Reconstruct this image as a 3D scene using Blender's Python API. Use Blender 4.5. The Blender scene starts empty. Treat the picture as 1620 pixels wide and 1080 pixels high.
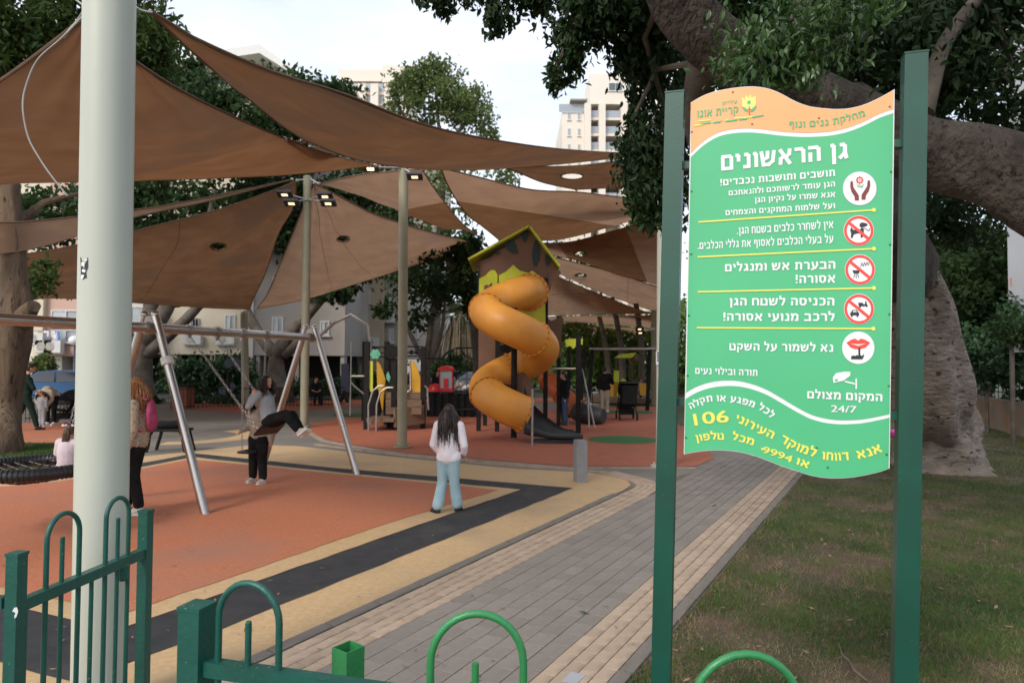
import bpy, bmesh, math, random
import numpy as np
from mathutils import Vector as V, Matrix
rnd = random.Random(7)
npr = np.random.default_rng(7)
SC = bpy.context.scene
COL = SC.collection
PI = math.pi
# ------------------------------------------------------------------ camera
CAM = V((0, 0, 1.85)); F = 1080.0
PITCH = math.radians(1.86); ROLL = math.radians(0.3)
fw = V((0, math.cos(PITCH), math.sin(PITCH)))
rt0 = V((1, 0, 0)); up0 = rt0.cross(fw)
rt = rt0 * math.cos(ROLL) + up0 * math.sin(ROLL)
up = up0 * math.cos(ROLL) - rt0 * math.sin(ROLL)
cd = bpy.data.cameras.new('camera'); cam = bpy.data.objects.new('camera', cd); COL.objects.link(cam)
cam.matrix_world = Matrix(((rt.x, up.x, -fw.x, CAM.x), (rt.y, up.y, -fw.y, CAM.y), (rt.z, up.z, -fw.z, CAM.z), (0, 0, 0, 1)))
cd.sensor_width = 36; cd.lens = 24; cd.clip_start = 0.05; cd.clip_end = 2000
cd.dof.use_dof = True; cd.dof.focus_distance = 3.2; cd.dof.aperture_fstop = 4.5
SC.camera = cam
# ------------------------------------------------------------------ sky, sun, exposure
world = bpy.data.worlds.new('World'); SC.world = world; world.use_nodes = True
wn = world.node_tree.nodes; wl = world.node_tree.links
bg = wn['Background']; bg.inputs['Strength'].default_value = 0.12
SUN_EL, SUN_ROT = math.radians(38), math.radians(215)
sky = wn.new('ShaderNodeTexSky'); sky.sky_type = 'NISHITA'; sky.sun_disc = False
sky.sun_elevation = SUN_EL; sky.sun_rotation = SUN_ROT; sky.dust_density = 3.0; sky.air_density = 1.0
tc = wn.new('ShaderNodeTexCoord'); mp = wn.new('ShaderNodeMapping'); mp.inputs['Scale'].default_value = (1, 1, 3)
cl = wn.new('ShaderNodeTexNoise'); cl.inputs['Scale'].default_value = 2.2; cl.inputs['Detail'].default_value = 6
cr = wn.new('ShaderNodeMapRange'); cr.inputs[1].default_value = 0.35; cr.inputs[2].default_value = 0.7; cr.inputs[3].default_value = 0.45; cr.inputs[4].default_value = 0.9
mx = wn.new('ShaderNodeMixRGB'); mx.inputs[2].default_value = (7.2, 7.6, 8.3, 1)
wl.new(tc.outputs['Generated'], mp.inputs[0]); wl.new(mp.outputs[0], cl.inputs['Vector']); wl.new(cl.outputs['Fac'], cr.inputs[0])
wl.new(cr.outputs[0], mx.inputs[0]); wl.new(sky.outputs[0], mx.inputs[1]); wl.new(mx.outputs[0], bg.inputs['Color'])
sd = bpy.data.lights.new('sun', 'SUN'); sd.energy = 1.2; sd.angle = math.radians(14); sd.color = (1, 0.95, 0.87)
so = bpy.data.objects.new('sun', sd); COL.objects.link(so)
sdir = V((math.sin(SUN_ROT) * math.cos(SUN_EL), math.cos(SUN_ROT) * math.cos(SUN_EL), math.sin(SUN_EL)))
so.rotation_euler = sdir.to_track_quat('Z', 'Y').to_euler(); so.location = (0, 0, 30)
vs = SC.view_settings; vs.view_transform = 'Standard'; vs.look = 'None'; vs.exposure = 0.62; vs.gamma = 1; vs.use_curve_mapping = False
SC.cycles.max_bounces = 6; SC.cycles.diffuse_bounces = 4; SC.cycles.transmission_bounces = 4; SC.cycles.transparent_max_bounces = 6
SC.cycles.sample_clamp_indirect = 6
# ------------------------------------------------------------------ photo rays
def ray(px, py):
    d = fw + rt * ((px - 810) / F) - up * ((py - 540) / F)
    return d
def at(px, py, Y):
    d = ray(px, py); return CAM + d * (Y / d.y)
def G(px, py, z=0.0):
    d = ray(px, py); t = (z - CAM.z) / d.z; return CAM + d * t
def lerp(a, b, t): return a + (b - a) * t
# ------------------------------------------------------------------ mesh builder
class MB:
    def __init__(s): s.v = []; s.f = []
    def add(s, vs_, fs_):
        n = len(s.v); s.v += [tuple(p) for p in vs_]; s.f += [tuple(i + n for i in f) for f in fs_]; return s
    def box(s, c, size, X=None, Y=None, Z=None):
        X = V(X).normalized() if X is not None else V((1, 0, 0)); Z = V(Z).normalized() if Z is not None else V((0, 0, 1))
        Y = V(Y).normalized() if Y is not None else Z.cross(X).normalized()
        c = V(c); a, b, h = size[0] / 2, size[1] / 2, size[2] / 2
        vs_ = [c + X * (a * i) + Y * (b * j) + Z * (h * k) for k in (-1, 1) for j in (-1, 1) for i in (-1, 1)]
        return s.add(vs_, [(0, 2, 3, 1), (4, 5, 7, 6), (0, 1, 5, 4), (2, 6, 7, 3), (0, 4, 6, 2), (1, 3, 7, 5)])
    def bar(s, p, q, w, h=None, side=None):
        p, q = V(p), V(q); h = h or w; Z = (q - p); L = Z.length; Z.normalize()
        sd_ = V(side) if side is not None else (V((0, 0, 1)) if abs(Z.z) < 0.9 else V((1, 0, 0)))
        Y = Z.cross(sd_).normalized(); X = Y.cross(Z)
        return s.box((p + q) / 2, (w, h, L), X, Y, Z)
    def tube(s, pts, r, seg=8, cap=True):
        pts = [V(p) for p in pts]; n = len(pts)
        rs = [r] * n if not hasattr(r, '__len__') else list(r)
        T = [(pts[min(i + 1, n - 1)] - pts[max(i - 1, 0)]).normalized() for i in range(n)]
        a = V((0, 0, 1)) if abs(T[0].z) < 0.95 else V((1, 0, 0))
        N = T[0].cross(a).normalized(); vs_ = []
        for i in range(n):
            N = (N - T[i] * N.dot(T[i])).normalized(); B = T[i].cross(N)
            for k in range(seg):
                th = 2 * PI * k / seg; vs_.append(pts[i] + (N * math.cos(th) + B * math.sin(th)) * rs[i])
        fs = [(i * seg + k, i * seg + (k + 1) % seg, (i + 1) * seg + (k + 1) % seg, (i + 1) * seg + k) for i in range(n - 1) for k in range(seg)]
        if cap: fs += [tuple(range(seg - 1, -1, -1)), tuple((n - 1) * seg + k for k in range(seg))]
        return s.add(vs_, fs)
    def lathe(s, c, prof, seg=20, axis=(0, 0, 1)):
        c = V(c); Z = V(axis).normalized(); a = V((1, 0, 0)) if abs(Z.x) < 0.9 else V((0, 1, 0))
        X = Z.cross(a).normalized(); Y = Z.cross(X); vs_ = []
        for r, z in prof:
            for k in range(seg):
                th = 2 * PI * k / seg; vs_.append(c + Z * z + (X * math.cos(th) + Y * math.sin(th)) * r)
        n = len(prof)
        fs = [(i * seg + k, i * seg + (k + 1) % seg, (i + 1) * seg + (k + 1) % seg, (i + 1) * seg + k) for i in range(n - 1) for k in range(seg)]
        fs += [tuple(range(seg - 1, -1, -1)), tuple((n - 1) * seg + k for k in range(seg))]
        return s.add(vs_, fs)
    def prism(s, o, X, Y, poly, th):
        """2-D polygon in the plane o,X,Y, thickness th along X x Y (centred)"""
        o = V(o); X = V(X).normalized(); Y = V(Y).normalized(); N = X.cross(Y).normalized(); n = len(poly)
        ar = sum(poly[i][0] * poly[(i + 1) % n][1] - poly[(i + 1) % n][0] * poly[i][1] for i in range(n))
        if ar < 0: poly = poly[::-1]
        A = [o + X * x + Y * y + N * (th / 2) for x, y in poly]; B = [p - N * th for p in A]
        fs = [tuple(range(n)), tuple(range(2 * n - 1, n - 1, -1))] + [(i, i + n, (i + 1) % n + n, (i + 1) % n) for i in range(n)]
        return s.add(A + B, fs)
    def ell(s, c, r, seg=12, rings=8, M=None):
        c = V(c); vs_ = []; M = M or Matrix.Identity(3)
        for i in range(1, rings):
            ph = PI * i / rings
            for k in range(seg):
                th = 2 * PI * k / seg
                vs_.append(c + M @ V((r[0] * math.sin(ph) * math.cos(th), r[1] * math.sin(ph) * math.sin(th), r[2] * math.cos(ph))))
        vs_.append(c + M @ V((0, 0, r[2]))); vs_.append(c + M @ V((0, 0, -r[2]))); t, b = len(vs_) - 2, len(vs_) - 1
        fs = [(i * seg + k, (i + 1) * seg + k, (i + 1) * seg + (k + 1) % seg, i * seg + (k + 1) % seg) for i in range(rings - 2) for k in range(seg)]
        fs += [(t, k, (k + 1) % seg) for k in range(seg)] + [(b, (rings - 2) * seg + (k + 1) % seg, (rings - 2) * seg + k) for k in range(seg)]
        return s.add(vs_, fs)
    def caps(s, a, ra, b, rb, seg=10):
        """tapered capsule"""
        a, b = V(a), V(b); d = b - a; L = d.length
        if L < 1e-6: return s.ell(a, (ra, ra, ra), seg, 6)
        d.normalize(); pts = []; rs = []
        for t in (80, 55, 28): pts.append(a - d * ra * math.sin(math.radians(t))); rs.append(max(ra * math.cos(math.radians(t)), 1e-4))
        for t in range(5): pts.append(lerp(a, b, t / 4)); rs.append(lerp(ra, rb, t / 4))
        for t in (28, 55, 80): pts.append(b + d * rb * math.sin(math.radians(t))); rs.append(max(rb * math.cos(math.radians(t)), 1e-4))
        return s.tube(pts, rs, seg)
    def build(s, name, mat, parent=None, smooth=False, kind=None, ang=40, label=None):
        me = bpy.data.meshes.new(name)
        off = wloc(parent) if parent else V((0, 0, 0))
        inv = parent_inv(parent) if parent else None
        vv = [tuple(inv @ V(p)) for p in s.v] if inv is not None else s.v
        me.from_pydata(vv, [], s.f); me.update()
        if smooth:
            me.polygons.foreach_set('use_smooth', [True] * len(me.polygons)); me.set_sharp_from_angle(angle=math.radians(ang))
        return link(name, me, mat, parent, kind, label)
    def thing(s, name, mat, label, cat, group=None, smooth=False, kind=None, ang=40):
        """top-level thing that is one mesh; origin at its foot"""
        xs = [p[0] for p in s.v]; ys = [p[1] for p in s.v]; zs = [p[2] for p in s.v]
        o = V(((min(xs) + max(xs)) / 2, (min(ys) + max(ys)) / 2, min(zs)))
        s.v = [tuple(V(p) - o) for p in s.v]
        ob = s.build(name, mat, None, smooth, kind, ang); ob.location = o; ob['label'] = label; ob['category'] = cat
        if group: ob['group'] = group
        return ob
def wmat(o):
    m = Matrix.Identity(4)
    while o is not None:
        m = Matrix.LocRotScale(o.location, o.rotation_euler, o.scale) @ m; o = o.parent
    return m
def wloc(o): return wmat(o).translation
def parent_inv(o): return wmat(o).inverted()
def link(name, me, mat, parent=None, kind=None, label=None):
    ob = bpy.data.objects.new(name, me); COL.objects.link(ob)
    if mat is not None and len(me.materials) == 0: me.materials.append(mat)
    if parent is not None: ob.parent = parent
    if kind: ob['kind'] = kind
    if label: ob['label'] = label
    return ob
def thing(name, label, cat, loc=(0, 0, 0), rz=0, group=None):
    o = bpy.data.objects.new(name, None); COL.objects.link(o); o.location = loc; o.rotation_euler = (0, 0, rz)
    o.empty_display_size = 0.2; o['label'] = label; o['category'] = cat
    if group: o['group'] = group
    return o
def copy_tree(o, parent=None):
    c = o.copy(); COL.objects.link(c)
    if parent is not None: c.parent = parent
    for ch in list(o.children):
        if ch.name in SC.objects: copy_tree(ch, c)
    return c
def npmesh(name, verts, faces, nper, mat, parent=None, kind=None, smooth=False):
    """fast mesh: faces (n, nper) of equal size"""
    me = bpy.data.meshes.new(name)
    if parent is not None:
        inv = np.array(parent_inv(parent)); verts = verts @ inv[:3, :3].T + inv[:3, 3]
    nf = len(faces); me.vertices.add(len(verts)); me.vertices.foreach_set('co', verts.astype(np.float32).ravel())
    me.loops.add(nf * nper); me.loops.foreach_set('vertex_index', faces.astype(np.int32).ravel())
    me.polygons.add(nf); me.polygons.foreach_set('loop_start', np.arange(0, nf * nper, nper, dtype=np.int32))
    me.polygons.foreach_set('use_smooth', [smooth] * nf); me.update(calc_edges=True); me.validate()
    return link(name, me, mat, parent, kind)
# ------------------------------------------------------------------ materials
def mat(name, c1, c2=None, scale=6, rough=0.6, bump=0.0, bscale=40, metal=0, detail=6, lo=0.35, hi=0.65, stretch=None,
        speck=None, sscale=200, sth=0.6, spec=0.5, transl=0, emis=None, estr=0, coat=0, c3=None, c3scale=1.5, alpha=None, trans=0, bdist=0.01, objvar=0, wave=None):
    m = bpy.data.materials.new(name); m.use_nodes = True; nt = m.node_tree; N = nt.nodes; L = nt.links
    P = N['Principled BSDF']; P.inputs['Roughness'].default_value = rough; P.inputs['Metallic'].default_value = metal
    P.inputs['Specular IOR Level'].default_value = spec; P.inputs['Coat Weight'].default_value = coat
    if trans: P.inputs['Transmission Weight'].default_value = trans
    T = N.new('ShaderNodeTexCoord'); src = T.outputs['Object']
    if stretch:
        mpn = N.new('ShaderNodeMapping'); mpn.inputs['Scale'].default_value = stretch; L.new(src, mpn.inputs[0]); src = mpn.outputs[0]
    col = None
    def noise(sc_, d=6):
        n = N.new('ShaderNodeTexNoise'); n.inputs['Scale'].default_value = sc_; n.inputs['Detail'].default_value = d; L.new(src, n.inputs['Vector']); return n
    def mixc(fac, a, b):
        x = N.new('ShaderNodeMixRGB')
        L.new(fac, x.inputs[0])
        for i, q in ((1, a), (2, b)):
            if isinstance(q, tuple): x.inputs[i].default_value = (*q, 1)
            else: L.new(q, x.inputs[i])
        return x.outputs[0]
    def rng(out, a, b):
        r = N.new('ShaderNodeMapRange'); r.inputs[1].default_value = a; r.inputs[2].default_value = b; L.new(out, r.inputs[0]); return r.outputs[0]
    col = c1
    if c2 is not None: col = mixc(rng(noise(scale, detail).outputs['Fac'], lo, hi), c1, c2)
    if c3 is not None: col = mixc(rng(noise(c3scale, 4).outputs['Fac'], 0.5, 0.68), col, c3)
    if speck is not None: col = mixc(rng(noise(sscale, 2).outputs['Fac'], sth, sth + 0.06), col, speck)
    if objvar:
        oi = N.new('ShaderNodeObjectInfo'); hs = N.new('ShaderNodeHueSaturation')
        r2 = N.new('ShaderNodeMapRange'); r2.inputs[3].default_value = 1 - objvar; r2.inputs[4].default_value = 1 + objvar
        L.new(oi.outputs['Random'], r2.inputs[0]); L.new(r2.outputs[0], hs.inputs['Value'])
        if isinstance(col, tuple): hs.inputs['Color'].default_value = (*col, 1)
        else: L.new(col, hs.inputs['Color'])
        col = hs.outputs[0]
    if isinstance(col, tuple): P.inputs['Base Color'].default_value = (*col, 1)
    else: L.new(col, P.inputs['Base Color'])
    if c2 is not None:
        rr = N.new('ShaderNodeMapRange'); rr.inputs[3].default_value = max(0.05, rough - 0.08); rr.inputs[4].default_value = min(1, rough + 0.1)
        L.new(noise(scale * 2.3, 3).outputs['Fac'], rr.inputs[0]); L.new(rr.outputs[0], P.inputs['Roughness'])
    if bump:
        b = N.new('ShaderNodeBump'); b.inputs['Strength'].default_value = bump; b.inputs['Distance'].default_value = bdist
        if wave:
            wv = N.new('ShaderNodeTexWave'); wv.inputs['Scale'].default_value = wave; wv.inputs['Distortion'].default_value = 6; wv.inputs['Detail'].default_value = 4; L.new(src, wv.inputs['Vector']); L.new(wv.outputs['Fac'], b.inputs['Height'])
        else: L.new(noise(bscale, 5).outputs['Fac'], b.inputs['Height'])
        L.new(b.outputs[0], P.inputs['Normal'])
    if emis: P.inputs['Emission Color'].default_value = (*emis, 1); P.inputs['Emission Strength'].default_value = estr
    if transl:
        tr = N.new('ShaderNodeBsdfTranslucent'); ms = N.new('ShaderNodeMixShader'); ms.inputs[0].default_value = transl
        if isinstance(col, tuple): tr.inputs[0].default_value = (*col, 1)
        else: L.new(col, tr.inputs[0])
        L.new(P.outputs[0], ms.inputs[1]); L.new(tr.outputs[0], ms.inputs[2]); L.new(ms.outputs[0], N['Material Output'].inputs[0])
    return m
M = {}
M['soil'] = mat('soil', (0.125, 0.08, 0.05), (0.07, 0.05, 0.028), 3.5, 0.95, 0.8, 40, c3=(0.03, 0.05, 0.015), c3scale=0.9, bdist=0.02)
M['lawnfar'] = mat('lawn_far', (0.04, 0.07, 0.018), (0.09, 0.08, 0.04), 0.8, 0.95, 0.5, 20)
M['grass'] = mat('grass_blades', (0.038, 0.092, 0.014), (0.10, 0.17, 0.03), 1.2, 0.7, transl=0.3)
M['drygrass'] = mat('dry_grass_blades', (0.30, 0.22, 0.12), (0.18, 0.12, 0.065), 3, 0.85)
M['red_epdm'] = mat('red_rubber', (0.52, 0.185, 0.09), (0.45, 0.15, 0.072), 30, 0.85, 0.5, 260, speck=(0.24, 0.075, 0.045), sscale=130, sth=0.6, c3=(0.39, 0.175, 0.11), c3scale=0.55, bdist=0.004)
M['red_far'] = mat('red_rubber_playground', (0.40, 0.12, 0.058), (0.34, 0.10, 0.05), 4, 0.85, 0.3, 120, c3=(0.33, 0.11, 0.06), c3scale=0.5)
M['yel_epdm'] = mat('sand_rubber', (0.58, 0.40, 0.215), (0.51, 0.34, 0.175), 25, 0.85, 0.5, 230, speck=(0.33, 0.2, 0.09), sscale=190, sth=0.64, c3=(0.44, 0.31, 0.18), c3scale=0.9, bdist=0.004)
M['blk_epdm'] = mat('black_rubber', (0.022, 0.022, 0.026), (0.035, 0.034, 0.036), 5, 0.8, 0.7, 150, speck=(0.16, 0.14, 0.12), sscale=60, sth=0.74, c3=(0.05, 0.046, 0.042), c3scale=1.6, bdist=0.006)
M['grn_epdm'] = mat('green_rubber', (0.03, 0.15, 0.03), (0.025, 0.12, 0.025), 15, 0.85, 0.3, 150)
M['paver'] = mat('grey_paver', (0.235, 0.206, 0.178), (0.185, 0.162, 0.14), 4, 0.85, 0.5, 90, c3=(0.25, 0.212, 0.176), c3scale=2.5, objvar=0.09, bdist=0.004)
M['paver_tan'] = mat('tan_paver', (0.43, 0.325, 0.235), (0.36, 0.27, 0.195), 5, 0.85, 0.5, 90, c3=(0.30, 0.22, 0.165), c3scale=4, objvar=0.1, bdist=0.004)
M['joint'] = mat('paver_joint', (0.16, 0.12, 0.088), (0.11, 0.085, 0.065), 8, 0.95)
M['plaza'] = mat('plaza_paving', (0.20, 0.18, 0.155), (0.16, 0.145, 0.128), 1.2, 0.85, 0.3, 40, c3=(0.22, 0.19, 0.15), c3scale=0.5)
M['kerb'] = mat('concrete_kerb', (0.20, 0.175, 0.15), (0.13, 0.115, 0.10), 3, 0.95, 0.5, 60, c3=(0.17, 0.13, 0.095), c3scale=2.2)
M['sail'] = mat('brown_shade_cloth', (0.215, 0.11, 0.055), (0.165, 0.082, 0.041), 1.3, 0.9, 0.35, 90, stretch=(1, 1, 3), c3=(0.15, 0.085, 0.05), c3scale=0.5, transl=0.36, bdist=0.01)
M['sail2'] = mat('skylit_shade_cloth', (0.37, 0.225, 0.14), (0.31, 0.185, 0.112), 1.3, 0.9, 0.35, 90, stretch=(1, 1, 3), c3=(0.29, 0.18, 0.12), c3scale=0.5, transl=0.5, bdist=0.01)  # same brown cloth, lightened for sky light on the far sails
M['sail3'] = mat('orange_brown_shade_cloth', (0.24, 0.115, 0.052), (0.19, 0.09, 0.042), 1.3, 0.9, 0.35, 90, stretch=(1, 1, 3), transl=0.38, bdist=0.01)
M['hem'] = mat('sail_hem', (0.15, 0.085, 0.05), (0.11, 0.065, 0.04), 10, 0.8)
M['pole'] = mat('pale_green_pole_paint', (0.50, 0.52, 0.45), (0.46, 0.48, 0.415), 3, 0.42, 0.06, 30, stretch=(1, 1, 0.25), speck=(0.3, 0.33, 0.26), sscale=25, sth=0.78)
M['pole2'] = mat('olive_pole_paint', (0.30, 0.275, 0.185), (0.26, 0.24, 0.16), 3, 0.5)
M['steel'] = mat('brushed_steel', (0.58, 0.55, 0.52), (0.46, 0.42, 0.39), 3, 0.28, 0.05, 200, metal=1, stretch=(1, 1, 0.1))
M['steel_dull'] = mat('dull_steel', (0.42, 0.40, 0.37), (0.33, 0.31, 0.29), 5, 0.45, metal=0.8)
M['green'] = mat('dark_green_paint', (0.004, 0.070, 0.046), (0.005, 0.058, 0.038), 5, 0.38, 0.05, 90, speck=(0.12, 0.24, 0.2), sscale=85, sth=0.735, coat=0.15)
M['green2'] = mat('teal_fence_paint', (0.005, 0.085, 0.064), (0.005, 0.068, 0.05), 6, 0.42, 0.25, 60, speck=(0.16, 0.27, 0.22), sscale=70, sth=0.71, coat=0.1)
M['green3'] = mat('bright_green_paint', (0.03, 0.23, 0.075), (0.026, 0.19, 0.06), 6, 0.4, 0.25, 60, speck=(0.02, 0.1, 0.05), sscale=50, sth=0.74, coat=0.1)
M['chip'] = mat('chipped_white', (0.7, 0.72, 0.72), (0.6, 0.6, 0.6), 20, 0.6)
M['bark'] = mat('shaded_ficus_bark', (0.085, 0.065, 0.05), (0.036, 0.027, 0.021), 4, 0.95, 1.0, 14, stretch=(1.6, 1, 1), speck=(0.02, 0.014, 0.011), sscale=16, sth=0.62, c3=(0.115, 0.09, 0.072), c3scale=1.5, bdist=0.08)  # same bark as the trunk, darkened for the shade under the limb
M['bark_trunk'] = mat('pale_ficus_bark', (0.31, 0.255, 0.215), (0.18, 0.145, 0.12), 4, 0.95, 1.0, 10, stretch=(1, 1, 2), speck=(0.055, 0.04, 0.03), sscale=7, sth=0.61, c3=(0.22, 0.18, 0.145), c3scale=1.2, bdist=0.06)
M['bark2'] = mat('brown_bark', (0.15, 0.098, 0.06), (0.06, 0.04, 0.026), 3, 0.95, 1.0, 8, stretch=(1, 1, 0.28), speck=(0.03, 0.018, 0.012), sscale=14, sth=0.62, bdist=0.06)
M['bark3'] = mat('pale_bark', (0.15, 0.125, 0.10), (0.085, 0.07, 0.055), 3, 0.9, 0.8, 12, bdist=0.04)
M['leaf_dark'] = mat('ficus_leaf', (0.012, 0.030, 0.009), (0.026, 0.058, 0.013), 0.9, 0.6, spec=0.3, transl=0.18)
M['leaf_near'] = mat('ficus_leaf_near', (0.022, 0.06, 0.014), (0.065, 0.14, 0.025), 4, 0.35, transl=0.22)  # lighter ficus leaf, with sun on the near sprays put into its green
M['leaf_mid'] = mat('tree_leaf', (0.019, 0.043, 0.014), (0.042, 0.075, 0.022), 0.7, 0.7, spec=0.2, transl=0.3)
M['leaf_left'] = mat('tree_leaf_left', (0.032, 0.07, 0.016), (0.068, 0.115, 0.024), 0.9, 0.6, spec=0.3, transl=0.3)
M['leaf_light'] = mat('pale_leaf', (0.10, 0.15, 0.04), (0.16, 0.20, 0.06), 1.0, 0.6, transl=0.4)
M['leaf_bright'] = mat('bright_green_leaf', (0.11, 0.22, 0.05), (0.18, 0.30, 0.075), 0.6, 0.6, transl=0.4)  # bright green leaf colour of the park trees
M['hedge'] = mat('hedge_leaf', (0.012, 0.048, 0.015), (0.03, 0.08, 0.022), 1.2, 0.6, transl=0.15)
M['frond'] = mat('dry_palm_frond', (0.30, 0.235, 0.15), (0.18, 0.135, 0.085), 4, 0.9)
M['frond_g'] = mat('palm_frond', (0.10, 0.13, 0.045), (0.15, 0.17, 0.07), 3, 0.7)
M['cream'] = mat('cream_render', (0.72, 0.65, 0.52), (0.64, 0.57, 0.44), 0.5, 0.9, 0.2, 20, c3=(0.5, 0.42, 0.31), c3scale=0.35)
M['pink'] = mat('pink_render', (0.62, 0.42, 0.34), (0.56, 0.38, 0.31), 0.8, 0.9)
M['concrete'] = mat('grey_render', (0.42, 0.385, 0.35), (0.35, 0.32, 0.29), 0.4, 0.9, 0.2, 15, c3=(0.31, 0.28, 0.255), c3scale=0.3)
M['white_render'] = mat('white_render', (0.68, 0.64, 0.58), (0.6, 0.56, 0.5), 0.4, 0.9)
M['beige'] = mat('beige_render', (0.52, 0.42, 0.3), (0.46, 0.37, 0.26), 0.5, 0.9)
M['pale_blue'] = mat('grey_concrete_wall', (0.38, 0.39, 0.41), (0.33, 0.34, 0.36), 0.6, 0.9)
M['rust'] = mat('rust_graffiti', (0.55, 0.16, 0.09))
M['towerstone'] = mat('tower_stone', (0.80, 0.73, 0.65), (0.75, 0.67, 0.58), 0.1, 0.9)
M['balcony'] = mat('balcony_shade', (0.30, 0.26, 0.22), rough=0.8)
M['shutter'] = mat('white_shutter', (0.62, 0.66, 0.70), (0.55, 0.6, 0.66), 3, 0.6)
M['glass'] = mat('window_glass', (0.10, 0.12, 0.14), rough=0.08, spec=0.8)
M['glass_blue'] = mat('window_glass_pale', (0.34, 0.38, 0.42), rough=0.15, spec=0.8)
M['whitemetal'] = mat('white_metal', (0.68, 0.68, 0.66), (0.6, 0.6, 0.58), 6, 0.5)
M['blackpl'] = mat('black_plastic', (0.016, 0.016, 0.018), (0.03, 0.03, 0.032), 8, 0.4, 0.1, 50)
M['blackpost'] = mat('black_post', (0.014, 0.013, 0.013), (0.022, 0.02, 0.019), 6, 0.7, spec=0.15)
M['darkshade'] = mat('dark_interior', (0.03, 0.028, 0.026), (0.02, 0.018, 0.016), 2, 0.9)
M['orange'] = mat('orange_plastic', (0.80, 0.35, 0.055), (0.72, 0.30, 0.045), 2, 0.45, 0.05, 30, c3=(0.68, 0.27, 0.045), c3scale=1.2)
M['orange_dk'] = mat('orange_seam', (0.33, 0.11, 0.02), rough=0.5)
M['redslide'] = mat('red_orange_plastic', (0.55, 0.12, 0.03), (0.45, 0.10, 0.025), 3, 0.4)
M['trough'] = mat('grey_black_plastic', (0.055, 0.06, 0.062), (0.04, 0.043, 0.045), 3, 0.5, spec=0.3)
M['lime'] = mat('lime_panel', (0.58, 0.64, 0.04), (0.52, 0.58, 0.035), 4, 0.5)
M['brownpanel'] = mat('brown_panel', (0.17, 0.085, 0.048), (0.135, 0.068, 0.04), 2, 0.6, 0.2, 20)
M['deepgreen'] = mat('dark_leaf_panel', (0.008, 0.03, 0.028), rough=0.5)
M['yellowpanel'] = mat('yellow_panel', (0.70, 0.37, 0.025), (0.62, 0.32, 0.02), 3, 0.5)
M['mint'] = mat('mint_plastic', (0.12, 0.42, 0.27), rough=0.5)
M['woodstep'] = mat('brown_board', (0.20, 0.125, 0.075), (0.15, 0.092, 0.058), 4, 0.75, 0.3, 30, stretch=(0.3, 3, 3))
M['planter'] = mat('rust_red_planter', (0.26, 0.085, 0.04), (0.2, 0.065, 0.035), 5, 0.7)
M['navy'] = mat('navy_board', (0.05, 0.055, 0.10), rough=0.6)
M['greypost'] = mat('grey_concrete_post', (0.26, 0.265, 0.27), (0.22, 0.225, 0.23), 8, 0.8, 0.3, 80)
M['lamp'] = mat('lit_lamp_warm', (1, 0.85, 0.6), emis=(1, 0.66, 0.3), estr=5)
M['lampw'] = mat('lit_lamp_white', (1, 0.95, 0.8), emis=(1, 0.72, 0.40), estr=1.0)
M['lampcase'] = mat('lamp_case', (0.03, 0.028, 0.035), rough=0.5)
M['cable'] = mat('steel_cable', (0.45, 0.43, 0.4), rough=0.45, metal=0.6)
M['chain'] = mat('galvanised_chain', (0.6, 0.6, 0.6), (0.35, 0.34, 0.33), 60, 0.35, metal=0.85)
M['sgreen'] = mat('sign_green', (0.09, 0.50, 0.235), (0.085, 0.47, 0.22), 2, 0.3, spec=0.4, c3=(0.10, 0.49, 0.22), c3scale=0.8)
M['sorange'] = mat('sign_orange', (0.88, 0.45, 0.20), (0.85, 0.42, 0.18), 3, 0.32, spec=0.4)
M['swhite'] = mat('sign_white', (0.80, 0.80, 0.82), rough=0.35)
M['syellow'] = mat('sign_yellow', (0.80, 0.76, 0.13), rough=0.35)
M['sred'] = mat('sign_red', (0.78, 0.07, 0.05), rough=0.35)
M['sblack'] = mat('sign_black', (0.02, 0.025, 0.03), rough=0.4)
M['smaroon'] = mat('sign_maroon', (0.20, 0.035, 0.03), rough=0.4)
M['stext'] = mat('sign_text_green', (0.12, 0.42, 0.17), rough=0.4)
M['skin'] = mat('skin', (0.55, 0.30, 0.205), (0.49, 0.26, 0.175), 20, 0.5)
M['lips'] = mat('lips', (0.38, 0.10, 0.085), rough=0.5)
M['eye'] = mat('eye_dark', (0.02, 0.014, 0.012), rough=0.2)
M['hair_dark'] = mat('dark_hair', (0.018, 0.010, 0.008), (0.035, 0.018, 0.013), 30, 0.42)
M['hair_red'] = mat('auburn_hair', (0.33, 0.145, 0.045), (0.20, 0.08, 0.03), 25, 0.45)
M['hair_brown'] = mat('brown_hair', (0.10, 0.045, 0.022), (0.065, 0.03, 0.016), 25, 0.45)
def cloth(n, a, b, sc=12, **k): return mat(n, a, b, sc, 0.95, 0.5, k.pop('bs', 18), bdist=0.02, spec=0.1, **k)
M['c_knit'] = cloth('speckled_knit', (0.52, 0.43, 0.32), (0.40, 0.32, 0.235), 30, speck=(0.24, 0.19, 0.145), sscale=38, sth=0.56)
M['c_black'] = cloth('black_cloth', (0.012, 0.012, 0.013), (0.02, 0.02, 0.021))
M['c_white'] = cloth('white_cloth', (0.84, 0.80, 0.86), (0.80, 0.76, 0.82), 5)
M['c_pinkwhite'] = cloth('pale_pink_cloth', (0.75, 0.62, 0.66), (0.7, 0.57, 0.6), 5)
M['c_grey'] = cloth('grey_cloth', (0.34, 0.35, 0.36), (0.29, 0.30, 0.31), 8)
M['c_jeans'] = cloth('light_denim', (0.36, 0.50, 0.55), (0.29, 0.43, 0.49), 8)
M['c_blue'] = cloth('blue_denim', (0.06, 0.10, 0.17), (0.045, 0.08, 0.13), 8)
M['c_green'] = cloth('dark_green_cloth', (0.014, 0.03, 0.022), (0.02, 0.036, 0.028))
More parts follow.
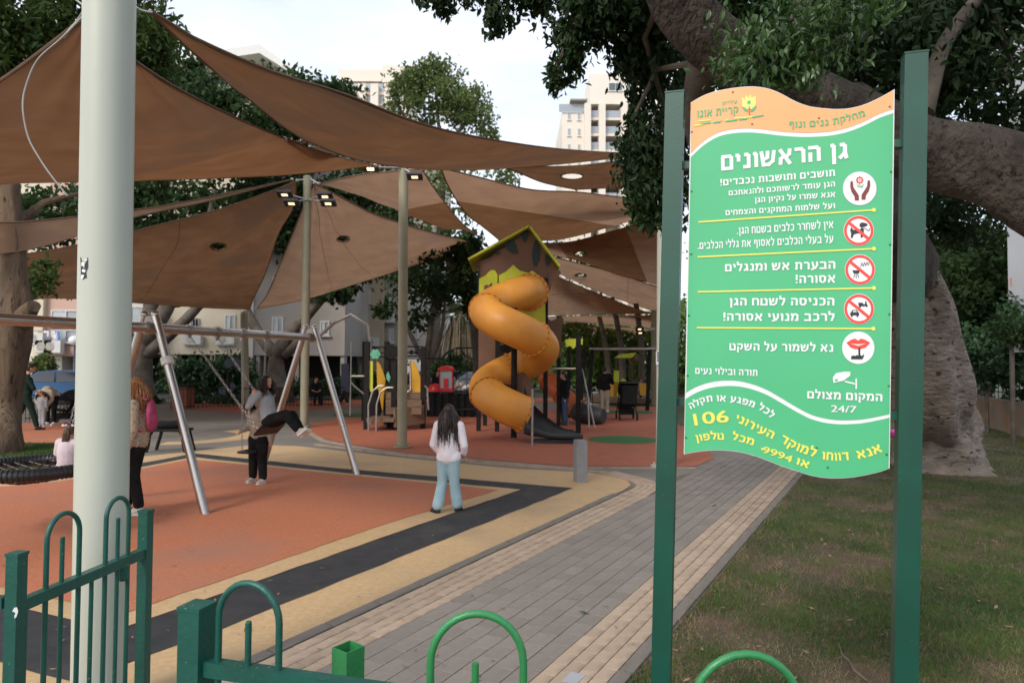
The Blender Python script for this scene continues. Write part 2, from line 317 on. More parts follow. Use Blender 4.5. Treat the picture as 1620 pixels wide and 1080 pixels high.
M['c_beige'] = cloth('beige_cloth', (0.45, 0.38, 0.3), (0.38, 0.32, 0.25))
M['c_pink'] = cloth('pink_backpack_cloth', (0.50, 0.10, 0.20), (0.40, 0.07, 0.15), 10)
M['c_red'] = cloth('red_cloth', (0.5, 0.02, 0.02), (0.4, 0.02, 0.02))
M['shoe'] = mat('cream_shoe', (0.62, 0.58, 0.52), (0.5, 0.47, 0.42), 30, 0.6)
M['shoe_dk'] = mat('black_shoe', (0.02, 0.02, 0.022), rough=0.5)
M['sole'] = mat('white_sole', (0.7, 0.68, 0.66), rough=0.6)
M['carblue'] = mat('blue_car_paint', (0.08, 0.25, 0.55), rough=0.25, coat=0.6)
M['carsilver'] = mat('silver_car_paint', (0.45, 0.5, 0.56), rough=0.25, metal=0.3, coat=0.6)
M['carwhite'] = mat('white_car_paint', (0.68, 0.7, 0.72), rough=0.25, coat=0.6)
M['tyre'] = mat('tyre', (0.015, 0.015, 0.015), rough=0.8)
M['asphalt'] = mat('asphalt', (0.055, 0.054, 0.052), (0.045, 0.044, 0.043), 3, 0.9)
M['redpl'] = mat('red_plastic', (0.55, 0.02, 0.02), rough=0.35)
M['wall'] = mat('stained_concrete', (0.33, 0.27, 0.21), (0.22, 0.19, 0.15), 1.2, 0.9, 0.4, 20, c3=(0.40, 0.22, 0.12), c3scale=0.8)
M['twig'] = mat('dry_twig', (0.16, 0.12, 0.09), (0.1, 0.08, 0.06), 10, 0.9)
M['magenta'] = mat('magenta_plastic', (0.6, 0.05, 0.32), rough=0.5)
# ================================================================== GROUND
def sheet(name, pts, z, m, parent=None, kind='structure'):
    """flat polygon through world points, triangulated"""
    bm = bmesh.new(); vs_ = [bm.verts.new((p[0], p[1], z)) for p in pts]; f = bm.faces.new(vs_); f.normal_update()
    bmesh.ops.triangulate(bm, faces=[f])
    bmesh.ops.recalc_face_normals(bm, faces=bm.faces[:])
    if bm.faces[0].normal.z < 0: bmesh.ops.reverse_faces(bm, faces=bm.faces[:])
    me = bpy.data.meshes.new(name); bm.to_mesh(me); bm.free(); return link(name, me, m, parent, kind)
def gp(*pts): return [G(px, py) for px, py in pts]
sheet('ground', [(-400, -60), (400, -60), (400, 600), (-400, 600)], 0, M['lawnfar'])
# path frame: along D, across NN (to the right)
D = V((0.49, 0.8717, 0)).normalized(); NN = V((D.y, -D.x, 0))
def PW(n, s): p = NN * n + D * s; return p
# lawn of bare soil and grass at right of the path
lawn_pts = [PW(-1.38, -2), PW(-1.36, 1), PW(-1.40, 3), PW(-1.355, 5), PW(-1.395, 8), PW(-1.36, 12.5), PW(-1.2, 20), (16, 34, 0), (30, 30, 0), (30, -3, 0)]
sheet('lawn', lawn_pts, 0.004, M['soil'])
# plaza of grey paving (base of everything paved)
plaza = [PW(-1.4, -1.5), PW(-1.4, 14), PW(-2.0, 17.5), (4.6, 22, 0), (4, 34, 0), (-30, 34, 0), (-30, 15, 0), (-14, 13.2, 0), (-12, 2, 0), (-3, -2.5, 0)]
sheet('plaza', plaza, 0.004, M['plaza'])
# grass patch at left behind the round swing
gpatch = [(-14.5, 12.55, 0), G(-60, 752), G(95, 742), G(125, 735), G(128, 712), G(118, 702), G(0, 702), (-14.5, 15.2, 0)]
sheet('grass_patch', gpatch, 0.008, M['lawnfar'])
# rubber surfaces
yel_pts = gp((960, 786), (985, 777), (998, 768), (992, 760), (975, 754), (930, 748), (800, 741), (640, 725), (560, 716), (470, 706), (400, 704), (330, 712), (230, 722), (150, 738), (60, 748)) + \
          [(-9.5, 11.3, 0), (-12, 10.0, 0), (-12, 3.5, 0)] + [PW(-3.47, 0.2), PW(-3.47, 3), PW(-3.47, 6), PW(-3.47, 8)]
sheet('sand_rubber_surface', yel_pts, 0.012, M['yel_epdm'])
# wavy hand-laid edges
def wob(pts, step=0.25, amp=0.012):
    out = []
    for i in range(len(pts)):
        a, b = V(pts[i]), V(pts[(i + 1) % len(pts)]); n = max(1, int((b - a).length / step))
        for k in range(n):
            p = lerp(a, b, k / n)
            if k: p = p + V((rnd.uniform(-1, 1), rnd.uniform(-1, 1), 0)) * amp
            out.append(p)
    return out
sheet('black_rubber_band', wob(gp((907, 773), (540, 742), (330, 720), (308, 718), (220, 734), (90, 750), (0, 757)) + [V((-10.5, 9.9, 0)), V((-11, 6.3, 0))] + gp((-60, 1034), (0, 1050), (122, 1083), (238, 1038), (350, 998), (540, 920))), 0.016, M['blk_epdm'])
sheet('inner_sand_rubber', wob(gp((824, 776), (540, 749), (330, 727), (306, 724), (220, 741), (90, 757), (0, 764)) + [V((-10.0, 9.5, 0)), V((-10.3, 6.9, 0))] + gp((-60, 941), (0, 956), (118, 985), (181, 1001), (239, 981), (540, 875))), 0.020, M['yel_epdm'])
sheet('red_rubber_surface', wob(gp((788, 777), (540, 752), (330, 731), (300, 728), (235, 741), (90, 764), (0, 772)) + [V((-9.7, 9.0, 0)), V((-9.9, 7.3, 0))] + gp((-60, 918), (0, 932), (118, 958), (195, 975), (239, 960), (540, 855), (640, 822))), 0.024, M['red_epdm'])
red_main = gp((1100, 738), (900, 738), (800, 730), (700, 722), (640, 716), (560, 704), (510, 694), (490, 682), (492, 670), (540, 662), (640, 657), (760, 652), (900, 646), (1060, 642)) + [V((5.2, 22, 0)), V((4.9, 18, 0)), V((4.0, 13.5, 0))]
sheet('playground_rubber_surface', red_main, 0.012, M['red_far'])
def disc(name, px, py, r, z, m):
    c = G(px, py); sheet(name, [(c.x + r * math.cos(2 * PI * k / 40), c.y + r * math.sin(2 * PI * k / 40)) for k in range(40)], z, m)
disc('green_rubber_circle', 985, 696, 0.85, 0.016, M['grn_epdm'])
disc('green_rubber_circle', 992, 652, 1.0, 0.016, M['grn_epdm'])
disc('green_rubber_circle', 561, 657, 0.75, 0.016, M['grn_epdm'])
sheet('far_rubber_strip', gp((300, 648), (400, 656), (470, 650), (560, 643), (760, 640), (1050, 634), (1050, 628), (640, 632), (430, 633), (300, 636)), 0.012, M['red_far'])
sheet('left_rubber_strip', gp((-80, 702), (120, 701), (200, 690), (200, 672), (130, 668), (-80, 672)), 0.012, M['red_epdm'])
sheet('left_black_strip', gp((-80, 706), (122, 704), (122, 701), (-80, 701.6)), 0.016, M['blk_epdm'])
c0 = G(290, 690)
sheet('sand_paving_ring', [(c0.x + r * math.cos(t), c0.y + r * math.sin(t)) for r, a in ((1.9, 1), (1.25, -1)) for t in [(-1.4 + 2.6 * k / 16) if a > 0 else (1.2 - 2.6 * k / 16) for k in range(17)]], 0.008, M['yel_epdm'])
sheet('street', [(-60, 36, 0), (10, 33, 0), (10, 41, 0), (-60, 44, 0)], 0.004, M['asphalt'])
# kerb stones along both sides of the path (lengths follow the polyline)
def stones(name, label, line, w, h, L, m, gap=0.012, z0=0.0, limit=300, parent=None, jit=0.0):
    """individual blocks along a polyline, sharing one mesh; past the limit joined"""
    bm = block_mesh(L - gap, w, h); k = 0; rest = MB()
    for a, b in zip(line[:-1], line[1:]):
        a, b = V(a), V(b); n = max(1, round((b - a).length / L)); d = (b - a).normalized(); ang = math.atan2(d.y, d.x); real = (b - a).length / n
        for i in range(n):
            p = a + d * real * (i + .5)
            if k < limit:
                o = link(name, bm, m, parent); o.location = (p.x, p.y, z0 + rnd.uniform(-jit, jit)); o.rotation_euler = (rnd.uniform(-.004, .004), rnd.uniform(-.004, .004), ang + rnd.uniform(-.01, .01)); o.scale = (real / L, 1, 1)
                if parent is None: o['kind'] = 'structure'
            k += 1
BLK = {}
def block_mesh(L, w, h, c=0.002):
    key = (round(L, 4), round(w, 4), round(h, 4))
    if key in BLK: return BLK[key]
    me = bpy.data.meshes.new('block'); a, b = L / 2, w / 2; vv = []
    for z, s in ((0, 0), (h - c, 0), (h, c)):
        vv += [(-a + s, -b + s, z), (a - s, -b + s, z), (a - s, b - s, z), (-a + s, b - s, z)]
    ff = [(8, 9, 10, 11)]
    for l in (0, 4):
        for i in range(4): ff.append((l + i, l + (i + 1) % 4, l + 4 + (i + 1) % 4, l + 4 + i))
    me.from_pydata(vv, [], ff); me.update(); BLK[key] = me; return me
# ---- the path: bed, pavers, kerbs
path = sheet('path', [PW(-3.52, -1), PW(-1.36, -1), PW(-1.36, 14.2), PW(-2.2, 15.6), PW(-3.0, 12), PW(-3.52, 9.6)], 0.008, M['joint'])
def lay(name, n0, n1, rows, L, m, s0, s1, count, off=0.5, z=0.010, h=0.012, jit=0.0012):
    W = (n1 - n0) / rows; cells = []
    for r in range(rows):
        s = s0 + (r % 2) * L * off + rnd.uniform(-.01, .01)
        while s < s1:
            cells.append((s + L / 2, n0 + W * (r + .5))); s += L
    cells.sort(); me = block_mesh(L - 0.006, W - 0.005, h); me.name = name + '_block'
    if not me.materials: me.materials.append(m)
    ang = math.atan2(D.y, D.x); rest = MB()
    vis = [c for c in cells if c[0] > 2.2]
    first = set(vis[:count])
    for c in cells:
        p = PW(c[1], c[0])
        if c in first:
            o = link(name, me, m, path); o.location = (p.x, p.y, z + rnd.uniform(-jit, jit)); o.rotation_euler = (rnd.uniform(-.003, .003), rnd.uniform(-.002, .002), ang + rnd.uniform(-.006, .006))
        else:
            rest.box((p.x, p.y, z + h / 2 + rnd.uniform(-jit, jit)), (L - 0.008, W - 0.008, h), D)
    rest.build(name + '_field', m, path, kind='stuff')
lay('grey_paver', -3.02, -1.86, 8, 0.20, M['paver'], -0.8, 14.2, 290)
lay('tan_paver', -3.41, -3.02, 4, 0.16, M['paver_tan'], -0.8, 9.3, 150, 0.5)
lay('sand_paver', -1.86, -1.47, 4, 0.16, M['paver_tan'], -0.8, 14.3, 150, 0.5)
stones('kerb_stone', '', [PW(-3.475, -1), PW(-3.475, 9.2)], 0.1, 0.018, 0.5, M['kerb'], z0=0.008, parent=path)
stones('kerb_stone', '', [PW(-1.42, -1), PW(-1.42, 14.3)], 0.085, 0.022, 0.5, M['kerb'], z0=0.006, parent=path)
# rounded end of the tan strip round the corner of the sand rubber and back along it
def band(name, pts, w, rows, L, m, z, parent):
    mb = MB(); pts = [V(p) for p in pts]
    for r in range(rows):
        off = (r - (rows - 1) / 2) * w / rows
        for a, b, a2 in [(pts[i], pts[i + 1], i) for i in range(len(pts) - 1)]:
            d = (b - a).normalized(); nn = V((-d.y, d.x, 0)); n = max(1, round((b - a).length / L)); re = (b - a).length / n
            for i in range(n):
                c = a + d * re * (i + .5) + nn * off
                mb.box((c.x, c.y, z + rnd.uniform(-.001, .001)), (re - .008, w / rows - .008, 0.02), d)
    return mb.build(name, m, parent, kind='stuff')
tipline = [PW(-3.2, 9.15)] + gp((1010, 781), (1022, 775), (1027, 769), (1015, 762), (990, 755), (960, 748), (900, 743), (800, 736.5), (700, 728), (640, 721), (560, 711.5), (500, 703.5))
band('tan_paver_border', tipline[:7], 0.36, 4, 0.17, M['paver_tan'], 0.012, path)
band('pale_kerb_border', tipline[6:], 0.11, 1, 0.35, M['paver_tan'], 0.012, path)
band('pale_kerb_border', gp((1100, 741), (900, 741), (800, 733), (700, 725), (640, 719), (560, 707), (510, 697), (488, 684)), 0.14, 1, 0.4, M['paver_tan'], 0.012, path)
# ---- grass
def inpoly(x, y, poly):
    c = np.zeros(x.shape, bool); n = len(poly)
    for i in range(n):
        x0, y0 = poly[i][0], poly[i][1]; x1, y1 = poly[(i + 1) % n][0], poly[(i + 1) % n][1]
        k = ((y0 > y) != (y1 > y)) & (x < (x1 - x0) * (y - y0) / (y1 - y0 + 1e-12) + x0); c ^= k
    return c
def blades(name, poly, n, hmin, hmax, w, m, seed, near=None, lie=0.5, clump=None, kind='stuff', x0=None):
    g = np.random.default_rng(seed); xs = [p[0] for p in poly]; ys = [p[1] for p in poly]
    if near:  # density falls with distance
        u = g.random(n * 3); y = near[0] * (near[1] / near[0]) ** u; x = g.uniform(-0.4, 0.85, n * 3) * y + 0.3
    else: x = g.uniform(min(xs), max(xs), n * 3); y = g.uniform(min(ys), max(ys), n * 3)
    k = inpoly(x, y, poly)
    if clump:
        q = np.sin(x * 2.1 + 1.3 * np.sin(y * 1.7)) + np.sin(y * 2.6 + 1.1 * np.sin(x * 2.3 + 2)) + .8 * np.sin(x * 6.1 + y * 4.3) + .6 * np.sin(y * 9.7 - x * 7.9)
        k &= (q * clump + g.normal(0, 1.0, q.shape) + (.7 if clump > 0 else 0) * np.clip((y - 2.5) / 3, 0, 1)) > 0
    x, y = x[k][:n], y[k][:n]; n = len(x); a = g.uniform(0, 2 * PI, n); h = g.uniform(hmin, hmax, n); sc = 1 + np.clip(y - 4, 0, 20) * 0.08
    ww = w * sc; ln = g.uniform(0.1, 1, n) * lie; b = g.uniform(0, 2 * PI, n); h = h * (0.8 + 0.2 * sc)
    base = np.stack([x, y, np.full(n, 0.003)], 1); side = np.stack([np.cos(a) * ww, np.sin(a) * ww, 0 * a], 1)
    tip = base + np.stack([np.cos(b) * h * ln * 1.6, np.sin(b) * h * ln * 1.6, h * np.sqrt(np.clip(1.05 - ln, .05, 1))], 1)
    v = np.empty((n * 3, 3)); v[0::3] = base - side; v[1::3] = base + side; v[2::3] = tip
    f = np.arange(n * 3).reshape(n, 3); o = npmesh(name, v, f, 3, m, None, kind)
    return o
lp2 = [(p[0], p[1]) for p in [V(q) for q in lawn_pts]]
o = blades('grass', lp2, 190000, 0.02, 0.055, 0.0026, M['grass'], 1, near=(2.3, 26), lie=0.9, clump=0.9); o['label'] = 'patchy green grass over the bare lawn'; o['category'] = 'grass'
o = blades('dry_grass', lp2 , 62000, 0.02, 0.06, 0.0018, M['drygrass'], 2, near=(2.3, 22), lie=1.0, clump=-0.35); o['label'] = 'dry straw coloured grass and litter lying between the green tufts'; o['category'] = 'dry grass'
o = blades('grass', [(p[0], p[1]) for p in gpatch], 30000, 0.03, 0.07, 0.005, M['grass'], 3, lie=0.8); o['label'] = 'grass patch beyond the round swing at left'; o['category'] = 'grass'
edge = [tuple(PW(-1.45 , 1))[:2], tuple(PW(-1.45, 12))[:2], tuple(PW(-1.25, 12))[:2], tuple(PW(-1.25, 1))[:2]]
o = blades('dry_grass', edge, 9000, 0.03, 0.07, 0.0024, M['drygrass'], 5, lie=1.0); o['label'] = 'dry grass creeping over the kerb beside the path'; o['category'] = 'dry grass'
# fallen twig and leaves on the lawn
tw = MB(); pts = [G(1326, 1021), G(1333, 1043), G(1345, 1052), G(1352, 1068), G(1372, 1082)]
tw.tube([p + V((0, 0, .02 + .01 * (i % 2))) for i, p in enumerate(pts)], [.004, .007, .006, .008, .006], 6); tw.tube([pts[1] + V((0, 0, .02)), G(1322, 1046) + V((0, 0, .02))], .004, 5)
tw.thing('twig', M['twig'], 'crooked dry twig lying on the lawn below the green sign', 'twig')
lf = MB()
for i in range(240):
    u = rnd.random(); y = 2.6 * (14 / 2.6) ** u; x = rnd.uniform(-.2, .8) * y; p = V((x, y, .03)); a = rnd.uniform(0, 6.3); s_ = rnd.uniform(.008, .022)
    if NN.dot(p) < -1.3: continue
    X = V((math.cos(a), math.sin(a), rnd.uniform(-.3, .3))); Yv = V((-math.sin(a), math.cos(a), rnd.uniform(-.3, .3)))
    lf.add([p - X * s_ * 1.6, p + Yv * s_ * .6, p + X * s_ * 1.6, p - Yv * s_ * .6], [(0, 1, 2, 3)])
o = lf.build('fallen_leaves', M['drygrass'], None, kind='stuff'); o['label'] = 'small fallen leaves strewn over the lawn'; o['category'] = 'leaves'
lf = MB()
for i in range(420):
    u = rnd.random(); y = 3.2 * (18 / 3.2) ** u; x = rnd.uniform(-.75, .4) * y; a = rnd.uniform(0, 6.3); s_ = rnd.uniform(.006, .018); p = V((x, y, .034))
    if NN.dot(p) > -1.9 and rnd.random() < .5: continue
    X = V((math.cos(a), math.sin(a), rnd.uniform(-.2, .2))); Yv = V((-math.sin(a), math.cos(a), 0))
    lf.add([p - X * s_ * 1.5, p + Yv * s_ * .6, p + X * s_ * 1.5, p - Yv * s_ * .6], [(0, 1, 2, 3)])
o = lf.build('leaf_litter', M['drygrass'], None, kind='stuff'); o['label'] = 'specks of dry leaf litter blown over rubber and paving'; o['category'] = 'litter'
for i, (px, py) in enumerate([(924, 975), (1130, 803), (390, 1000)]):
    p = G(px, py); mb = MB(); a = rnd.uniform(0, 6); X = V((math.cos(a), math.sin(a), .2)) * .045; Yv = V((-math.sin(a), math.cos(a), .1)) * .014; p = p + V((0, 0, .03))
    mb.add([p - X, p + Yv, p + X, p - Yv, p + V((0, 0, .012))], [(0, 1, 4), (1, 2, 4), (2, 3, 4), (3, 0, 4)])
    mb.thing('fallen_leaf', M['leaf_near'], ['green leaf fallen on the grey pavers in the middle of the path', 'green leaf fallen on the path where it passes behind the sign', 'green leaf fallen on the sand rubber behind the fence hoop'][i], 'leaf')

# ================================================================== TREES
def noisy_tube(mb, pts, rs, seg, amp, sub=3, lump=3):
    """limb with a bumpy section; pts refined by Catmull-Rom"""
    P = [V(p) for p in pts]; out = []; R = []
    for i in range(len(P) - 1):
        p0, p1, p2, p3 = P[max(i - 1, 0)], P[i], P[i + 1], P[min(i + 2, len(P) - 1)]
        for k in range(sub):
            t = k / sub
            out.append(0.5 * ((2 * p1) + (p2 - p0) * t + (2 * p0 - 5 * p1 + 4 * p2 - p3) * t * t + (3 * p1 - p0 - 3 * p2 + p3) * t ** 3)); R.append(lerp(rs[i], rs[i + 1], t))
    out.append(P[-1]); R.append(rs[-1]); n0 = len(mb.v); mb.tube(out, R, seg)
    ph = [rnd.uniform(0, 6.3) for _ in range(6)]
    for j in range(len(out)):
        for k in range(seg):
            i = n0 + j * seg + k; th = 2 * PI * k / seg; c = out[j]; r = V(mb.v[i]) - c
            f = 1 + amp * (math.sin(lump * th + ph[0] + j * .22) * .6 + math.sin((lump + 2) * th + ph[1] - j * .35) * .4 + math.sin(j * .9 + ph[2] + 2 * th) * .4)
            mb.v[i] = tuple(c + r * f)
def leafcloud(name, blobs, size, m, parent, seed, clumps=40, near=False, droop=0.3, hang=0.0, kind='stuff', tight=0.16):
    """blobs: (centre, radii, n) ellipsoids; leaves gather in clumps inside them so that gaps stay"""
    g = np.random.default_rng(seed); C = []
    for c, r, n in blobs:
        r = np.array(r); c = np.array(c)
        k = max(3, int(clumps)); d = g.normal(size=(k, 3)); d /= np.linalg.norm(d, axis=1)[:, None]
        cc = d * (g.random(k) ** 0.45)[:, None]; wgt = g.uniform(0.5, 1.6, k)
        idx = g.choice(k, n, p=wgt / wgt.sum()); spread = g.uniform(0.5, 1.5, k)[idx][:, None] * tight
        p = cc[idx] + g.normal(size=(n, 3)) * spread
        C.append(c + p * r - np.stack([0 * p[:, 0], 0 * p[:, 0], hang * np.abs(g.normal(size=n))], 1))
    p = np.concatenate(C); n = len(p)
    a = g.normal(size=(n, 3)); a[:, 2] -= droop * 2; a /= np.linalg.norm(a, axis=1)[:, None]
    b = np.cross(a, g.normal(size=(n, 3))); b /= np.linalg.norm(b, axis=1)[:, None]
    s = size * g.uniform(0.6, 1.3, n)[:, None]
    if near:
        nn = np.cross(a, b); v = np.empty((n * 6, 3))
        v[0::6] = p - a * s; v[1::6] = p - a * s * .35 + b * s * .42 + nn * s * .12; v[2::6] = p + a * s * .35 + b * s * .36 + nn * s * .12
        v[3::6] = p + a * s * 1.1 - nn * s * .1; v[4::6] = p + a * s * .35 - b * s * .36 + nn * s * .12; v[5::6] = p - a * s * .35 - b * s * .42 + nn * s * .12
        i = np.arange(n)[:, None] * 6; f = np.concatenate([i + np.array([[0, 1, 2, 3]]), i + np.array([[0, 3, 4, 5]])])
        return npmesh(name, v, f, 4, m, parent, kind)
    v = np.empty((n * 4, 3)); v[0::4] = p - a * s; v[1::4] = p + b * s * .55; v[2::4] = p + a * s; v[3::4] = p - b * s * .55
    return npmesh(name, v, np.arange(n * 4).reshape(n, 4), 4, m, parent, kind)
def B(px, py, Y, rx, ry, rz, n): return (at(px, py, Y), (rx * Y / F, ry, rz * Y / F), n)

# ---- big ficus at right
fic = thing('ficus_tree', 'huge grey-barked ficus leaning over the lawn behind the green sign', 'tree', G(1478, 744))
mb = MB()
base = G(1481, 742)
noisy_tube(mb, [base + V((.10, 0, -.15)), base + V((.06, 0, .12)), base + V((.04, 0, .5)), base + V((.0, 0, .9)), at(1472, 630, 11.5), at(1458, 540, 11.2), at(1436, 450, 10.8), at(1405, 385, 10.2), at(1350, 300, 9.2), at(1290, 215, 8.4)],
           [.86, .72, .64, .60, .58, .54, .49, .45, .40, .34], 44, 0.13, 5, 5)
for a, r in ():
    t = math.radians(a); q = base + V((math.cos(t), math.sin(t), 0)) * .92
    noisy_tube(mb, [q + V((0, 0, -.12)), lerp(q, base, .4) + V((0, 0, .25)), base + V((math.cos(t) * .5, math.sin(t) * .5, 1.2)), base + V((math.cos(t) * .4, math.sin(t) * .4, 2.6))], [.14, .24, .24, .12], 12, .12)
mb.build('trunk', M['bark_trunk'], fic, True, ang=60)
mb = MB()
noisy_tube(mb, [at(2350, 330, 5.6), at(2150, 400, 5.3), at(1950, 420, 5.3), at(1780, 380, 5.4), at(1650, 302, 5.6), at(1560, 262, 5.8), at(1450, 232, 6.0), at(1330, 178, 6.2), at(1220, 132, 6.2), at(1130, 70, 6.0), at(1075, 5, 5.8), at(1040, -80, 5.6)],
           [.10, .22, .34, .40, .36, .32, .29, .27, .26, .25, .24, .22], 28, 0.07, 6, 3)
noisy_tube(mb, [at(1330, 178, 6.25), at(1345, 250, 7.5), at(1380, 340, 9.2), at(1425, 430, 10.6)], [.3, .36, .45, .55], 20, .08)
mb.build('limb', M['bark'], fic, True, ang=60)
def sep(name, m, par, calls):
    for c_ in calls: q_ = MB(); c_(q_); q_.build(name, m, par, True, ang=60)
mb = MB()
noisy_tube(mb, [at(1130, 70, 6.0), at(1105, 130, 6.3), at(1095, 190, 6.6), at(1110, 260, 7)], [.2, .13, .1, .06], 12, .08); mb.build('branch', M['bark3'], fic, True); mb = MB()
noisy_tube(mb, [at(1460, 180, 7), at(1475, 130, 7.1), at(1500, 60, 7.3), at(1560, -20, 7.5)], [.11, .09, .08, .06], 10, .05); mb.build('branch', M['bark3'], fic, True); mb = MB()
noisy_tube(mb, [at(1220, 132, 6.2), at(1260, 40, 6), at(1280, -60, 6)], [.12, .09, .07], 10, .05)
for q in ([(1080, 0, 5.8), (960, -60, 6.4), (800, -40, 7)], [(1060, -40, 5.8), (1020, 60, 6.6), (1050, 170, 7.2), (1030, 300, 7.2)], [(960, -60, 6.4), (910, 40, 6.6), (880, 110, 6.8)], [(1100, 100, 6.2), (1040, 110, 6.8), (1000, 190, 7)], [(1560, -20, 7.5), (1600, 100, 8), (1540, 170, 8)]):
    mb2 = MB(); mb2.tube([at(*p) for p in q], [.035 - .007 * i for i in range(len(q))], 6); mb2.build('branch', M['bark3'], fic, True)
mb.build('branch', M['bark3'], fic, True)
FB = [B(1110, 0, 7.6, 120, .5, 60, 3000), B(1010, 10, 6.6, 80, .8, 55, 3000), B(930, 20, 6.8, 70, .5, 45, 1900), B(905, 80, 6.8, 28, .25, 50, 560), B(880, 120, 6.8, 16, .2, 28, 200),
      B(1020, 90, 7.2, 44, .5, 70, 1700), B(1000, 90, 7.0, 38, .3, 34, 500),
      B(830, -12, 7.0, 70, .4, 30, 1000), B(790, 35, 7.0, 20, .2, 24, 200), B(780, 22, 7.0, 14, .2, 36, 240), B(690, 2, 7.0, 34, .3, 16, 260), B(750, -25, 7, 60, .4, 24, 600),
      B(1024, 250, 7.2, 40, .35, 75, 2500), B(1030, 310, 7.1, 30, .3, 48, 1100), B(1002, 235, 7.2, 24, .2, 60, 500), B(1072, 180, 7.8, 26, .4, 110, 1500)]
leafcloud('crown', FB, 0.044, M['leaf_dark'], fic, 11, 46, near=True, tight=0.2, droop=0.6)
FB2 = [B(1280, 20, 9, 200, 1.6, 110, 5200), B(1330, 90, 8.4, 150, 1.0, 80, 3600), B(1460, 60, 9.5, 120, 1.6, 110, 3600), B(1530, 100, 9.0, 50, .8, 80, 800), B(1480, 140, 7.8, 90, .8, 50, 1300), B(1580, 190, 8.0, 40, .6, 40, 380),
       B(1140, 60, 9.5, 110, 1.2, 120, 3800), B(1110, 270, 10, 40, .6, 80, 1300), B(1570, 20, 8, 60, .8, 34, 900), B(1440, 300, 11.5, 60, .8, 60, 1200), B(1500, 350, 12.5, 70, .9, 50, 2600)]
FB2 += [((5.5, 6, 6.2), (4.5, 3.5, 1.3), 7000), ((3.0, 3.0, 6.4), (3.5, 3.2, 1.2), 5000), ((8.5, 9.5, 6.5), (4, 4, 1.6), 6000), ((6.5, 1.0, 6), (4, 3, 1.4), 5000)]  # unseen crown overhead, added to shade the lawn
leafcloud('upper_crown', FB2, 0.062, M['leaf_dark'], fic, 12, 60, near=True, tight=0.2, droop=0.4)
FB3 = [B(1200, 80, 4.9, 80, .3, 60, 820), B(1260, 50, 4.8, 80, .35, 60, 680), B(1330, 40, 4.9, 80, .4, 55, 620), B(1175, 120, 4.7, 24, .2, 26, 200), B(1240, 120, 4.9, 55, .2, 28, 380)]
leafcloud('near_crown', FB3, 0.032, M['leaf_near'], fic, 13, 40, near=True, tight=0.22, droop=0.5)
# large leaves one can pick out above the sign
lm = []
for k in range(4):
    q = MB(); s = .036; w = [.42, .5, .38, .46][k]
    q.add([(0, 0, 0), (s * .7, s * w, .006), (s * 1.4, s * w * .9, .006), (s * 2.2, 0, -.012), (s * 1.4, -s * w * .9, .006), (s * .7, -s * w, .006), (s * .7, 0, -.003), (s * 1.4, 0, -.003)],
          [(0, 6, 1), (1, 6, 7, 2), (2, 7, 3), (0, 5, 6), (5, 4, 7, 6), (4, 3, 7)])
    me = bpy.data.meshes.new('leaf'); me.from_pydata(q.v, [], q.f); me.update(); me.materials.append(M['leaf_near']); lm.append(me)
inv = parent_inv(fic)
for i in range(150):
    px = rnd.choice([rnd.gauss(1210, 45), rnd.gauss(1300, 50), rnd.gauss(1195, 20)]); py = rnd.gauss(75, 42)
    if py > 150 + (px - 1160) * .12 or py < -20: continue
    o = link('leaf', lm[i % 4], M['leaf_near'], fic); o.location = inv @ at(px, py, rnd.uniform(4.3, 4.7)); o.rotation_euler = (rnd.uniform(-1, 1), rnd.uniform(.2, 1.6), rnd.uniform(0, 6.3))
# ---- left tree with rough brown bark
lt = thing('leaning_tree', 'rough brown-barked tree at the far left edge behind the steel swing', 'tree', G(22, 716))
mb = MB(); b0 = G(0, 716)
noisy_tube(mb, [b0 + V((0, 0, -.1)), b0 + V((0, 0, .25)), at(4, 640, 14.3), at(18, 560, 14.3), at(26, 500, 14.3), at(22, 440, 14.3), at(17, 360, 14.3), at(10, 250, 14.3), at(4, 120, 14.2), at(-6, -20, 14)], [.44, .36, .32, .31, .33, .25, .22, .18, .15, .13], 28, .09, 6, 5)
noisy_tube(mb, [at(34, 508, 14.2), at(46, 492, 14.1), at(54, 484, 14.0)], [.22, .17, .13], 12, .08)
mb.build('trunk', M['bark2'], lt, True, ang=60)
mb = MB()
for q in ([(8, 200, 14.2), (80, 120, 14.6), (180, 60, 15)], [(2, 100, 14.2), (80, 20, 14.5), (200, -30, 15)], [(20, 360, 14.3), (70, 320, 14.8), (150, 300, 15.5)]):
    mb = MB(); mb.tube([at(*p) for p in q], [.12, .07, .03], 8); mb.build('branch', M['bark2'], lt, True)
leafcloud('crown', [B(70, 40, 14.5, 90, 1.2, 90, 4200), B(190, 60, 15.5, 80, 1.0, 80, 3000), B(235, 30, 15, 40, .6, 70, 900), B(220, 130, 16, 50, .8, 80, 1500), B(50, 130, 15, 80, 1, 70, 1800), B(-80, 60, 14, 120, 1.4, 140, 2400), B(130, -60, 15, 150, 1.5, 60, 2400), B(262, 92, 15.5, 26, .5, 30, 220), B(55, 440, 15.2, 40, .4, 40, 420)], 0.085, M['leaf_left'], lt, 21, 40, near=True, tight=.17)
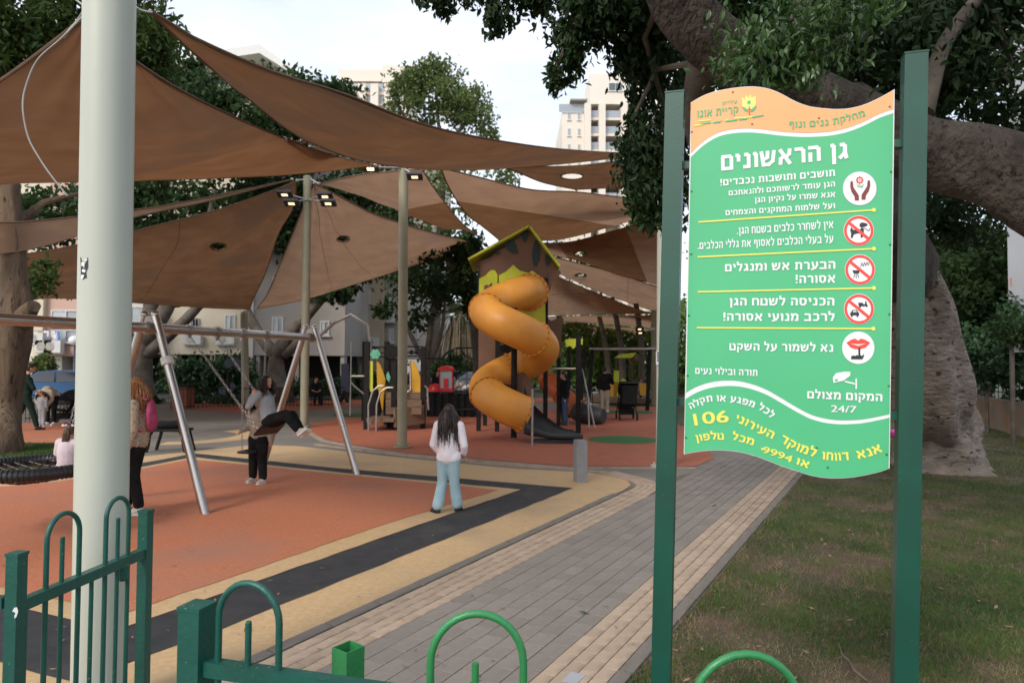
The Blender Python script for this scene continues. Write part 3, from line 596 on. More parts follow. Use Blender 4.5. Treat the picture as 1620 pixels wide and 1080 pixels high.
# ---- trees behind the sails
def tree(name, label, base, trunk, branches, blobs, leafm, barkm, seed, lsize, r0=0.3, group=None, clumps=45, tight=.16):
    t = thing(name, label, 'tree', base, 0, group); mb = MB()
    rs = [r0 * (1 - .62 * i / max(1, len(trunk) - 1)) for i in range(len(trunk))]; rs[0] *= 1.25
    noisy_tube(mb, trunk, rs, 14, .06, 3); mb.build('trunk', barkm, t, True, ang=60)
    if branches:
        for q, r in branches: mb = MB(); noisy_tube(mb, q, [r * (1 - .6 * i / (len(q) - 1)) for i in range(len(q))], 9, .05, 2); mb.build('branch', barkm, t, True, ang=60)
    leafcloud('crown', blobs, lsize, leafm, t, seed, clumps, tight=tight)
    return t
g1 = G(222, 639)
tree('spreading_tree', 'broad dark tree with forked grey limbs behind the left steel A-frame', g1,
     [g1, at(224, 600, 31.5), at(228, 545, 31.5), at(232, 510, 31.5)], [([at(228, 540, 31.5), at(262, 490, 31.5), at(275, 450, 31.5), at(258, 380, 31.5)], 0.422), ([at(232, 560, 31.5), at(290, 510, 31.5), at(330, 468, 31.5), at(380, 440, 31.5)], 0.307), ([at(228, 560, 31.5), at(196, 520, 31.5), at(170, 470, 31.5)], 0.282), ([at(232, 520, 31.5), at(240, 440, 31.5), at(200, 330, 31.5)], 0.384), ([at(265, 480, 31.5), at(300, 460, 31.5), at(340, 300, 31.5)], 0.256)],
     [B(350, 180, 32, 130, 2.5, 70, 6500), B(280, 130, 33, 60, 1.5, 40, 1800), B(420, 215, 32, 70, 2, 50, 2400), B(180, 330, 31, 190, 2.5, 55, 4500), B(345, 392, 36, 40, 1, 30, 700), B(350, 330, 34, 120, 2, 60, 3000), B(90, 420, 33, 60, 1, 60, 500), B(458, 375, 35, 26, 1, 40, 900)], M['leaf_mid'], M['bark3'], 31, .165, .60)
g2 = G(440, 638)
tree('spreading_tree', 'pale-trunked spreading tree behind the curly haired girl on the swing', g2,
     [g2, at(438, 610, 32), at(436, 575, 32), at(440, 545, 32)], [([at(438, 560, 32), at(470, 515, 32), at(510, 470, 32), at(545, 430, 32)], 0.384), ([at(434, 560, 32), at(408, 525, 32), at(385, 480, 32), at(370, 430, 32)], 0.333), ([at(448, 560, 32), at(480, 530, 32), at(490, 440, 32), at(485, 380, 32)], 0.282), ([at(500, 480, 32), at(480, 455, 32), at(450, 440, 32)], 0.179)],
     [B(543, 378, 36, 50, 1, 34, 800), B(520, 458, 32.0, 46, 1.2, 24, 800), B(545, 420, 32.5, 60, 1.6, 34, 1000), B(600, 400, 33.0, 70, 2, 34, 1300), B(480, 160, 34.0, 60, 2, 40, 1500), B(540, 150, 34.0, 40, 1.2, 26, 700), B(470, 300, 34.0, 110, 2, 60, 2600), B(590, 320, 34.0, 120, 2, 60, 2600)], M['leaf_mid'], M['bark3'], 32, .165, .62)
g3 = G(688, 636)
tree('slender_tree', 'slender tree whose trunk leans behind the rope nets', g3,
     [g3, at(672, 590, 31), at(676, 560, 31), at(684, 500, 31), at(690, 440, 31)], [([at(674, 580, 31), at(650, 530, 31), at(625, 480, 31)], .14), ([at(684, 500, 31), at(712, 440, 31), at(700, 380, 31)], .16), ([at(672, 590, 31), at(700, 520, 31), at(704, 450, 31)], .12)],
     [B(680, 445, 30, 50, 1.4, 50, 900), B(640, 440, 30, 40, 1.4, 40, 500), B(655, 505, 31, 30, .8, 20, 260), B(610, 490, 31, 24, .8, 16, 180), B(715, 450, 30, 30, 1.2, 26, 400)], M['leaf_mid'], M['bark3'], 33, .14, .22)
g4 = G(760, 640)
tree('dark_tree', 'dark leafy tree pressed against the left side of the slide tower', g4, [g4, at(757, 560, 29), at(745, 480, 28), at(715, 420, 27), at(700, 380, 27)], [([at(756, 520, 28), at(742, 478, 28), at(722, 440, 28), at(703, 402, 28)], .24)],
     [B(735, 410, 27, 34, 1.5, 50, 1700), B(745, 460, 27, 20, 1, 40, 600), B(700, 395, 27, 40, 1.4, 30, 600), B(650, 390, 28, 60, 1.4, 30, 600)], M['leaf_mid'], M['bark3'], 34, .13, .3)
g5 = G(690, 625)
tree('light_tree', 'pale green airy tree standing above the middle sail against the sky', g5, [g5, at(690, 450, 40), at(700, 300, 40), at(695, 200, 40)], [([at(700, 260, 40), at(650, 200, 40), at(620, 150, 40)], .14), ([at(698, 240, 40), at(740, 190, 40), at(760, 150, 40)], .14), ([at(696, 220, 40), at(690, 140, 40), at(700, 100, 40)], .12)],
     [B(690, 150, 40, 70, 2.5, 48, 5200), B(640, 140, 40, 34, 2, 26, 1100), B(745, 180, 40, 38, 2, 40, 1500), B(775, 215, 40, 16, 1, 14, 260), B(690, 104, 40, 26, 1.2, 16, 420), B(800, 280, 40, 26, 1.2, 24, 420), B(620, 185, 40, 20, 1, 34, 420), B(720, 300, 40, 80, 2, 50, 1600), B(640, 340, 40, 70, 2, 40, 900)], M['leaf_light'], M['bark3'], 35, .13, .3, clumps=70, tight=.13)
for i, (px, py, Y, w, hh, n) in enumerate([(950, 410, 52, 110, 56, 3200), (930, 540, 44, 60, 70, 2600), (1000, 560, 46, 60, 60, 2600), (1080, 540, 42, 60, 80, 2400), (880, 560, 48, 40, 50, 1200), (1560, 470, 26, 80, 120, 12000), (1500, 430, 30, 60, 90, 6000), (1420, 480, 34, 60, 120, 3000), (1340, 560, 40, 120, 120, 3000), (1200, 540, 44, 120, 90, 3000), (1640, 420, 22, 50, 160, 4000)]):
    g = G(px, 575 + 1080 * 1.85 / Y); right = px > 1150 or py < 450
    tree('park_tree', ['tall tree whose crown shows through the slits between the right sails', 'bushy bright tree beyond the toddler playhouse', 'bright leafy tree right of the toddler playhouse', 'bright tree behind the near pale sail pole', 'bright low tree behind the tunnel slide', 'dense dark tree overhanging the concrete retaining wall', 'dark tree between the ficus trunk and the retaining wall', 'dark tree seen through the gap right of the sign board', 'leafy tree hidden mostly behind the green sign', 'leafy tree behind the left half of the green sign', 'dark tree at the right edge above the retaining wall'][i], g,
         [g, lerp(g, at(px, py, Y), .6), at(px + 4, py - 10, Y)], [([at(px, py + 30, Y), at(px + 20, py - 20, Y)], .12), ([at(px, py + 30, Y), at(px - 20, py - 20, Y)], .12)],
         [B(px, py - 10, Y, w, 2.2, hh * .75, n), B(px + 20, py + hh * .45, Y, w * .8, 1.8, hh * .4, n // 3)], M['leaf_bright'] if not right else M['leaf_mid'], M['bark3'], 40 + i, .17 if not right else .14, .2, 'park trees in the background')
for i, (px, x2, py, Y) in enumerate([(985, 968, 470, 34), (1012, 1006, 480, 33), (962, 948, 500, 36)]):
    g = G(px, 575 + 1080 * 1.85 / Y); mb = MB(); noisy_tube(mb, [g, lerp(g, at(x2, py, Y), .5) + V((.2, 0, 0)), at(x2, py, Y)], [.19, .15, .12], 10, .06)
    mb.thing('tree_trunk', M['bark3'], ['slim leaning grey tree trunk above the seated playhouse', 'straight grey tree trunk right of the playhouse roof', 'thin tree trunk left of the playhouse roof'][i], 'tree', 'trunks behind the playhouse', True)
# ---- palm with a skirt of dead fronds
gpm = G(727, 628); Yp = 37
pm = thing('palm_tree', 'palm with a skirt of dry hanging fronds left of the slide tower', 'palm', gpm)
mb = MB(); noisy_tube(mb, [gpm, at(727, 560, Yp), at(727, 505, Yp)], [.35, .3, .3], 12, .05); mb.build('trunk', M['bark2'], pm, True)
mb = MB(); c = at(727, 505, Yp)
for i in range(300):
    a = rnd.uniform(0, 6.3); l = rnd.uniform(2.2, 3.6); sp = rnd.uniform(.25, 1.25); d = V((math.cos(a), math.sin(a), 0))
    p0 = c + V((0, 0, rnd.uniform(-.8, .4))); p1 = p0 + d * sp * .8 + V((0, 0, -.3)); p2 = p0 + d * sp * 1.3 + V((0, 0, -l)); sd_ = V((-d.y, d.x, 0)) * .02
    mb.add([p0 - sd_, p0 + sd_, p1 + sd_ * 2, p1 - sd_ * 2, p2 + sd_, p2 - sd_], [(0, 1, 2, 3), (3, 2, 4, 5)])
mb.build('dead_frond_skirt', M['frond'], pm, kind='stuff')
for i in range(26):
    mb = MB(); a = i * 2.4; e = rnd.uniform(-.3, 1.2); d = V((math.cos(a) * math.cos(e), math.sin(a) * math.cos(e), math.sin(e))); L = rnd.uniform(1.8, 2.8); pts = [c + V((0, 0, .2)) + d * L * t + V((0, 0, -1.5 * t * t)) for t in (0, .25, .5, .75, 1)]
    mb.tube(pts, [.03, .025, .02, .015, .008], 4)
    for j in range(14):
        t = .2 + .8 * j / 14; p = c + V((0, 0, .2)) + d * L * t + V((0, 0, -1.5 * t * t)); sd_ = d.cross(V((0, 0, 1))).normalized()
        for s_ in (-1, 1): q = p + sd_ * s_ * .5 + d * .2 + V((0, 0, -.25)); mb.add([p, p + d * .05, q], [(0, 1, 2)])
    mb.build('frond', M['frond_g'], pm)
# ================================================================== POLES
def pole(name, label, p0, p1, r, m, base=True, group=None, cap=True):
    t = thing(name, label, 'pole', p0, 0, group); p0, p1 = V(p0), V(p1)
    mb = MB(); mb.tube([p0 - V((0, 0, .05)), p1], r, 40 if r > .1 else 20); mb.build('shaft', m, t, True)
    mb = MB(); mb.lathe(p1, [(r * 1.04, -.02), (r * 1.04, .02), (r * .6, .05), (.02, .06)], 20); mb.build('cap', m, t, True)
    if base:
        mb = MB(); mb.lathe((p0.x, p0.y, 0.026), [(r * 1.9, 0), (r * 1.9, .02), (r * 1.2, .025)], 24)
        for k in range(4):
            a = PI / 4 + k * PI / 2; mb.tube([p0 + V((math.cos(a), math.sin(a), 0)) * r * 1.55 + V((0, 0, .03)), p0 + V((math.cos(a), math.sin(a), 0)) * r * 1.55 + V((0, 0, .09))], .015, 6)
        mb.build('base_plate', m, t)
    return t
GP = 'poles holding up the shade sails'
mp_ = pole('sail_pole', 'thick pale green pole in the left foreground with a torn black and white sticker', at(155.5, 575 + 1080 * 1.85 / 3.62, 3.62), at(176, -150, 3.62), .127, M['pole'], True, GP)
# torn sticker on the near pole, wrapped round its left side
def wrap_patch(name, px, y0, y1, poly_pxs, r, Y, m, parent):
    mb = MB(); n = len(poly_pxs)
    axis = lambda py: at(155.5 + (1130 - py) * (176 - 155.5) / 1280, py, Y)
    vv = []
    for px_, py_ in poly_pxs:
        a = axis(py_); d = at(px_, py_, Y); f_ = V((CAM.x - a.x, CAM.y - a.y, 0)).normalized(); g_ = V((-f_.y, f_.x, 0)); D_ = V((a.x - CAM.x, a.y - CAM.y, 0)).length
        be = math.atan2(d.x, d.y) - math.atan2(a.x, a.y); s_ = max(-.97, min(.97, D_ * math.sin(be) / r * .97)); q_ = a + f_ * (r * math.sqrt(1 - s_ * s_)) + g_ * (r * s_); vv.append(V((q_.x, q_.y, a.z)))
    mb.add(vv, [tuple(range(n))]); return mb.build(name, m, parent)
for pl, m_, rr in (([(126, 412), (139, 414), (139, 428), (136, 436), (137, 444), (130, 447), (127, 440), (127, 425)], M['sblack'], .1285), ([(128, 420), (133, 421), (133, 426), (128, 426)], M['swhite'], .1295), ([(129, 431), (135, 432), (134, 436), (129, 435)], M['swhite'], .1295), ([(128, 439), (133, 440), (130, 446), (127, 445)], M['swhite'], .1295), ([(133, 415), (138, 416), (136, 419)], M['swhite'], .1295)):
    wrap_patch('sticker', 0, 0, 0, pl, rr, 3.62, m_, mp_)
pa = pole('sail_pole', 'olive sail pole standing beside the white hooded girl with three floodlights', G(636, 709), at(638.5, 263, 14.9), .105, M['pole2'], True, GP)
pb = pole('sail_pole', 'olive sail pole behind the swing A-frame carrying four floodlights', G(481, 676), at(486.5, 281, 19.6), .115, M['pole2'], True, GP)
pc = pole('sail_pole', 'thinner olive pole behind the swinging girl where two sails meet', G(389, 640), at(386, 489, 30.4), .16, M['pole2'], True, GP)
pd = pole('sail_pole', 'pale pole close behind the left post of the green sign', G(1047, 740), at(1050, 150, 12.3), .105, M['pole'], True, GP)
pe = pole('sail_pole', 'grey pole beyond the stroller with two small lit lamps', G(1035.5, 641), at(1036, 492, 30.2), .17, M['pole2'], True, GP)
mb = MB(); q = at(1040.5, 566, 12.18); mb.box(q, (.06, .005, .24)); mb.build('sticker', M['swhite'], pd)
mb = MB()
for k in range(4): mb.box(at(1041, 558 + k * 4, 12.17), (.03, .005, .028))
mb.build('sticker_mark', M['sblack'], pd)
# ================================================================== FLOODLIGHTS
def flood(px, py, Y, ax, label, lampm='lampw', s=1.0, foot=None, tilt=0.5):
    c = at(px, py, Y); t = thing('floodlight', label, 'floodlight', c, 0, 'floodlights on the sail poles')
    X = V((ax, 0, 0)).normalized(); Z = V((0, tilt, 1)).normalized()
    mb = MB(); mb.box(c + Z * .05 * s, (.42 * s, .26 * s, .07 * s), X, None, Z)
    for k in range(5): mb.box(c + Z * .1 * s + X * (k - 2) * .07 * s, (.012 * s, .22 * s, .05 * s), X, None, Z)
    mb.build('housing', M['lampcase'], t)
    mb = MB(); mb.box(c + Z * .012 * s, (.17 * s, .09 * s, .02 * s), X, None, Z); mb.build('lens', M[lampm], t)
    if foot is not None: mb = MB(); mb.tube([c + Z * .07 * s, foot], .025, 6); mb.build('arm', M['steel_dull'], t)
    return t
ft = at(486, 316, 19.5)
flood(450, 309, 19.2, 1, 'lit floodlight, upper left of the four round the olive pole', foot=ft); flood(461, 323, 19.0, 1, 'lit floodlight, lower left of the four round the olive pole', foot=ft)
flood(514, 312, 19.2, 1, 'lit floodlight, upper right of the four round the olive pole', foot=ft); flood(519, 323, 19.0, 1, 'lit floodlight, lower right of the four round the olive pole', foot=ft)
ft = at(638, 266, 14.85)
flood(586, 268, 14.4, 1, 'lit floodlight on the left arm of the middle sail pole', 'lamp', .8, ft); flood(697, 262, 14.2, 1, 'brightest warm floodlight on the right arm of the middle sail pole', 'lamp', .8, ft, .2); flood(656, 281, 14.6, 1, 'white floodlight hanging just right of the middle sail pole', 'lampw', .8, ft)
ft = at(1036, 520, 30)
flood(1012, 521, 29, 1, 'upper small lit lamp on the far grey pole', 'lampw', .8, ft, 1); flood(1013, 527, 29, 1, 'lower small lit lamp on the far grey pole', 'lampw', .8, ft, 1)
# ================================================================== SAILS
def bez(a, via, b, t):
    """quadratic-ish curve through 'via' points (world)"""
    P = [a] + via + [b]; L = [0]
    for i in range(1, len(P)): L.append(L[-1] + (P[i] - P[i - 1]).length)
    u = t * L[-1]; i = 1
    while i < len(P) - 1 and L[i] < u: i += 1
    k = (u - L[i - 1]) / (L[i] - L[i - 1] + 1e-9)
    p0, p1, p2, p3 = P[max(i - 2, 0)], P[i - 1], P[i], P[min(i + 1, len(P) - 1)]
    return 0.5 * ((2 * p1) + (p2 - p0) * k + (2 * p0 - 5 * p1 + 4 * p2 - p3) * k * k + (3 * p1 - p0 - 3 * p2 + p3) * k ** 3)
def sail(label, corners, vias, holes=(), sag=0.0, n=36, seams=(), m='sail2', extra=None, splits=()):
    """corners: 3 or 4 of (px,py,Y) going round; vias[i]: pixel points on edge i->i+1 (depth follows the edge)"""
    n = 80 if holes else n
    C = [at(*c) for c in corners]; nc = len(C); E = []
    for i in range(nc):
        a, b = corners[i], corners[(i + 1) % nc]; vi = []
        for v_ in vias[i]:
            if len(v_) == 3: vi.append(at(*v_)); continue
            L1 = math.hypot(v_[0] - a[0], v_[1] - a[1]); L2 = math.hypot(b[0] - v_[0], b[1] - v_[1]); k = L1 / (L1 + L2)
            vi.append(at(v_[0], v_[1], 1 / lerp(1 / a[2], 1 / b[2], k)))
        E.append((C[i], vi, C[(i + 1) % nc]))
    if nc == 3: E = [E[0], E[1], E[2], (C[0], [], C[0])]; 
    e0 = lambda t: bez(*E[0], t); e1 = lambda t: bez(*E[1], t); e2 = lambda t: bez(*E[2], 1 - t); e3 = lambda t: (C[0] if nc == 3 else bez(*E[3], 1 - t))
    A, Bc, Cc = C[0], C[1], C[2]; Dc = C[0] if nc == 3 else C[3]
    def S(u, v):
        p = lerp(e0(u), e2(u), v) + lerp(e3(v), e1(v), u) - (lerp(lerp(A, Bc, u), lerp(Dc, Cc, u), v))
        w = 16 * u * (1 - u) * v * (1 - v); p = p.copy(); p.z -= sag * w; cu_ = math.exp(-9 * (u * u + v * v)) + math.exp(-9 * ((1 - u) ** 2 + v * v)) + math.exp(-9 * ((1 - u) ** 2 + (1 - v) ** 2)); p.z += .05 * cu_ * w ** .4 * math.sin(14 * math.atan2(v + .02, u + .02) + 9 * u)
        p.z += .012 * math.sin(u * 31 + v * 9) * w ** .3 + .01 * math.sin(v * 41 - u * 13) * w ** .3
        return p
    root = thing('shade_sail', label, 'shade sail', A, 0, 'brown shade sails over the playground')
    mb = MB(); P = [[S(i / n, j / n) for j in range(n + 1)] for i in range(n + 1)]
    mb.v = [tuple(P[i][j]) for i in range(n + 1) for j in range(n + 1)]
    cut = lambda p: any(((pp[0] - h[0]) / h[2]) ** 2 + ((pp[1] - h[1]) / h[3]) ** 2 < 1 for h in holes for pp in [proj(p)])
    for i in range(n):
        for j in range(n):
            c = (P[i][j] + P[i + 1][j] + P[i][j + 1] + P[i + 1][j + 1]) / 4
            if holes and cut(c): continue
            k = n + 1; mb.f.append((i * k + j, (i + 1) * k + j, (i + 1) * k + j + 1, i * k + j + 1))
    ob = mb.build('cloth', M[m], root, True, ang=80)
    for (pa_, pb_, m2) in splits:   # sewn-on panel of another cloth batch beyond a straight seam
        A_, B_ = ray(*pa_), ray(*pb_); nn = A_.cross(B_).normalized(); bm = bmesh.new(); bm.from_mesh(ob.data)
        wm = wmat(ob); co = wm.inverted() @ CAM
        bmesh.ops.bisect_plane(bm, geom=bm.verts[:] + bm.edges[:] + bm.faces[:], plane_co=co, plane_no=nn)
        bm2 = bm.copy(); ds = lambda f: (f.calc_center_median() - co).dot(nn)
        bmesh.ops.delete(bm, geom=[f for f in bm.faces if ds(f) < 0], context='FACES'); bmesh.ops.delete(bm2, geom=[f for f in bm2.faces if ds(f) >= 0], context='FACES')
        bm.to_mesh(ob.data); me2 = bpy.data.meshes.new('cloth_panel'); bm2.to_mesh(me2); bm.free(); bm2.free(); me2.materials.clear(); me2.materials.append(M[m2])
        ob = link('cloth_panel', me2, M[m2], root) if me2.polygons else ob
    mb = MB()
    for fn in ([e0, e1, e2] + ([e3] if nc == 4 else [])):
        mb.tube([fn(i / n) for i in range(n + 1)], .018 if C[0].y > 9 else .012, 6)
    for h in holes:
        # hem ring of the round vent, in the plane of the cloth
        best = min(((i, j) for i in range(1, n) for j in range(1, n)), key=lambda q: (V(proj(P[q[0]][q[1]])) - V((h[0], h[1]))).length)
        i, j = best; o_ = P[i][j]; X = (P[i + 1][j] - P[i - 1][j]).normalized(); nn = X.cross(P[i][j + 1] - P[i][j - 1]).normalized()
        ring = []
        for k in range(33):
            a = 2 * PI * k / 32; px_, py_ = h[0] + h[2] * 1.1 * math.cos(a), h[1] + h[3] * 1.1 * math.sin(a)
            d = ray(px_, py_); t_ = (o_ - CAM).dot(nn) / d.dot(nn); ring.append(CAM + d * t_)
        mb.tube(ring, .022, 6)
    mb.build('hem', M['hem'], root, True)
    mb = MB()
    for c, k in seams:
        pts = [(S(c, i / n) if k == 0 else S(i / n, c)) - V((0, 0, .004)) for i in range(1, n)]
        mb.tube(pts, .006, 4)
    if seams: mb.build('seam', M['hem'], root, True)
    for i in range(nc):  # corner rings
        mb = MB(); ctr = C[(i + 1) % nc]; rr_ = .012 if corners[(i + 1) % nc][2] < 6 else .05; mb.ell(ctr, (rr_, rr_, rr_), 8, 6); mb.build('corner_ring', M['steel_dull'], root)
    return root
def proj(p):
    d = V(p) - CAM; z = d.dot(fw); return (810 + F * d.dot(rt) / z, 540 - F * d.dot(up) / z)
sail('large brown sail at upper left seen from below behind the foreground pole', [(140, 24, 3.80), (594, 262, 14.3), (-330, 320, 8)],
     [[(215, 98, 4.5), (330, 166, 6.0), (450, 219, 9.0), (530, 247, 11.8)], [(450, 277), (250, 285), (100, 288), (0, 291)], [(-120, 198), (0, 128)]], sag=.12, n=44, m='sail', splits=[((432, 224), (205, 286), 'sail3')])
sail('long dark brown sail sweeping from the foreground pole to the upper right', [(238, 18, 4.0), (1015, 244, 18.5), (482, 222, 11.5)],
     [[(310, 62), (440, 117), (540, 147), (700, 205), (860, 233), (960, 241)], [(985, 249), (850, 263), (740, 269), (650, 266), (560, 251)], [(445, 198), (395, 158), (325, 100)]], sag=.1, seams=(), n=44, m='sail')
sail('dark brown sail with a round vent below the right end of the long sail', [(790, 262, 18), (1075, 246, 21), (1075, 290, 24), (912, 300, 21)],
     [[(900, 263), (985, 254)], [], [(985, 296)], [(860, 289), (820, 273)]], holes=[(905, 279, 16, 4.5)], seams=(), n=40, m='sail')
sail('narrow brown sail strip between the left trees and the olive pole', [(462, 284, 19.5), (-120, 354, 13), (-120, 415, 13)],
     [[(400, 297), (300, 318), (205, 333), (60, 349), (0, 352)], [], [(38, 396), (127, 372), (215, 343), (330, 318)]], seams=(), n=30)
sail('huge drooping brown sail with a small round vent at left behind the swings', [(470, 286, 19.4), (395, 489, 30.2), (-160, 466, 27), (-160, 425, 16)],
     [[(463, 330), (440, 372), (420, 432), (402, 470)], [(330, 487), (200, 478), (100, 470)], [], [(37, 402), (127, 386), (250, 356), (350, 330), (430, 302)]], holes=[(345, 390, 11, 5.5)], sag=.5, seams=((.35, 1),), n=44, m='sail')
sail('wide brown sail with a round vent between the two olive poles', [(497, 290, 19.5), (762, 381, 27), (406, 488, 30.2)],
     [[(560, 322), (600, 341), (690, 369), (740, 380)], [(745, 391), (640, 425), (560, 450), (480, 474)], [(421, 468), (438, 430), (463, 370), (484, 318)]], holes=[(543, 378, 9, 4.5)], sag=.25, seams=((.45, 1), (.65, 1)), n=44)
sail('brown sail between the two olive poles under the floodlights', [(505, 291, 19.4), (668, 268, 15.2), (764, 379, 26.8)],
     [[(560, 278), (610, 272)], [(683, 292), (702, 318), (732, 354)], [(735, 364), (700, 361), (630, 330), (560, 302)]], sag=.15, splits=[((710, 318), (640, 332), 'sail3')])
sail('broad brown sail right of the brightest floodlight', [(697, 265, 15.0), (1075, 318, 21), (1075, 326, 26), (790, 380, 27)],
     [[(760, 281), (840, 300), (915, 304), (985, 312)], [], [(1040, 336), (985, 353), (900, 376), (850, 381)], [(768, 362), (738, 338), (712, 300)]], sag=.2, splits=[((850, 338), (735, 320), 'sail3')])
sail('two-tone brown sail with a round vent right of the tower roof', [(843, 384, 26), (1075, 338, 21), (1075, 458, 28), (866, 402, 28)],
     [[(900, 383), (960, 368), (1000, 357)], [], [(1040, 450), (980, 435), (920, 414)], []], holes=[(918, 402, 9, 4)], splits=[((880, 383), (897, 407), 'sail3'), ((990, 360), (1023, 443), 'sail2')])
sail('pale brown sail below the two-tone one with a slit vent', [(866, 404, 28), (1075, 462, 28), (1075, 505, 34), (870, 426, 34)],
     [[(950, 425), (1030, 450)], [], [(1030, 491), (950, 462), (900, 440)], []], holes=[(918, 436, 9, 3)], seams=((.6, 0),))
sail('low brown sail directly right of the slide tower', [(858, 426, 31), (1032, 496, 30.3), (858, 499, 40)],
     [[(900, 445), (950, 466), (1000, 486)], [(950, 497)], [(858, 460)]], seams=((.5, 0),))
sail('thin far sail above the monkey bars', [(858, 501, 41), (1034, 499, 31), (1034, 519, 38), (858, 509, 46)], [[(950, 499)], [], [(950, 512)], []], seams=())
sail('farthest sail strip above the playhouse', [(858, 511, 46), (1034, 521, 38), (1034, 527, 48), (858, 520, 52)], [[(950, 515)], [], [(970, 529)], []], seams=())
sail('pale sliver of a sail edge painted as sunlit beyond the long sail', [(490, 232, 24), (560, 238, 24), (568, 249, 26), (500, 240, 26)], [[], [], [], []], seams=(), n=8, m='whitemetal')  # white colour stands in for sun on the cloth edge
# cables and the loose strap
def cable(label, pts, r, m, group=None):
    mb = MB(); mb.tube([bez(pts[0], list(pts[1:-1]), pts[-1], i / 40) for i in range(41)], r, 6); mb.thing('cable', m, label, 'cable', group, True)
cable('white loose strap hanging in a bow left of the foreground pole', [at(133, 24, 3.7), at(98, 60, 3.68), at(62, 92, 3.66), at(45, 125, 3.66), at(36, 165, 3.66), at(44, 215, 3.66), at(62, 250, 3.66), at(84, 282, 3.66), at(107, 310, 3.66)], .0045, M['steel_dull'])
GC = 'tension cables at the sail corners'
cable('short steel cable tying the upper left sail to the foreground pole', [at(100, 60, 3.75), at(124, 30, 3.74), at(140, 4, 3.7)], .006, M['cable'], GC)
cable('twisted steel cable above the left sail corner', [at(120, 0, 3.75), at(137, 12, 3.74), at(160, 20, 3.66)], .006, M['cable'], GC)
cable('steel cable from the foreground pole to the long sail tip', [at(205, 5, 3.62), at(222, 16, 3.8), at(240, 20, 4.0)], .007, M['cable'], GC)
cable('steel cable between the left sail and the long sail', [at(450, 219, 9), at(470, 226, 10.5), at(482, 223, 11.5)], .03, M['cable'], GC)
cable('steel cable from the olive pole top to the sails on its left', [at(486, 284, 19.6), at(468, 285, 19.5)], .02, M['cable'], GC)
cable('steel cable from the olive pole top to the sails on its right', [at(486, 280, 19.6), at(505, 291, 19.4)], .02, M['cable'], GC)
# shackles
mb = MB()
for px, py, Y in [(462, 222, 9.6), (470, 226, 10.4), (476, 222, 11)]: mb.lathe(at(px, py, Y), [(.03, -.01), (.05, 0), (.03, .01)], 8, (1, .3, 0))
mb.thing('shackle', M['cable'], 'cluster of shackles where the left and long sails meet', 'shackle')

# ================================================================== STEEL SWING
SA = V((-4.60, 8.66, 0)); SB = V((-3.45, 11.66, 0)); dd = (SB - SA).normalized(); pr = V((dd.y, -dd.x, 0)); HB = 2.28
sw = thing('steel_swing', 'long brushed steel swing beam on leaning A-frame legs', 'swing frame', SA)
mb = MB(); mb.tube([SA - dd * 5.2 + V((0, 0, HB)), SB + dd * .12 + V((0, 0, HB))], .062, 20); mb.build('beam', M['steel'], sw, True)
for k, q in enumerate((SA - dd * 4.9, SA, SB)):
    for s_ in (-1, 1):
        foot = q + pr * s_ * .99; top = q + pr * s_ * .09 + V((0, 0, HB + .17))
        mb = MB(); mb.tube([foot - V((0, 0, .05)), top], .052, 18); mb.ell(top, (.058, .058, .05), 12, 8)
        mb.build('leg', M['steel'], sw, True)
    mb = MB(); mb.box(q + V((0, 0, HB + .09)), (.16, .05, .12), pr); mb.lathe(q - dd * .08 + V((0, 0, HB)), [(.075, 0), (.075, .16)], 16, dd); mb.build('bracket', M['steel_dull'], sw)
q = lerp(SA + pr * .99, SA + pr * .09 + V((0, 0, HB + .17)), .76)
mb = MB(); mb.lathe(q, [(.066, -.05), (.075, -.045), (.075, .045), (.066, .05)], 16, (SA + pr * .09 + V((0, 0, HB + .17))) - (SA + pr * .99)); mb.build('tape_collar', M['whitemetal'], sw, True)
def chain(p, q, m, parent, r=.012, name='chain', L=.045):
    p, q = V(p), V(q); n = max(2, int((q - p).length / L)); d = (q - p).normalized(); a = d.cross(V((.3, .8, .5))).normalized(); b = d.cross(a); mb = MB()
    for i in range(n):
        c = lerp(p, q, (i + .5) / n); X = a if i % 2 else b; hl = (q - p).length / n * .62
        pts = [c + d * hl * math.cos(t) + X * r * 1.4 * math.sin(t) for t in [2 * PI * k / 8 for k in range(9)]]
        mb.tube(pts, r * .42, 4, False)
    return mb.build(name, m, parent, True)
def hang(s, t=0.0): return SA + dd * s + V((0, 0, HB - .06))
# round nest swing
NC = hang(-1.45) + V((0, 0, 0)); NC.z = .72
ns = thing('nest_swing', 'round black net basket swing hanging low at the left edge', 'swing', V((NC.x, NC.y, .6)))
mb = MB(); R_ = .62
ring = [NC + V((math.cos(t) * R_, math.sin(t) * R_, 0)) for t in [2 * PI * k / 48 for k in range(49)]]
mb.tube(ring, .062, 14, False); mb.build('rim', M['blackpl'], ns, True)
mb = MB()
for k in range(96):
    t = 2 * PI * k / 96; c = NC + V((math.cos(t) * R_, math.sin(t) * R_, 0)); e = V((math.cos(t), math.sin(t), 0))
    mb.tube([c + (e * math.cos(a) + V((0, 0, 1)) * math.sin(a)) * .066 for a in [2 * PI * i / 10 for i in range(11)]], .007, 4, False)
mb.build('rope_winding', M['blackpl'], ns, True)
mb = MB()
for k in range(-6, 7):
    o_ = k * .09; h = math.sqrt(max(0, .56 ** 2 - o_ ** 2))
    f_ = lambda x, y: NC + V((x, y, -.16 * (1 - (x * x + y * y) / .32)))
    mb.tube([f_(o_, h * t) for t in (-1, -.5, 0, .5, 1)], .011, 5); mb.tube([f_(h * t, o_) for t in (-1, -.5, 0, .5, 1)], .011, 5)
mb.build('net', M['blackpl'], ns, True)
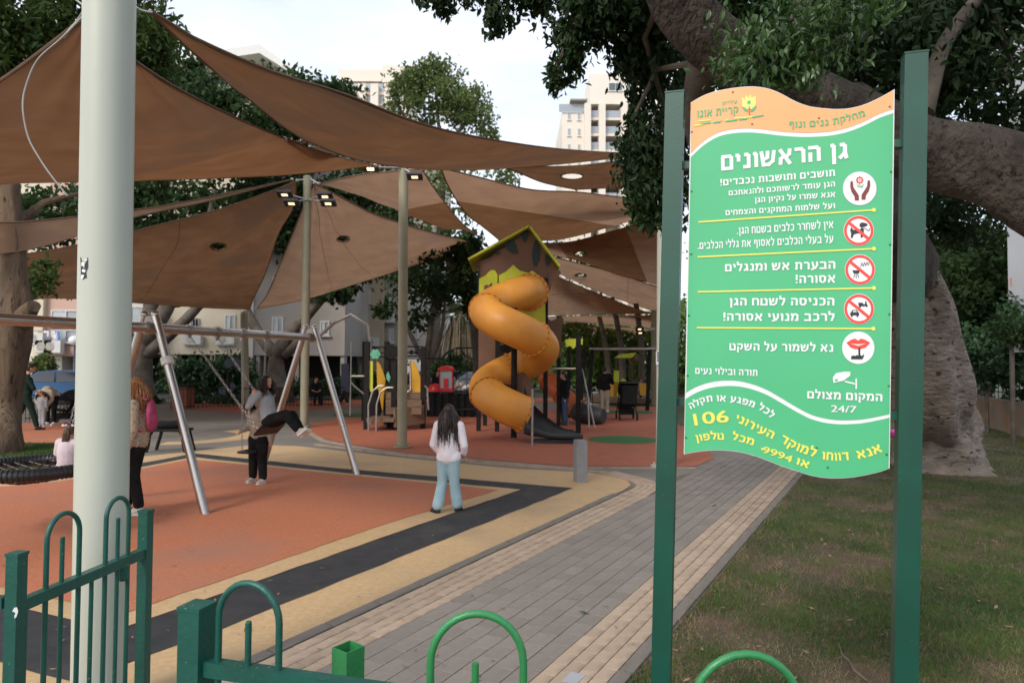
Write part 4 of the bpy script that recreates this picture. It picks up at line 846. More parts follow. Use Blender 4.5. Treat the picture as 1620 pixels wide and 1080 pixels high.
for hs, angs in ((-.75, (20, 95)), (-2.15, (200, 275))):
    for a in angs:
        t = math.radians(a); c = NC + V((math.cos(t) * R_, math.sin(t) * R_, .06)); chain(hang(hs), c, M['chain'], ns, .016, L=.055)
        mb = MB(); mb.lathe(c - V((0, 0, .04)), [(.02, 0), (.028, .02), (.028, .05), (.015, .07)], 8); mb.build('chain_bolt', M['whitemetal'], ns)
for hs in (-.75, -2.15):
    mb = MB(); mb.lathe(hang(hs) - dd * .04 + V((0, 0, .06)), [(.078, 0), (.078, .08)], 16, dd); mb.box(hang(hs) - V((0, 0, .03)), (.04, .04, .08), dd); mb.build('hanger', M['steel_dull'], ns)
# flat swing seats
def seat_swing(label, s0, s1, L, th):
    off = (pr * math.sin(th) - V((0, 0, math.cos(th)))) * L; a, b = hang(s0), hang(s1); mid = (a + b) / 2 + off
    t = thing('flat_swing', label, 'swing', mid - V((0, 0, .03)), 0, 'flat swing seats on the steel frame')
    U = (pr * math.cos(th) + V((0, 0, math.sin(th)))).normalized(); W = dd.cross(U) * -1
    N_ = -off.normalized()
    prof = [(-.21, -.012), (-.235, .012), (-.2, .028), (.2, .028), (.235, .012), (.21, -.012)]
    mb = MB(); mb.prism(mid, dd, N_, prof, .17); mb.build('seat', M['blackpl'], t)
    mb = MB()
    for k in range(5): mb.box(mid + U * (k - 2) * .03 + N_ * .031, (.34, .008, .006), dd, U, N_)
    mb.build('tread', M['blackpl'], t)
    for x, h in ((-1, a), (1, b)):
        e = mid + dd * .215 * x + N_ * .03; chain(h, e, M['chain'], t, .011, L=.045)
        mb = MB(); mb.box(h + V((0, 0, .0)), (.04, .03, .09), dd); mb.lathe(h - dd * .03 + V((0, 0, .06)), [(.076, 0), (.076, .06)], 14, dd); mb.build('hanger', M['steel_dull'], t)
    return t, mid
st1, SM1 = seat_swing('empty black swing seat hanging still behind the standing girl', 1.62, 2.12, 1.72, 0.0)
st2, SM2 = seat_swing('black swing seat swung up under the curly haired girl', .62, 1.12, 1.72, math.radians(43))

# ================================================================== GREEN FENCES
def fpt(px, py, h=1.1):  # point at height h on the ray through the pixel
    return G(px, py, h)
def fbar(mb, p, z0, z1, r): mb.tube([V((p.x, p.y, z0)), V((p.x, p.y, z1))], r, 10)
def hoop(mb, a, b, z0, ztop, r):
    w = (V(b) - V(a)).length / 2; c = (V(a) + V(b)) / 2; d = (V(b) - V(a)).normalized(); zc = ztop - w * 1.05
    pts = [V((a.x, a.y, z0)), V((a.x, a.y, zc))] + [V((c.x, c.y, zc)) + d * (-w * math.cos(t)) + V((0, 0, 1)) * w * 1.05 * math.sin(t) for t in [PI * k / 14 for k in range(1, 14)]] + [V((b.x, b.y, zc)), V((b.x, b.y, z0))]
    mb.tube(pts, r, 12)
def fence(label, A, Bp, posts, rail_z, hoops, bars, m, loz=.12, cat='fence', postw=.07, endA=True, capz=1.1):
    A, Bp = V((A.x, A.y, 0)), V((Bp.x, Bp.y, 0)); d = (Bp - A).normalized(); L = (Bp - A).length
    t = thing('fence_panel', label, cat, A)
    for s in posts:
        q = A + d * s; mb = MB(); mb.box((q.x, q.y, capz / 2), (postw, postw, capz), d); mb.box((q.x, q.y, capz + .004), (postw + .006, postw + .006, .012), d); mb.build('post', m, t)
    pw = postw / 2 + .001
    for z in (rail_z, loz):
        mb = MB(); mb.bar(A + d * (pw if 0 in posts else 0) + V((0, 0, z)), A + d * (L - (pw if L in posts else 0)) + V((0, 0, z)), .045, .04); mb.build('rail', m, t)
    for s0, s1, zt in hoops:
        mb = MB(); hoop(mb, A + d * s0, A + d * s1, loz + .021, zt, .0105); mb.build('hoop', m, t, True)
    for s, zt in bars:
        mb = MB(); q = A + d * s; fbar(mb, q, loz + .021, zt, .0095); mb.lathe((q.x, q.y, zt), [(.0095, -.001), (.007, .004)], 8); mb.build('bar', m, t, True)
    return t
# measured along each panel: the point on the panel's vertical plane under a pixel
def on_plane(A, Bp, px, py):
    d = (Bp - A); n = V((d.y, -d.x, 0)).normalized(); r_ = ray(px, py); t = (V((A.x, A.y, 0)) - V((CAM.x, CAM.y, 0))).dot(n) / V((r_.x, r_.y, 0)).dot(n); p = CAM + r_ * t
    return (V((p.x, p.y, 0)) - V((A.x, A.y, 0))).dot(d.normalized()), p.z
A1 = fpt(27, 877); B1 = fpt(231, 809); A1.z = B1.z = 0; L1 = (B1 - A1).length
_, zr = on_plane(A1, B1, 130, 915)
hp = []
for (xl, yl, xr, yr, xt, yt) in ((73, 900, 125, 880, 100, 812), (167, 865, 203, 850, 188, 787)):
    hp.append((on_plane(A1, B1, xl, yl)[0], on_plane(A1, B1, xr, yr)[0], on_plane(A1, B1, xt, yt)[1]))
br = [(on_plane(A1, B1, x, y)[0], on_plane(A1, B1, x, y)[1]) for x, y in ((99, 850), (187, 820))] + [(on_plane(A1, B1, x, 950)[0], zr) for x in (40, 144)]
fence('dark green hoop-top gate panel standing before the foreground pole', A1, B1, [0, L1], zr, hp, br, M['green2'], postw=.05)
gt = COL.objects[-1]
# chipped paint flake and hinge on the gate post
mb = MB(); e = on_plane(A1, B1, 24, 968); pf = A1 + V((-.004, -.037, 0)); c = CAM + ray(24, 968) * ((A1.y - .040 - CAM.y) / ray(24, 968).y)
mb.add([c + V((x * .012, -.001, z * .018)) for x, z in ((-.9, .2), (-.3, 1), (.6, 1.1), (1, .2), (.5, -.9), (-.1, -1.3), (-.2, -.7), (.2, -.2), (-.3, .1))], [tuple(range(9))])
root1 = [o for o in bpy.data.objects if o.name == 'fence_panel'][0]
mb.build('paint_chip', M['chip'], root1)
mb = MB(); q = A1 + (B1 - A1).normalized() * (L1 - .16); mb.lathe((q.x, q.y, zr - .05), [(.02, -.04), (.026, -.03), (.026, .03), (.02, .04)], 10); mb.build('hinge', M['green2'], root1); mb = MB(); mb.lathe((q.x, q.y, .2), [(.02, -.04), (.026, -.03), (.026, .03), (.02, .04)], 10); mb.build('hinge', M['green2'], root1)
# stub of the next panel off to the left
A0 = A1 + V((-1.2, -.15, 0)); 
f0 = fence('dark green fence panel running out of the picture at the left edge', A0, A1 - (A1 - A0).normalized() * .04, [0], zr + .02, [(.15, .45, 1.22), (.6, .9, 1.22)], [(.3, 1.1), (.75, 1.1), (1.05, zr), (1.13, zr + .1)], M['green2'], postw=.05)
# near fence, running from the broad post towards the lower right
A2 = fpt(312, 960); A2.z = 0
B2 = G(540, 1077, .94); B2.z = 0
dB = (B2 - A2).normalized(); B2 = A2 + dB * .86
_, zr2 = on_plane(A2, B2, 430, 1062)
zr2 = .925
h2 = [(on_plane(A2, B2, 346, 1000)[0], on_plane(A2, B2, 441, 1040)[0], on_plane(A2, B2, 390, 922)[1])]
L2 = .86
f2 = fence('dark green hoop-top fence panel in the foreground beside its broad square post', A2, B2, [0], zr2, h2, [(on_plane(A2, B2, 393, 1000)[0], on_plane(A2, B2, 393, 984)[1])] , M['green2'], postw=.075)
# bright green open square tube
c = fpt(551, 1022, .95); mb = MB(); X = V((.8, -.6, 0)); w = .072
t = thing('square_tube_post', 'bright green open-topped square tube between the two foreground hoops', 'post', (c.x, c.y, 0))
for k in range(4):
    a = k * PI / 2; n_ = V((math.cos(a), math.sin(a), 0)); n_ = X * n_.x + V((.6, .8, 0)) * n_.y; tt = V((-n_.y, n_.x, 0))
    mb.box(V((c.x, c.y, .475)) + n_ * (w / 2 - .002), (w - (.008 if k % 2 else 0), .004, .95), tt)
mb.build('tube_wall', M['green3'], t)
mb = MB(); mb.box((c.x, c.y, .78), (w - .009, w - .009, .004), X); mb.build('inner_plate', M['green3'], t)
# bright green hoop panels
def hoop_panel(label, l, r_, top, stub, z):
    a = G(l[0], l[1], z); b = G(r_[0], r_[1], z); d = (b - a).normalized(); a.z = b.z = 0
    zt = on_plane(a, b, top[0], top[1])[1]
    t = thing('hoop_panel', label, 'fence', a, 0, 'bright green hoops along the bottom edge'); mb = MB(); hoop(mb, a, b, .12, zt, .0115); mb.build('hoop', M['green3'], t, True)
    if stub: s, zz = on_plane(a, b, *stub); mb = MB(); q = a + d * s; fbar(mb, q, .12, zz, .011); mb.build('bar', M['green3'], t, True)
    for zz in (.86 if stub else .84, .14):
        mb = MB(); mb.bar(a - d * .12 + V((0, 0, zz)), b + d * .12 + V((0, 0, zz)), .04, .035); mb.build('rail', M['green3'], t)
hoop_panel('middle bright green fence hoop with a short bar inside it', (681, 1046), (828, 1046), (752, 970), (752, 1048), .98)
hoop_panel('bright green fence hoop rising below the green sign', (1094, 1098), (1268, 1098), (1178, 1034), None, .92)
mb = MB(); q = G(908, 1078); mb.box(q + V((0, 0, .02)), (.13, .09, .012), D); mb.thing('drain_cover', M['pale_blue'], 'small blue-grey square plate on the tan strip at the bottom edge', 'cover')
# ================================================================== GREEN SIGN
PL = V((at(1048, 1000, 2.87).x, 2.87, 0)); PRt = V((at(1433, 1000, 2.58).x, 2.58, 0))
sdr = (PRt - PL).normalized(); snr = V((sdr.y, -sdr.x, 0))       # snr points to the camera
if snr.y > 0: snr = -snr
PO = PL + snr * 0.005
def onp(px, py, off=0.0):
    o = PO + snr * off; d = ray(px, py); t = (o - CAM).dot(snr) / d.dot(snr); return CAM + d * t
def uv(px, py):
    p = onp(px, py); q = p - PO; return (q.dot(sdr), q.z)
sign = thing('park_sign', 'tall green and orange Hebrew park rules board between two dark green posts', 'sign', (PL + PRt) / 2)
def spost(x0, y0, x1, y1, w):
    a = onp(x0, y0); b = onp(x1, y1); dn = (a - b).normalized(); b2 = b + (b - a).normalized() * ((b.z + .02) / max(1e-3, dn.z))
    mb = MB(); mb.bar(b2, a, w, w, sdr); mb.build('post', M['green'], sign)
    mb = MB(); mb.bar(a, a + dn * .006, w + .004, w + .004, sdr); mb.build('post_cap', M['green'], sign)
spost(1068.5, 151, 1046, 1080, .076); spost(1446.5, 90, 1430.5, 1080, .078)
top = [(1093, 163), (1113, 152), (1135.5, 144.5), (1169, 139), (1195.5, 138), (1218, 142), (1235.5, 149), (1258, 161), (1280, 169), (1302, 172), (1324.5, 173.5), (1346.7, 171.6), (1369, 165.5), (1391, 155.5), (1415, 142)]
bot = [(1082, 718), (1103, 714), (1125.5, 712), (1148, 712), (1170, 714.5), (1192, 720), (1214.5, 728), (1237, 737), (1259, 744), (1281, 751), (1303, 755), (1325.5, 756), (1348, 754.5), (1370, 750.7), (1392, 745.5), (1407, 740)]
def smooth(c, n=5):
    P = [V((x, y, 0)) for x, y in c]; out = []
    for i in range(len(P) - 1):
        p0, p1, p2, p3 = P[max(i - 1, 0)], P[i], P[i + 1], P[min(i + 2, len(P) - 1)]
        for k in range(n):
            t = k / n; q = 0.5 * ((2 * p1) + (p2 - p0) * t + (2 * p0 - 5 * p1 + 4 * p2 - p3) * t * t + (3 * p1 - p0 - 3 * p2 + p3) * t ** 3); out.append((q.x, q.y))
    out.append(c[-1]); return out
top, bot = smooth(top), smooth(bot)
pan_px = top + bot[::-1]
mb = MB(); mb.prism(PO + snr * .002, sdr, V((0, 0, 1)), [uv(*p) for p in pan_px], .006)
m0 = mb.build('panel', M['swhite'], sign)
def deco(name, polys, m, off, parent=None):
    """flat print on the panel; polys in pixels"""
    bm = bmesh.new()
    for pl in polys:
        vv = [bm.verts.new(PO + snr * (.0052 + off) + sdr * u + V((0, 0, v))) for u, v in (uv(*p) for p in pl)]
        f = bm.faces.new(vv); f.normal_update()
    bmesh.ops.triangulate(bm, faces=bm.faces[:])
    for f in bm.faces:
        f.normal_update()
        if f.normal.dot(snr) < 0: f.normal_flip()
    mb = MB(); bm.verts.ensure_lookup_table(); mb.v = [tuple(v.co) for v in bm.verts]; mb.f = [tuple(v.index for v in f.verts) for f in bm.faces]; bm.free()
    return mb.build(name, m, sign)
in_ = lambda pl, d=1.2: pl
ins = 1.4
wu = smooth([(1093, 243), (1113, 224.5), (1135.5, 211), (1158, 205.5), (1180, 204), (1202, 205), (1235.5, 209), (1269, 211), (1302, 210), (1324.5, 207), (1347, 201), (1369, 192), (1391, 181), (1414, 173)])
wd = [(x, y + 6.5) for x, y in wu]
TOPI = [(x + (.6 if i == 0 else 0), y + .8) for i, (x, y) in enumerate(top)]
deco('orange_header', [[(1092.9, 164)] + TOPI[1:-1] + [(1413.4, 143.8)] + [(min(x, 1412.8), y) for x, y in wu[::-1]]], M['sorange'], .001)
lu = smooth([(1085, 621), (1103, 611), (1125.5, 604), (1148, 601.6), (1170, 602.7), (1192, 608), (1214.5, 617), (1237, 630), (1259, 643), (1281, 654.5), (1303, 661), (1325.5, 664), (1348, 664), (1370, 662), (1408, 654.5)])
ll = [(x, y + lerp(9.5, 5.5, i / len(lu))) for i, (x, y) in enumerate(lu)]
deco('green_field', [[(max(x, 1091.4) if i < 3 else min(x, 1412.6), y) for i, (x, y) in enumerate(wd)] + [(1406.8, y) if i == 0 else (x, y) for i, (x, y) in enumerate(lu[::-1])] + [(1085.6, 621)]], M['sgreen'], .001)
deco('green_footer', [[(1084.6, 631)] + [(x, y) for x, y in ll[1:-1]] + [(1406.6, 660)] + [(min(x, 1405.4), y - .8) for x, y in bot[::-1][:-1]] + [(1083, 717)]], M['sgreen'], .001)
# ---- lettering
def glyphs(body, bold=0.0):
    c = bpy.data.curves.new('t', 'FONT'); c.body = body; c.resolution_u = 3; c.offset = bold; c.fill_mode = 'FRONT'
    o = bpy.data.objects.new('t', c); COL.objects.link(o); dg = bpy.context.evaluated_depsgraph_get(); dg.update()
    me = bpy.data.meshes.new_from_object(o.evaluated_get(dg)); bpy.data.objects.remove(o); bpy.data.curves.remove(c)
    vv = [v.co.copy() for v in me.vertices]; ff = [tuple(p.vertices) for p in me.polygons]; bpy.data.meshes.remove(me); return vv, ff
def visual(s):
    out = s[::-1]; import re
    out = re.sub(r'[0-9/]+', lambda k: k.group(0)[::-1], out); return out
HEB = {
'א': (.82, [[(.1, 1), (.72, 0)], [(.70, 1), (.66, .66), (.44, .46)], [(.12, 0), (.16, .38), (.34, .56)]]),
'ב': (.76, [[(.06, .9), (.5, .9), (.61, .78), (.61, .1)], [(.02, .1), (.76, .1)]]),
'ג': (.54, [[(.1, .9), (.3, .9), (.39, .8), (.39, .4), (.47, 0)], [(.40, .38), (.06, .04)]]),
'ד': (.72, [[(.03, .9), (.72, .9)], [(.57, .9), (.57, 0)]]),
'ה': (.76, [[(.04, .9), (.53, .9), (.65, .78), (.65, 0)], [(.16, 0), (.16, .6)]]),
'ו': (.32, [[(.02, .9), (.14, .9), (.21, .82), (.21, 0)]]),
'ז': (.42, [[(.02, .9), (.4, .9)], [(.21, .9), (.21, 0)]]),
'ח': (.78, [[(.13, 0), (.13, .98)], [(.04, .9), (.55, .9), (.67, .78), (.67, 0)]]),
'ט': (.78, [[(.12, 1), (.12, .1), (.67, .1), (.67, .76), (.54, .9), (.38, .9)]]),
'י': (.32, [[(.02, .9), (.14, .9), (.21, .82), (.21, .48)]]),
'כ': (.68, [[(.06, .9), (.44, .9), (.57, .75), (.57, .25), (.44, .1), (.06, .1)]]),
'ך': (.66, [[(.03, .9), (.44, .9), (.55, .78), (.55, -.3)]]),
'ל': (.62, [[(.1, 1.32), (.1, .9), (.52, .9), (.50, .62), (.30, 0)]]),
'ם': (.78, [[(.04, .9), (.56, .9), (.67, .78), (.67, .1), (.13, .1), (.13, .9)]]),
'מ': (.82, [[(.06, 1), (.22, .62), (.12, 0)], [(.22, .66), (.36, .9), (.56, .9), (.70, .74), (.70, .1), (.42, .1)]]),
'ן': (.32, [[(.02, .9), (.14, .9), (.21, .82), (.21, -.3)]]),
'נ': (.5, [[(.1, .9), (.27, .9), (.38, .8), (.38, .1), (.03, .1)]]),
'ס': (.8, [[(.03, .9), (.52, .9), (.68, .74), (.64, .26), (.50, .1), (.30, .1), (.16, .26), (.14, .9)]]),
'ע': (.76, [[(.64, 1), (.64, .5), (.46, .16), (.02, -.04)], [(.14, 1), (.32, .14)]]),
'פ': (.76, [[(.38, .5), (.14, .5), (.14, .9), (.5, .9), (.64, .75), (.64, .25), (.5, .1), (.05, .1)]]),
'ף': (.72, [[(.36, .5), (.14, .5), (.14, .9), (.5, .9), (.61, .78), (.61, -.3)]]),
'צ': (.74, [[(.08, 1), (.60, .16)], [(.04, .1), (.68, .1)], [(.63, 1), (.60, .7), (.40, .52)]]),
'ק': (.76, [[(.03, .9), (.52, .9), (.65, .78), (.63, .42), (.42, .14)], [(.15, .58), (.15, -.3)]]),
'ר': (.66, [[(.03, .9), (.42, .9), (.55, .76), (.55, 0)]]),
'ש': (.96, [[(.08, 1), (.2, .1), (.52, .1), (.76, .3), (.85, 1)], [(.47, 1), (.44, .56), (.2, .46)]]),
'ת': (.8, [[(.04, .9), (.58, .9), (.69, .78), (.69, 0)], [(.21, .9), (.21, .1), (.03, .1)]]),
'!': (.24, [[(.12, 1.15), (.12, .38)], [(.12, .2), (.12, 0)]]), '.': (.22, [[(.1, .2), (.1, 0)]]),
'*': (.4, [[(.2, 1), (.2, .4)], [(.02, .85), (.38, .55)], [(.02, .55), (.38, .85)]])}
def glyphs_heb(s, t):
    x = 0; vv = []; ff = []; lv = []
    for ch in s:
        if ch == ' ': x += .42; continue
        w, strokes = HEB[ch]; k = 0
        for pl in strokes:
            for i in range(len(pl) - 1):
                (x0, y0), (x1, y1) = pl[i], pl[i + 1]; L = math.hypot(x1 - x0, y1 - y0); dx, dy = (x1 - x0) / L, (y1 - y0) / L
                a = t * .38 if i > 0 else 0; b = t * .38 if i < len(pl) - 2 else 0; h = t / 2; n = len(vv)
                for px, py, sg in ((x0 - dx * a, y0 - dy * a, -1), (x1 + dx * b, y1 + dy * b, -1), (x1 + dx * b, y1 + dy * b, 1), (x0 - dx * a, y0 - dy * a, 1)):
                    vv.append(V((x + px - dy * h * sg, py + dx * h * sg, 0))); lv.append(k)
                ff.append((n, n + 1, n + 2, n + 3)); k += 1
        x += w + .13
    return vv, ff, lv
def text(body, curve, hpx, m, bold=.018, heb=True, off=.0035, parent=None, xh=.592):
    s = visual(body) if heb else body
    if heb: vv, ff, lv = glyphs_heb(s, .17 + bold * 2.0); xh = 1.0
    else: vv, ff = glyphs(s, 0); lv = [0] * len(vv)
    x0 = min(v.x for v in vv); x1 = max(v.x for v in vv)
    C = [V((*uv(*p), 0)) for p in curve]; Ls = [0]
    for i in range(1, len(C)): Ls.append(Ls[-1] + (C[i] - C[i - 1]).length)
    cm = curve[len(curve) // 2]; hh = uv(cm[0], cm[1] - hpx)[1] - uv(*cm)[1]; ky = hh / xh
    def P(t):
        u = t * Ls[-1]; i = 1
        while i < len(C) - 1 and Ls[i] < u: i += 1
        k = (u - Ls[i - 1]) / (Ls[i] - Ls[i - 1]); p1, p2 = C[i - 1], C[i]; p0 = C[i - 2] if i > 1 else p1 * 2 - p2; p3 = C[i + 1] if i + 1 < len(C) else p2 * 2 - p1
        return 0.5 * ((2 * p1) + (p2 - p0) * k + (2 * p0 - 5 * p1 + 4 * p2 - p3) * k * k + (3 * p1 - p0 - 3 * p2 + p3) * k ** 3)
    out = []
    for v in vv:
        t = (v.x - x0) / (x1 - x0); p = P(t); q = P(min(1, t + .01)) - P(max(0, t - .01)); q.normalize(); nrm = V((-q.y, q.x, 0)); w = p + nrm * v.y * ky
        out.append(PO + snr * (.0052 + off) + sdr * w.x + V((0, 0, w.y)))
    mb = MB(); bb = bold * ky * .8; kx = bb
    shifts = [(0, 0)] if (heb or bold <= 0) else [(-1, -.5), (1, -.5), (-1, .5), (1, .5), (0, 0), (-.5, 0), (.5, 0)]
    for i, (a, b) in enumerate(shifts):
        o_ = sdr * (a * kx) + V((0, 0, b * bb)) + snr * (.00006 * i); mb.add([p + o_ + snr * (.00005 * l) for p, l in zip(out, lv)], ff)
    return mb.build('lettering', m, sign)
W_, Y_, GT = M['swhite'], M['syellow'], M['stext']
text('מחלקת גנים ונוף', [(1248, 203), (1278, 202), (1313, 199), (1344, 192.5), (1369, 184.5)], 9.5, GT, .008)
text('עיריית', [(1143, 168), (1166, 164.5)], 5.5, GT, .0)
text('קריית אונו', [(1103, 187), (1168, 180.5)], 11, GT, .012)
text('גן הראשונים', [(1141, 271), (1342, 251.5)], 25, W_, .03)
text('תושבים ותושבות נכבדים!', [(1140, 295), (1321, 279.5)], 10, W_, .026)
text('הגן עומד לרשותכם ולהנאתכם', [(1153, 310.5), (1321, 296)], 8, W_, .022)
text('אנא שמרו על נקיון הגן', [(1194, 321.5), (1321, 312.5)], 8, W_, .022)
text('ועל שלמות המתקנים והצמחים', [(1148, 341.5), (1321, 330.5)], 8.2, W_, .022)
text('אין לשחרר כלבים בשטח הגן.', [(1166, 371.5), (1318, 361.5)], 11, W_, .018)
text('על בעלי הכלבים לאסוף את גללי הכלבים.', [(1104, 395), (1318, 384.5)], 11, W_, .016)
text('הבערת אש ומנגלים', [(1147, 430), (1321.5, 425.5)], 12, W_, .024)
text('אסורה!', [(1258.5, 448.5), (1321, 447.5)], 12, W_, .024)
text('הכניסה לשטח הגן', [(1154, 483.5), (1320, 483.5)], 12, W_, .024)
text('לרכב מנועי אסורה!', [(1144.5, 507.5), (1320, 508)], 12, W_, .024)
text('נא לשמור על השקט', [(1154, 554), (1318, 556.5)], 11.5, W_, .022)
text('תודה ובילוי נעים', [(1100, 591), (1198.4, 594.5)], 9.5, W_, .02)
text('המקום מצולם', [(1276.7, 629.5), (1395.6, 634.5)], 11.5, W_, .024)
text('24/7', [(1314.4, 651), (1354.4, 652.5)], 11, W_, .02, False, xh=.72)
text('לכל מפגע או תקלה', [(1093, 647), (1118, 636), (1141, 634.5), (1166, 637), (1190, 643.5), (1205, 650), (1220, 661.5)], 9.5, W_, .022)
text('106', [(1100, 672.5), (1126, 669), (1153, 667)], 19, Y_, .035, False, xh=.72)
text('העירוני', [(1162, 666), (1177, 672), (1194, 681), (1222, 694)], 11.5, Y_, .028)
text('למוקד', [(1233, 698), (1259, 712), (1289, 722.5)], 12.5, Y_, .028)
text('דווחו', [(1300, 726), (1321, 728), (1343, 727)], 12.5, Y_, .028)
text('אנא', [(1357, 725.5), (1377, 720.5), (1396, 713)], 12.5, Y_, .028)
text('טלפון', [(1102, 698), (1125, 695), (1146, 695)], 10.5, Y_, .026)
text('מכל', [(1157, 694), (1174, 699), (1192, 704)], 10.5, Y_, .026)
text('9994', [(1206, 715), (1226, 721.5), (1251, 731)], 11, Y_, .03, False, xh=.72)
text('*', [(1202, 712.5), (1207, 714.5)], 6, Y_, .01)
text('או', [(1258, 733), (1278, 740)], 10.5, Y_, .026)
def circ(cx, cy, r, n=40, ry=None): return [(cx + r * math.cos(2 * PI * k / n), cy + (ry or r) * math.sin(2 * PI * k / n)) for k in range(n)]
def line(x0, y0, x1, y1, w):
    dx, dy = x1 - x0, y1 - y0; L = math.hypot(dx, dy); nx, ny = -dy / L * w / 2, dx / L * w / 2; return [(x0 + nx, y0 + ny), (x1 + nx, y1 + ny), (x1 - nx, y1 - ny), (x0 - nx, y0 - ny)]
for x0, y0, x1, y1 in ((1105, 352, 1382, 333), (1104, 407, 1382, 394), (1104, 462, 1382, 456), (1102.5, 518.5, 1381, 520)):
    deco('yellow_rule', [line(x0, y0, x1, y1, 2.4)], Y_, .0035); deco('rule_dot', [circ(x1, y1, 3.3, 16)], Y_, .0038)
discs = [(1359.5, 299, 26.5), (1358, 365.5, 24), (1360, 427, 24), (1358.5, 489, 24), (1357.3, 550, 25.5)]
for i, (cx, cy, r) in enumerate(discs):
    deco('pictogram_disc', [circ(cx, cy, r, 48)], W_, .003)
    if i in (1, 2, 3):
        ro, ri, n = r - .8, r - 5, 48
        quads = [[(cx + ro * math.cos(a), cy + ro * math.sin(a)), (cx + ro * math.cos(b), cy + ro * math.sin(b)), (cx + ri * math.cos(b), cy + ri * math.sin(b)), (cx + ri * math.cos(a), cy + ri * math.sin(a))] for a, b in [(2 * PI * k / n, 2 * PI * (k + 1) / n) for k in range(n)]]
        deco('red_ring', quads, M['sred'], .0042); deco('red_slash', [line(cx - 15.5, cy - 12.5, cx + 15.5, cy + 13, 4.6)], M['sred'], .0045)
# hands holding a flower
hx = [(1345, 288), (1348.5, 287.5), (1349.5, 297), (1354, 304), (1358, 310), (1358.3, 318), (1352, 318), (1351.5, 312), (1346.5, 304), (1344.5, 296)]
deco('hands_pictogram', [hx, [(2 * 1360.3 - x, y - 1.2) for x, y in hx]], M['smaroon'], .0042)
deco('flower_pictogram', [circ(1359.5 + 4.4 * math.cos(k * PI / 4), 286 + 4.4 * math.sin(k * PI / 4), 1.7, 8) for k in range(8)], M['sred'], .0042)
deco('flower_centre', [circ(1359.5, 286, 1.6, 10)], M['sorange'], .0045)
deco('flower_stem', [line(1359.5, 292, 1359.8, 297, 1), [(1359.5, 296), (1354, 292), (1357, 297)], [(1360, 297), (1366, 292), (1363.5, 298)]], GT, .0042)
# dog, barbecue, scooter and car, lips and finger, camera
deco('dog_pictogram', [[(1346, 360), (1349, 364), (1358, 365), (1363, 361), (1366, 362), (1366, 372), (1363.5, 376.5), (1361, 376.5), (1361, 370), (1355, 370), (1350, 372), (1348.5, 377), (1345.5, 377), (1346, 370), (1344.5, 365)], [(1360, 354), (1364, 352.5), (1371, 354.5), (1372, 357.5), (1366, 360), (1362, 361), (1359, 358)], line(1366, 361, 1374, 366, 1), line(1374, 366, 1376, 362, 1)], M['sblack'], .0039)
deco('barbecue_pictogram', [[(1348, 428), (1360, 428), (1358, 433), (1350, 433)], line(1352, 433, 1350, 440, 1), line(1354, 433, 1354, 441, 1), line(1356, 433, 1358, 440, 1)] + [line(1361 + 4 * k, 423 - k, 1363 + 4 * k, 416 - k * .5, .9) for k in range(4)] + [line(1363 + 4 * k, 416 - k * .5, 1365 + 4 * k, 422 - k, .9) for k in range(3)], M['sblack'], .0039)
deco('vehicle_pictogram', [[(1346, 494), (1348, 490.5), (1355, 490.5), (1357, 494), (1358.5, 495), (1358.5, 499), (1344.5, 499), (1344.5, 495)], circ(1347, 500, 1.6, 8), circ(1356, 500, 1.6, 8), [(1357, 479), (1364, 479), (1366, 482), (1368, 481), (1368, 477), (1370, 477), (1371, 483), (1366, 485), (1358, 484)], circ(1360, 485, 1.7, 8), circ(1370.5, 484, 1.9, 8)], M['sblack'], .0039)
deco('vehicle_window', [[(1348.5, 494), (1349.5, 492), (1354, 492), (1355, 494)]], W_, .0041)
deco('lips_pictogram', [[(1338.5, 542), (1347, 537), (1352, 535.5), (1357, 538.5), (1362, 535.5), (1367, 537), (1376, 542), (1369, 549.5), (1361, 552), (1353, 552), (1345, 549.5)]], M['sred'], .0042)
deco('lips_gap', [[(1345, 543.2), (1357, 544.6), (1370, 543.2), (1357, 547)]], W_, .0045)
deco('finger_pictogram', [[(1357.3, 550), (1360.2, 550), (1360.2, 561), (1363, 563), (1366, 560), (1366, 563.5), (1363.5, 568), (1346, 568), (1346, 563.5), (1350, 562), (1352, 563), (1355, 561.5), (1357.3, 562.5)]], M['sblack'], .0048)
deco('camera_pictogram', [[(1317, 597), (1322, 590), (1336, 587.5), (1345, 588), (1344.5, 594), (1334, 602), (1318, 605.5)], line(1336, 603, 1352, 607, 2.4), line(1354, 598.5, 1354, 615, 2.6)], W_, .0035)
deco('camera_lens', [[(1320, 600), (1325, 599), (1325, 602.5), (1320.5, 603)]], M['sgreen'], .0038)
# municipal emblem: tulip with smaller flower, stem, coloured dashes
tul = [(1174, 171), (1173.5, 155), (1178, 158), (1180, 152), (1184, 155.5), (1188, 150), (1189, 156), (1195.5, 153), (1196.5, 166), (1192, 173), (1186, 174.5), (1179, 174)]
deco('emblem_flower', [tul], mat('emblem_yellow', (0.78, 0.72, 0.2), rough=.4), .0035)
deco('emblem_heart', [circ(1185, 163.5, 3, 10), [(1174, 170), (1178, 176), (1184, 178.5), (1180, 172)], [(1197, 169), (1193, 176), (1187, 178.5), (1191, 171.5)]], M['sgreen'], .0038)
deco('emblem_stem', [line(1185.3, 170, 1185.5, 183, 1.8)], M['sred'], .004)
deco('emblem_dash', [line(1098, 200, 1112, 198.5, 2.2), line(1105, 193, 1125, 191, 2), line(1146, 192, 1152, 191, 1.5), line(1162, 188.5, 1190, 186, 2.2)], M['syellow'], .0035)
deco('emblem_dash', [line(1107, 197.5, 1125, 195, 2), line(1128, 195.5, 1140, 194, 2), line(1148, 193, 1166, 191, 2), line(1169, 190.5, 1182, 189, 2), line(1190, 187, 1208, 183.5, 2)], M['sgreen'], .0037)
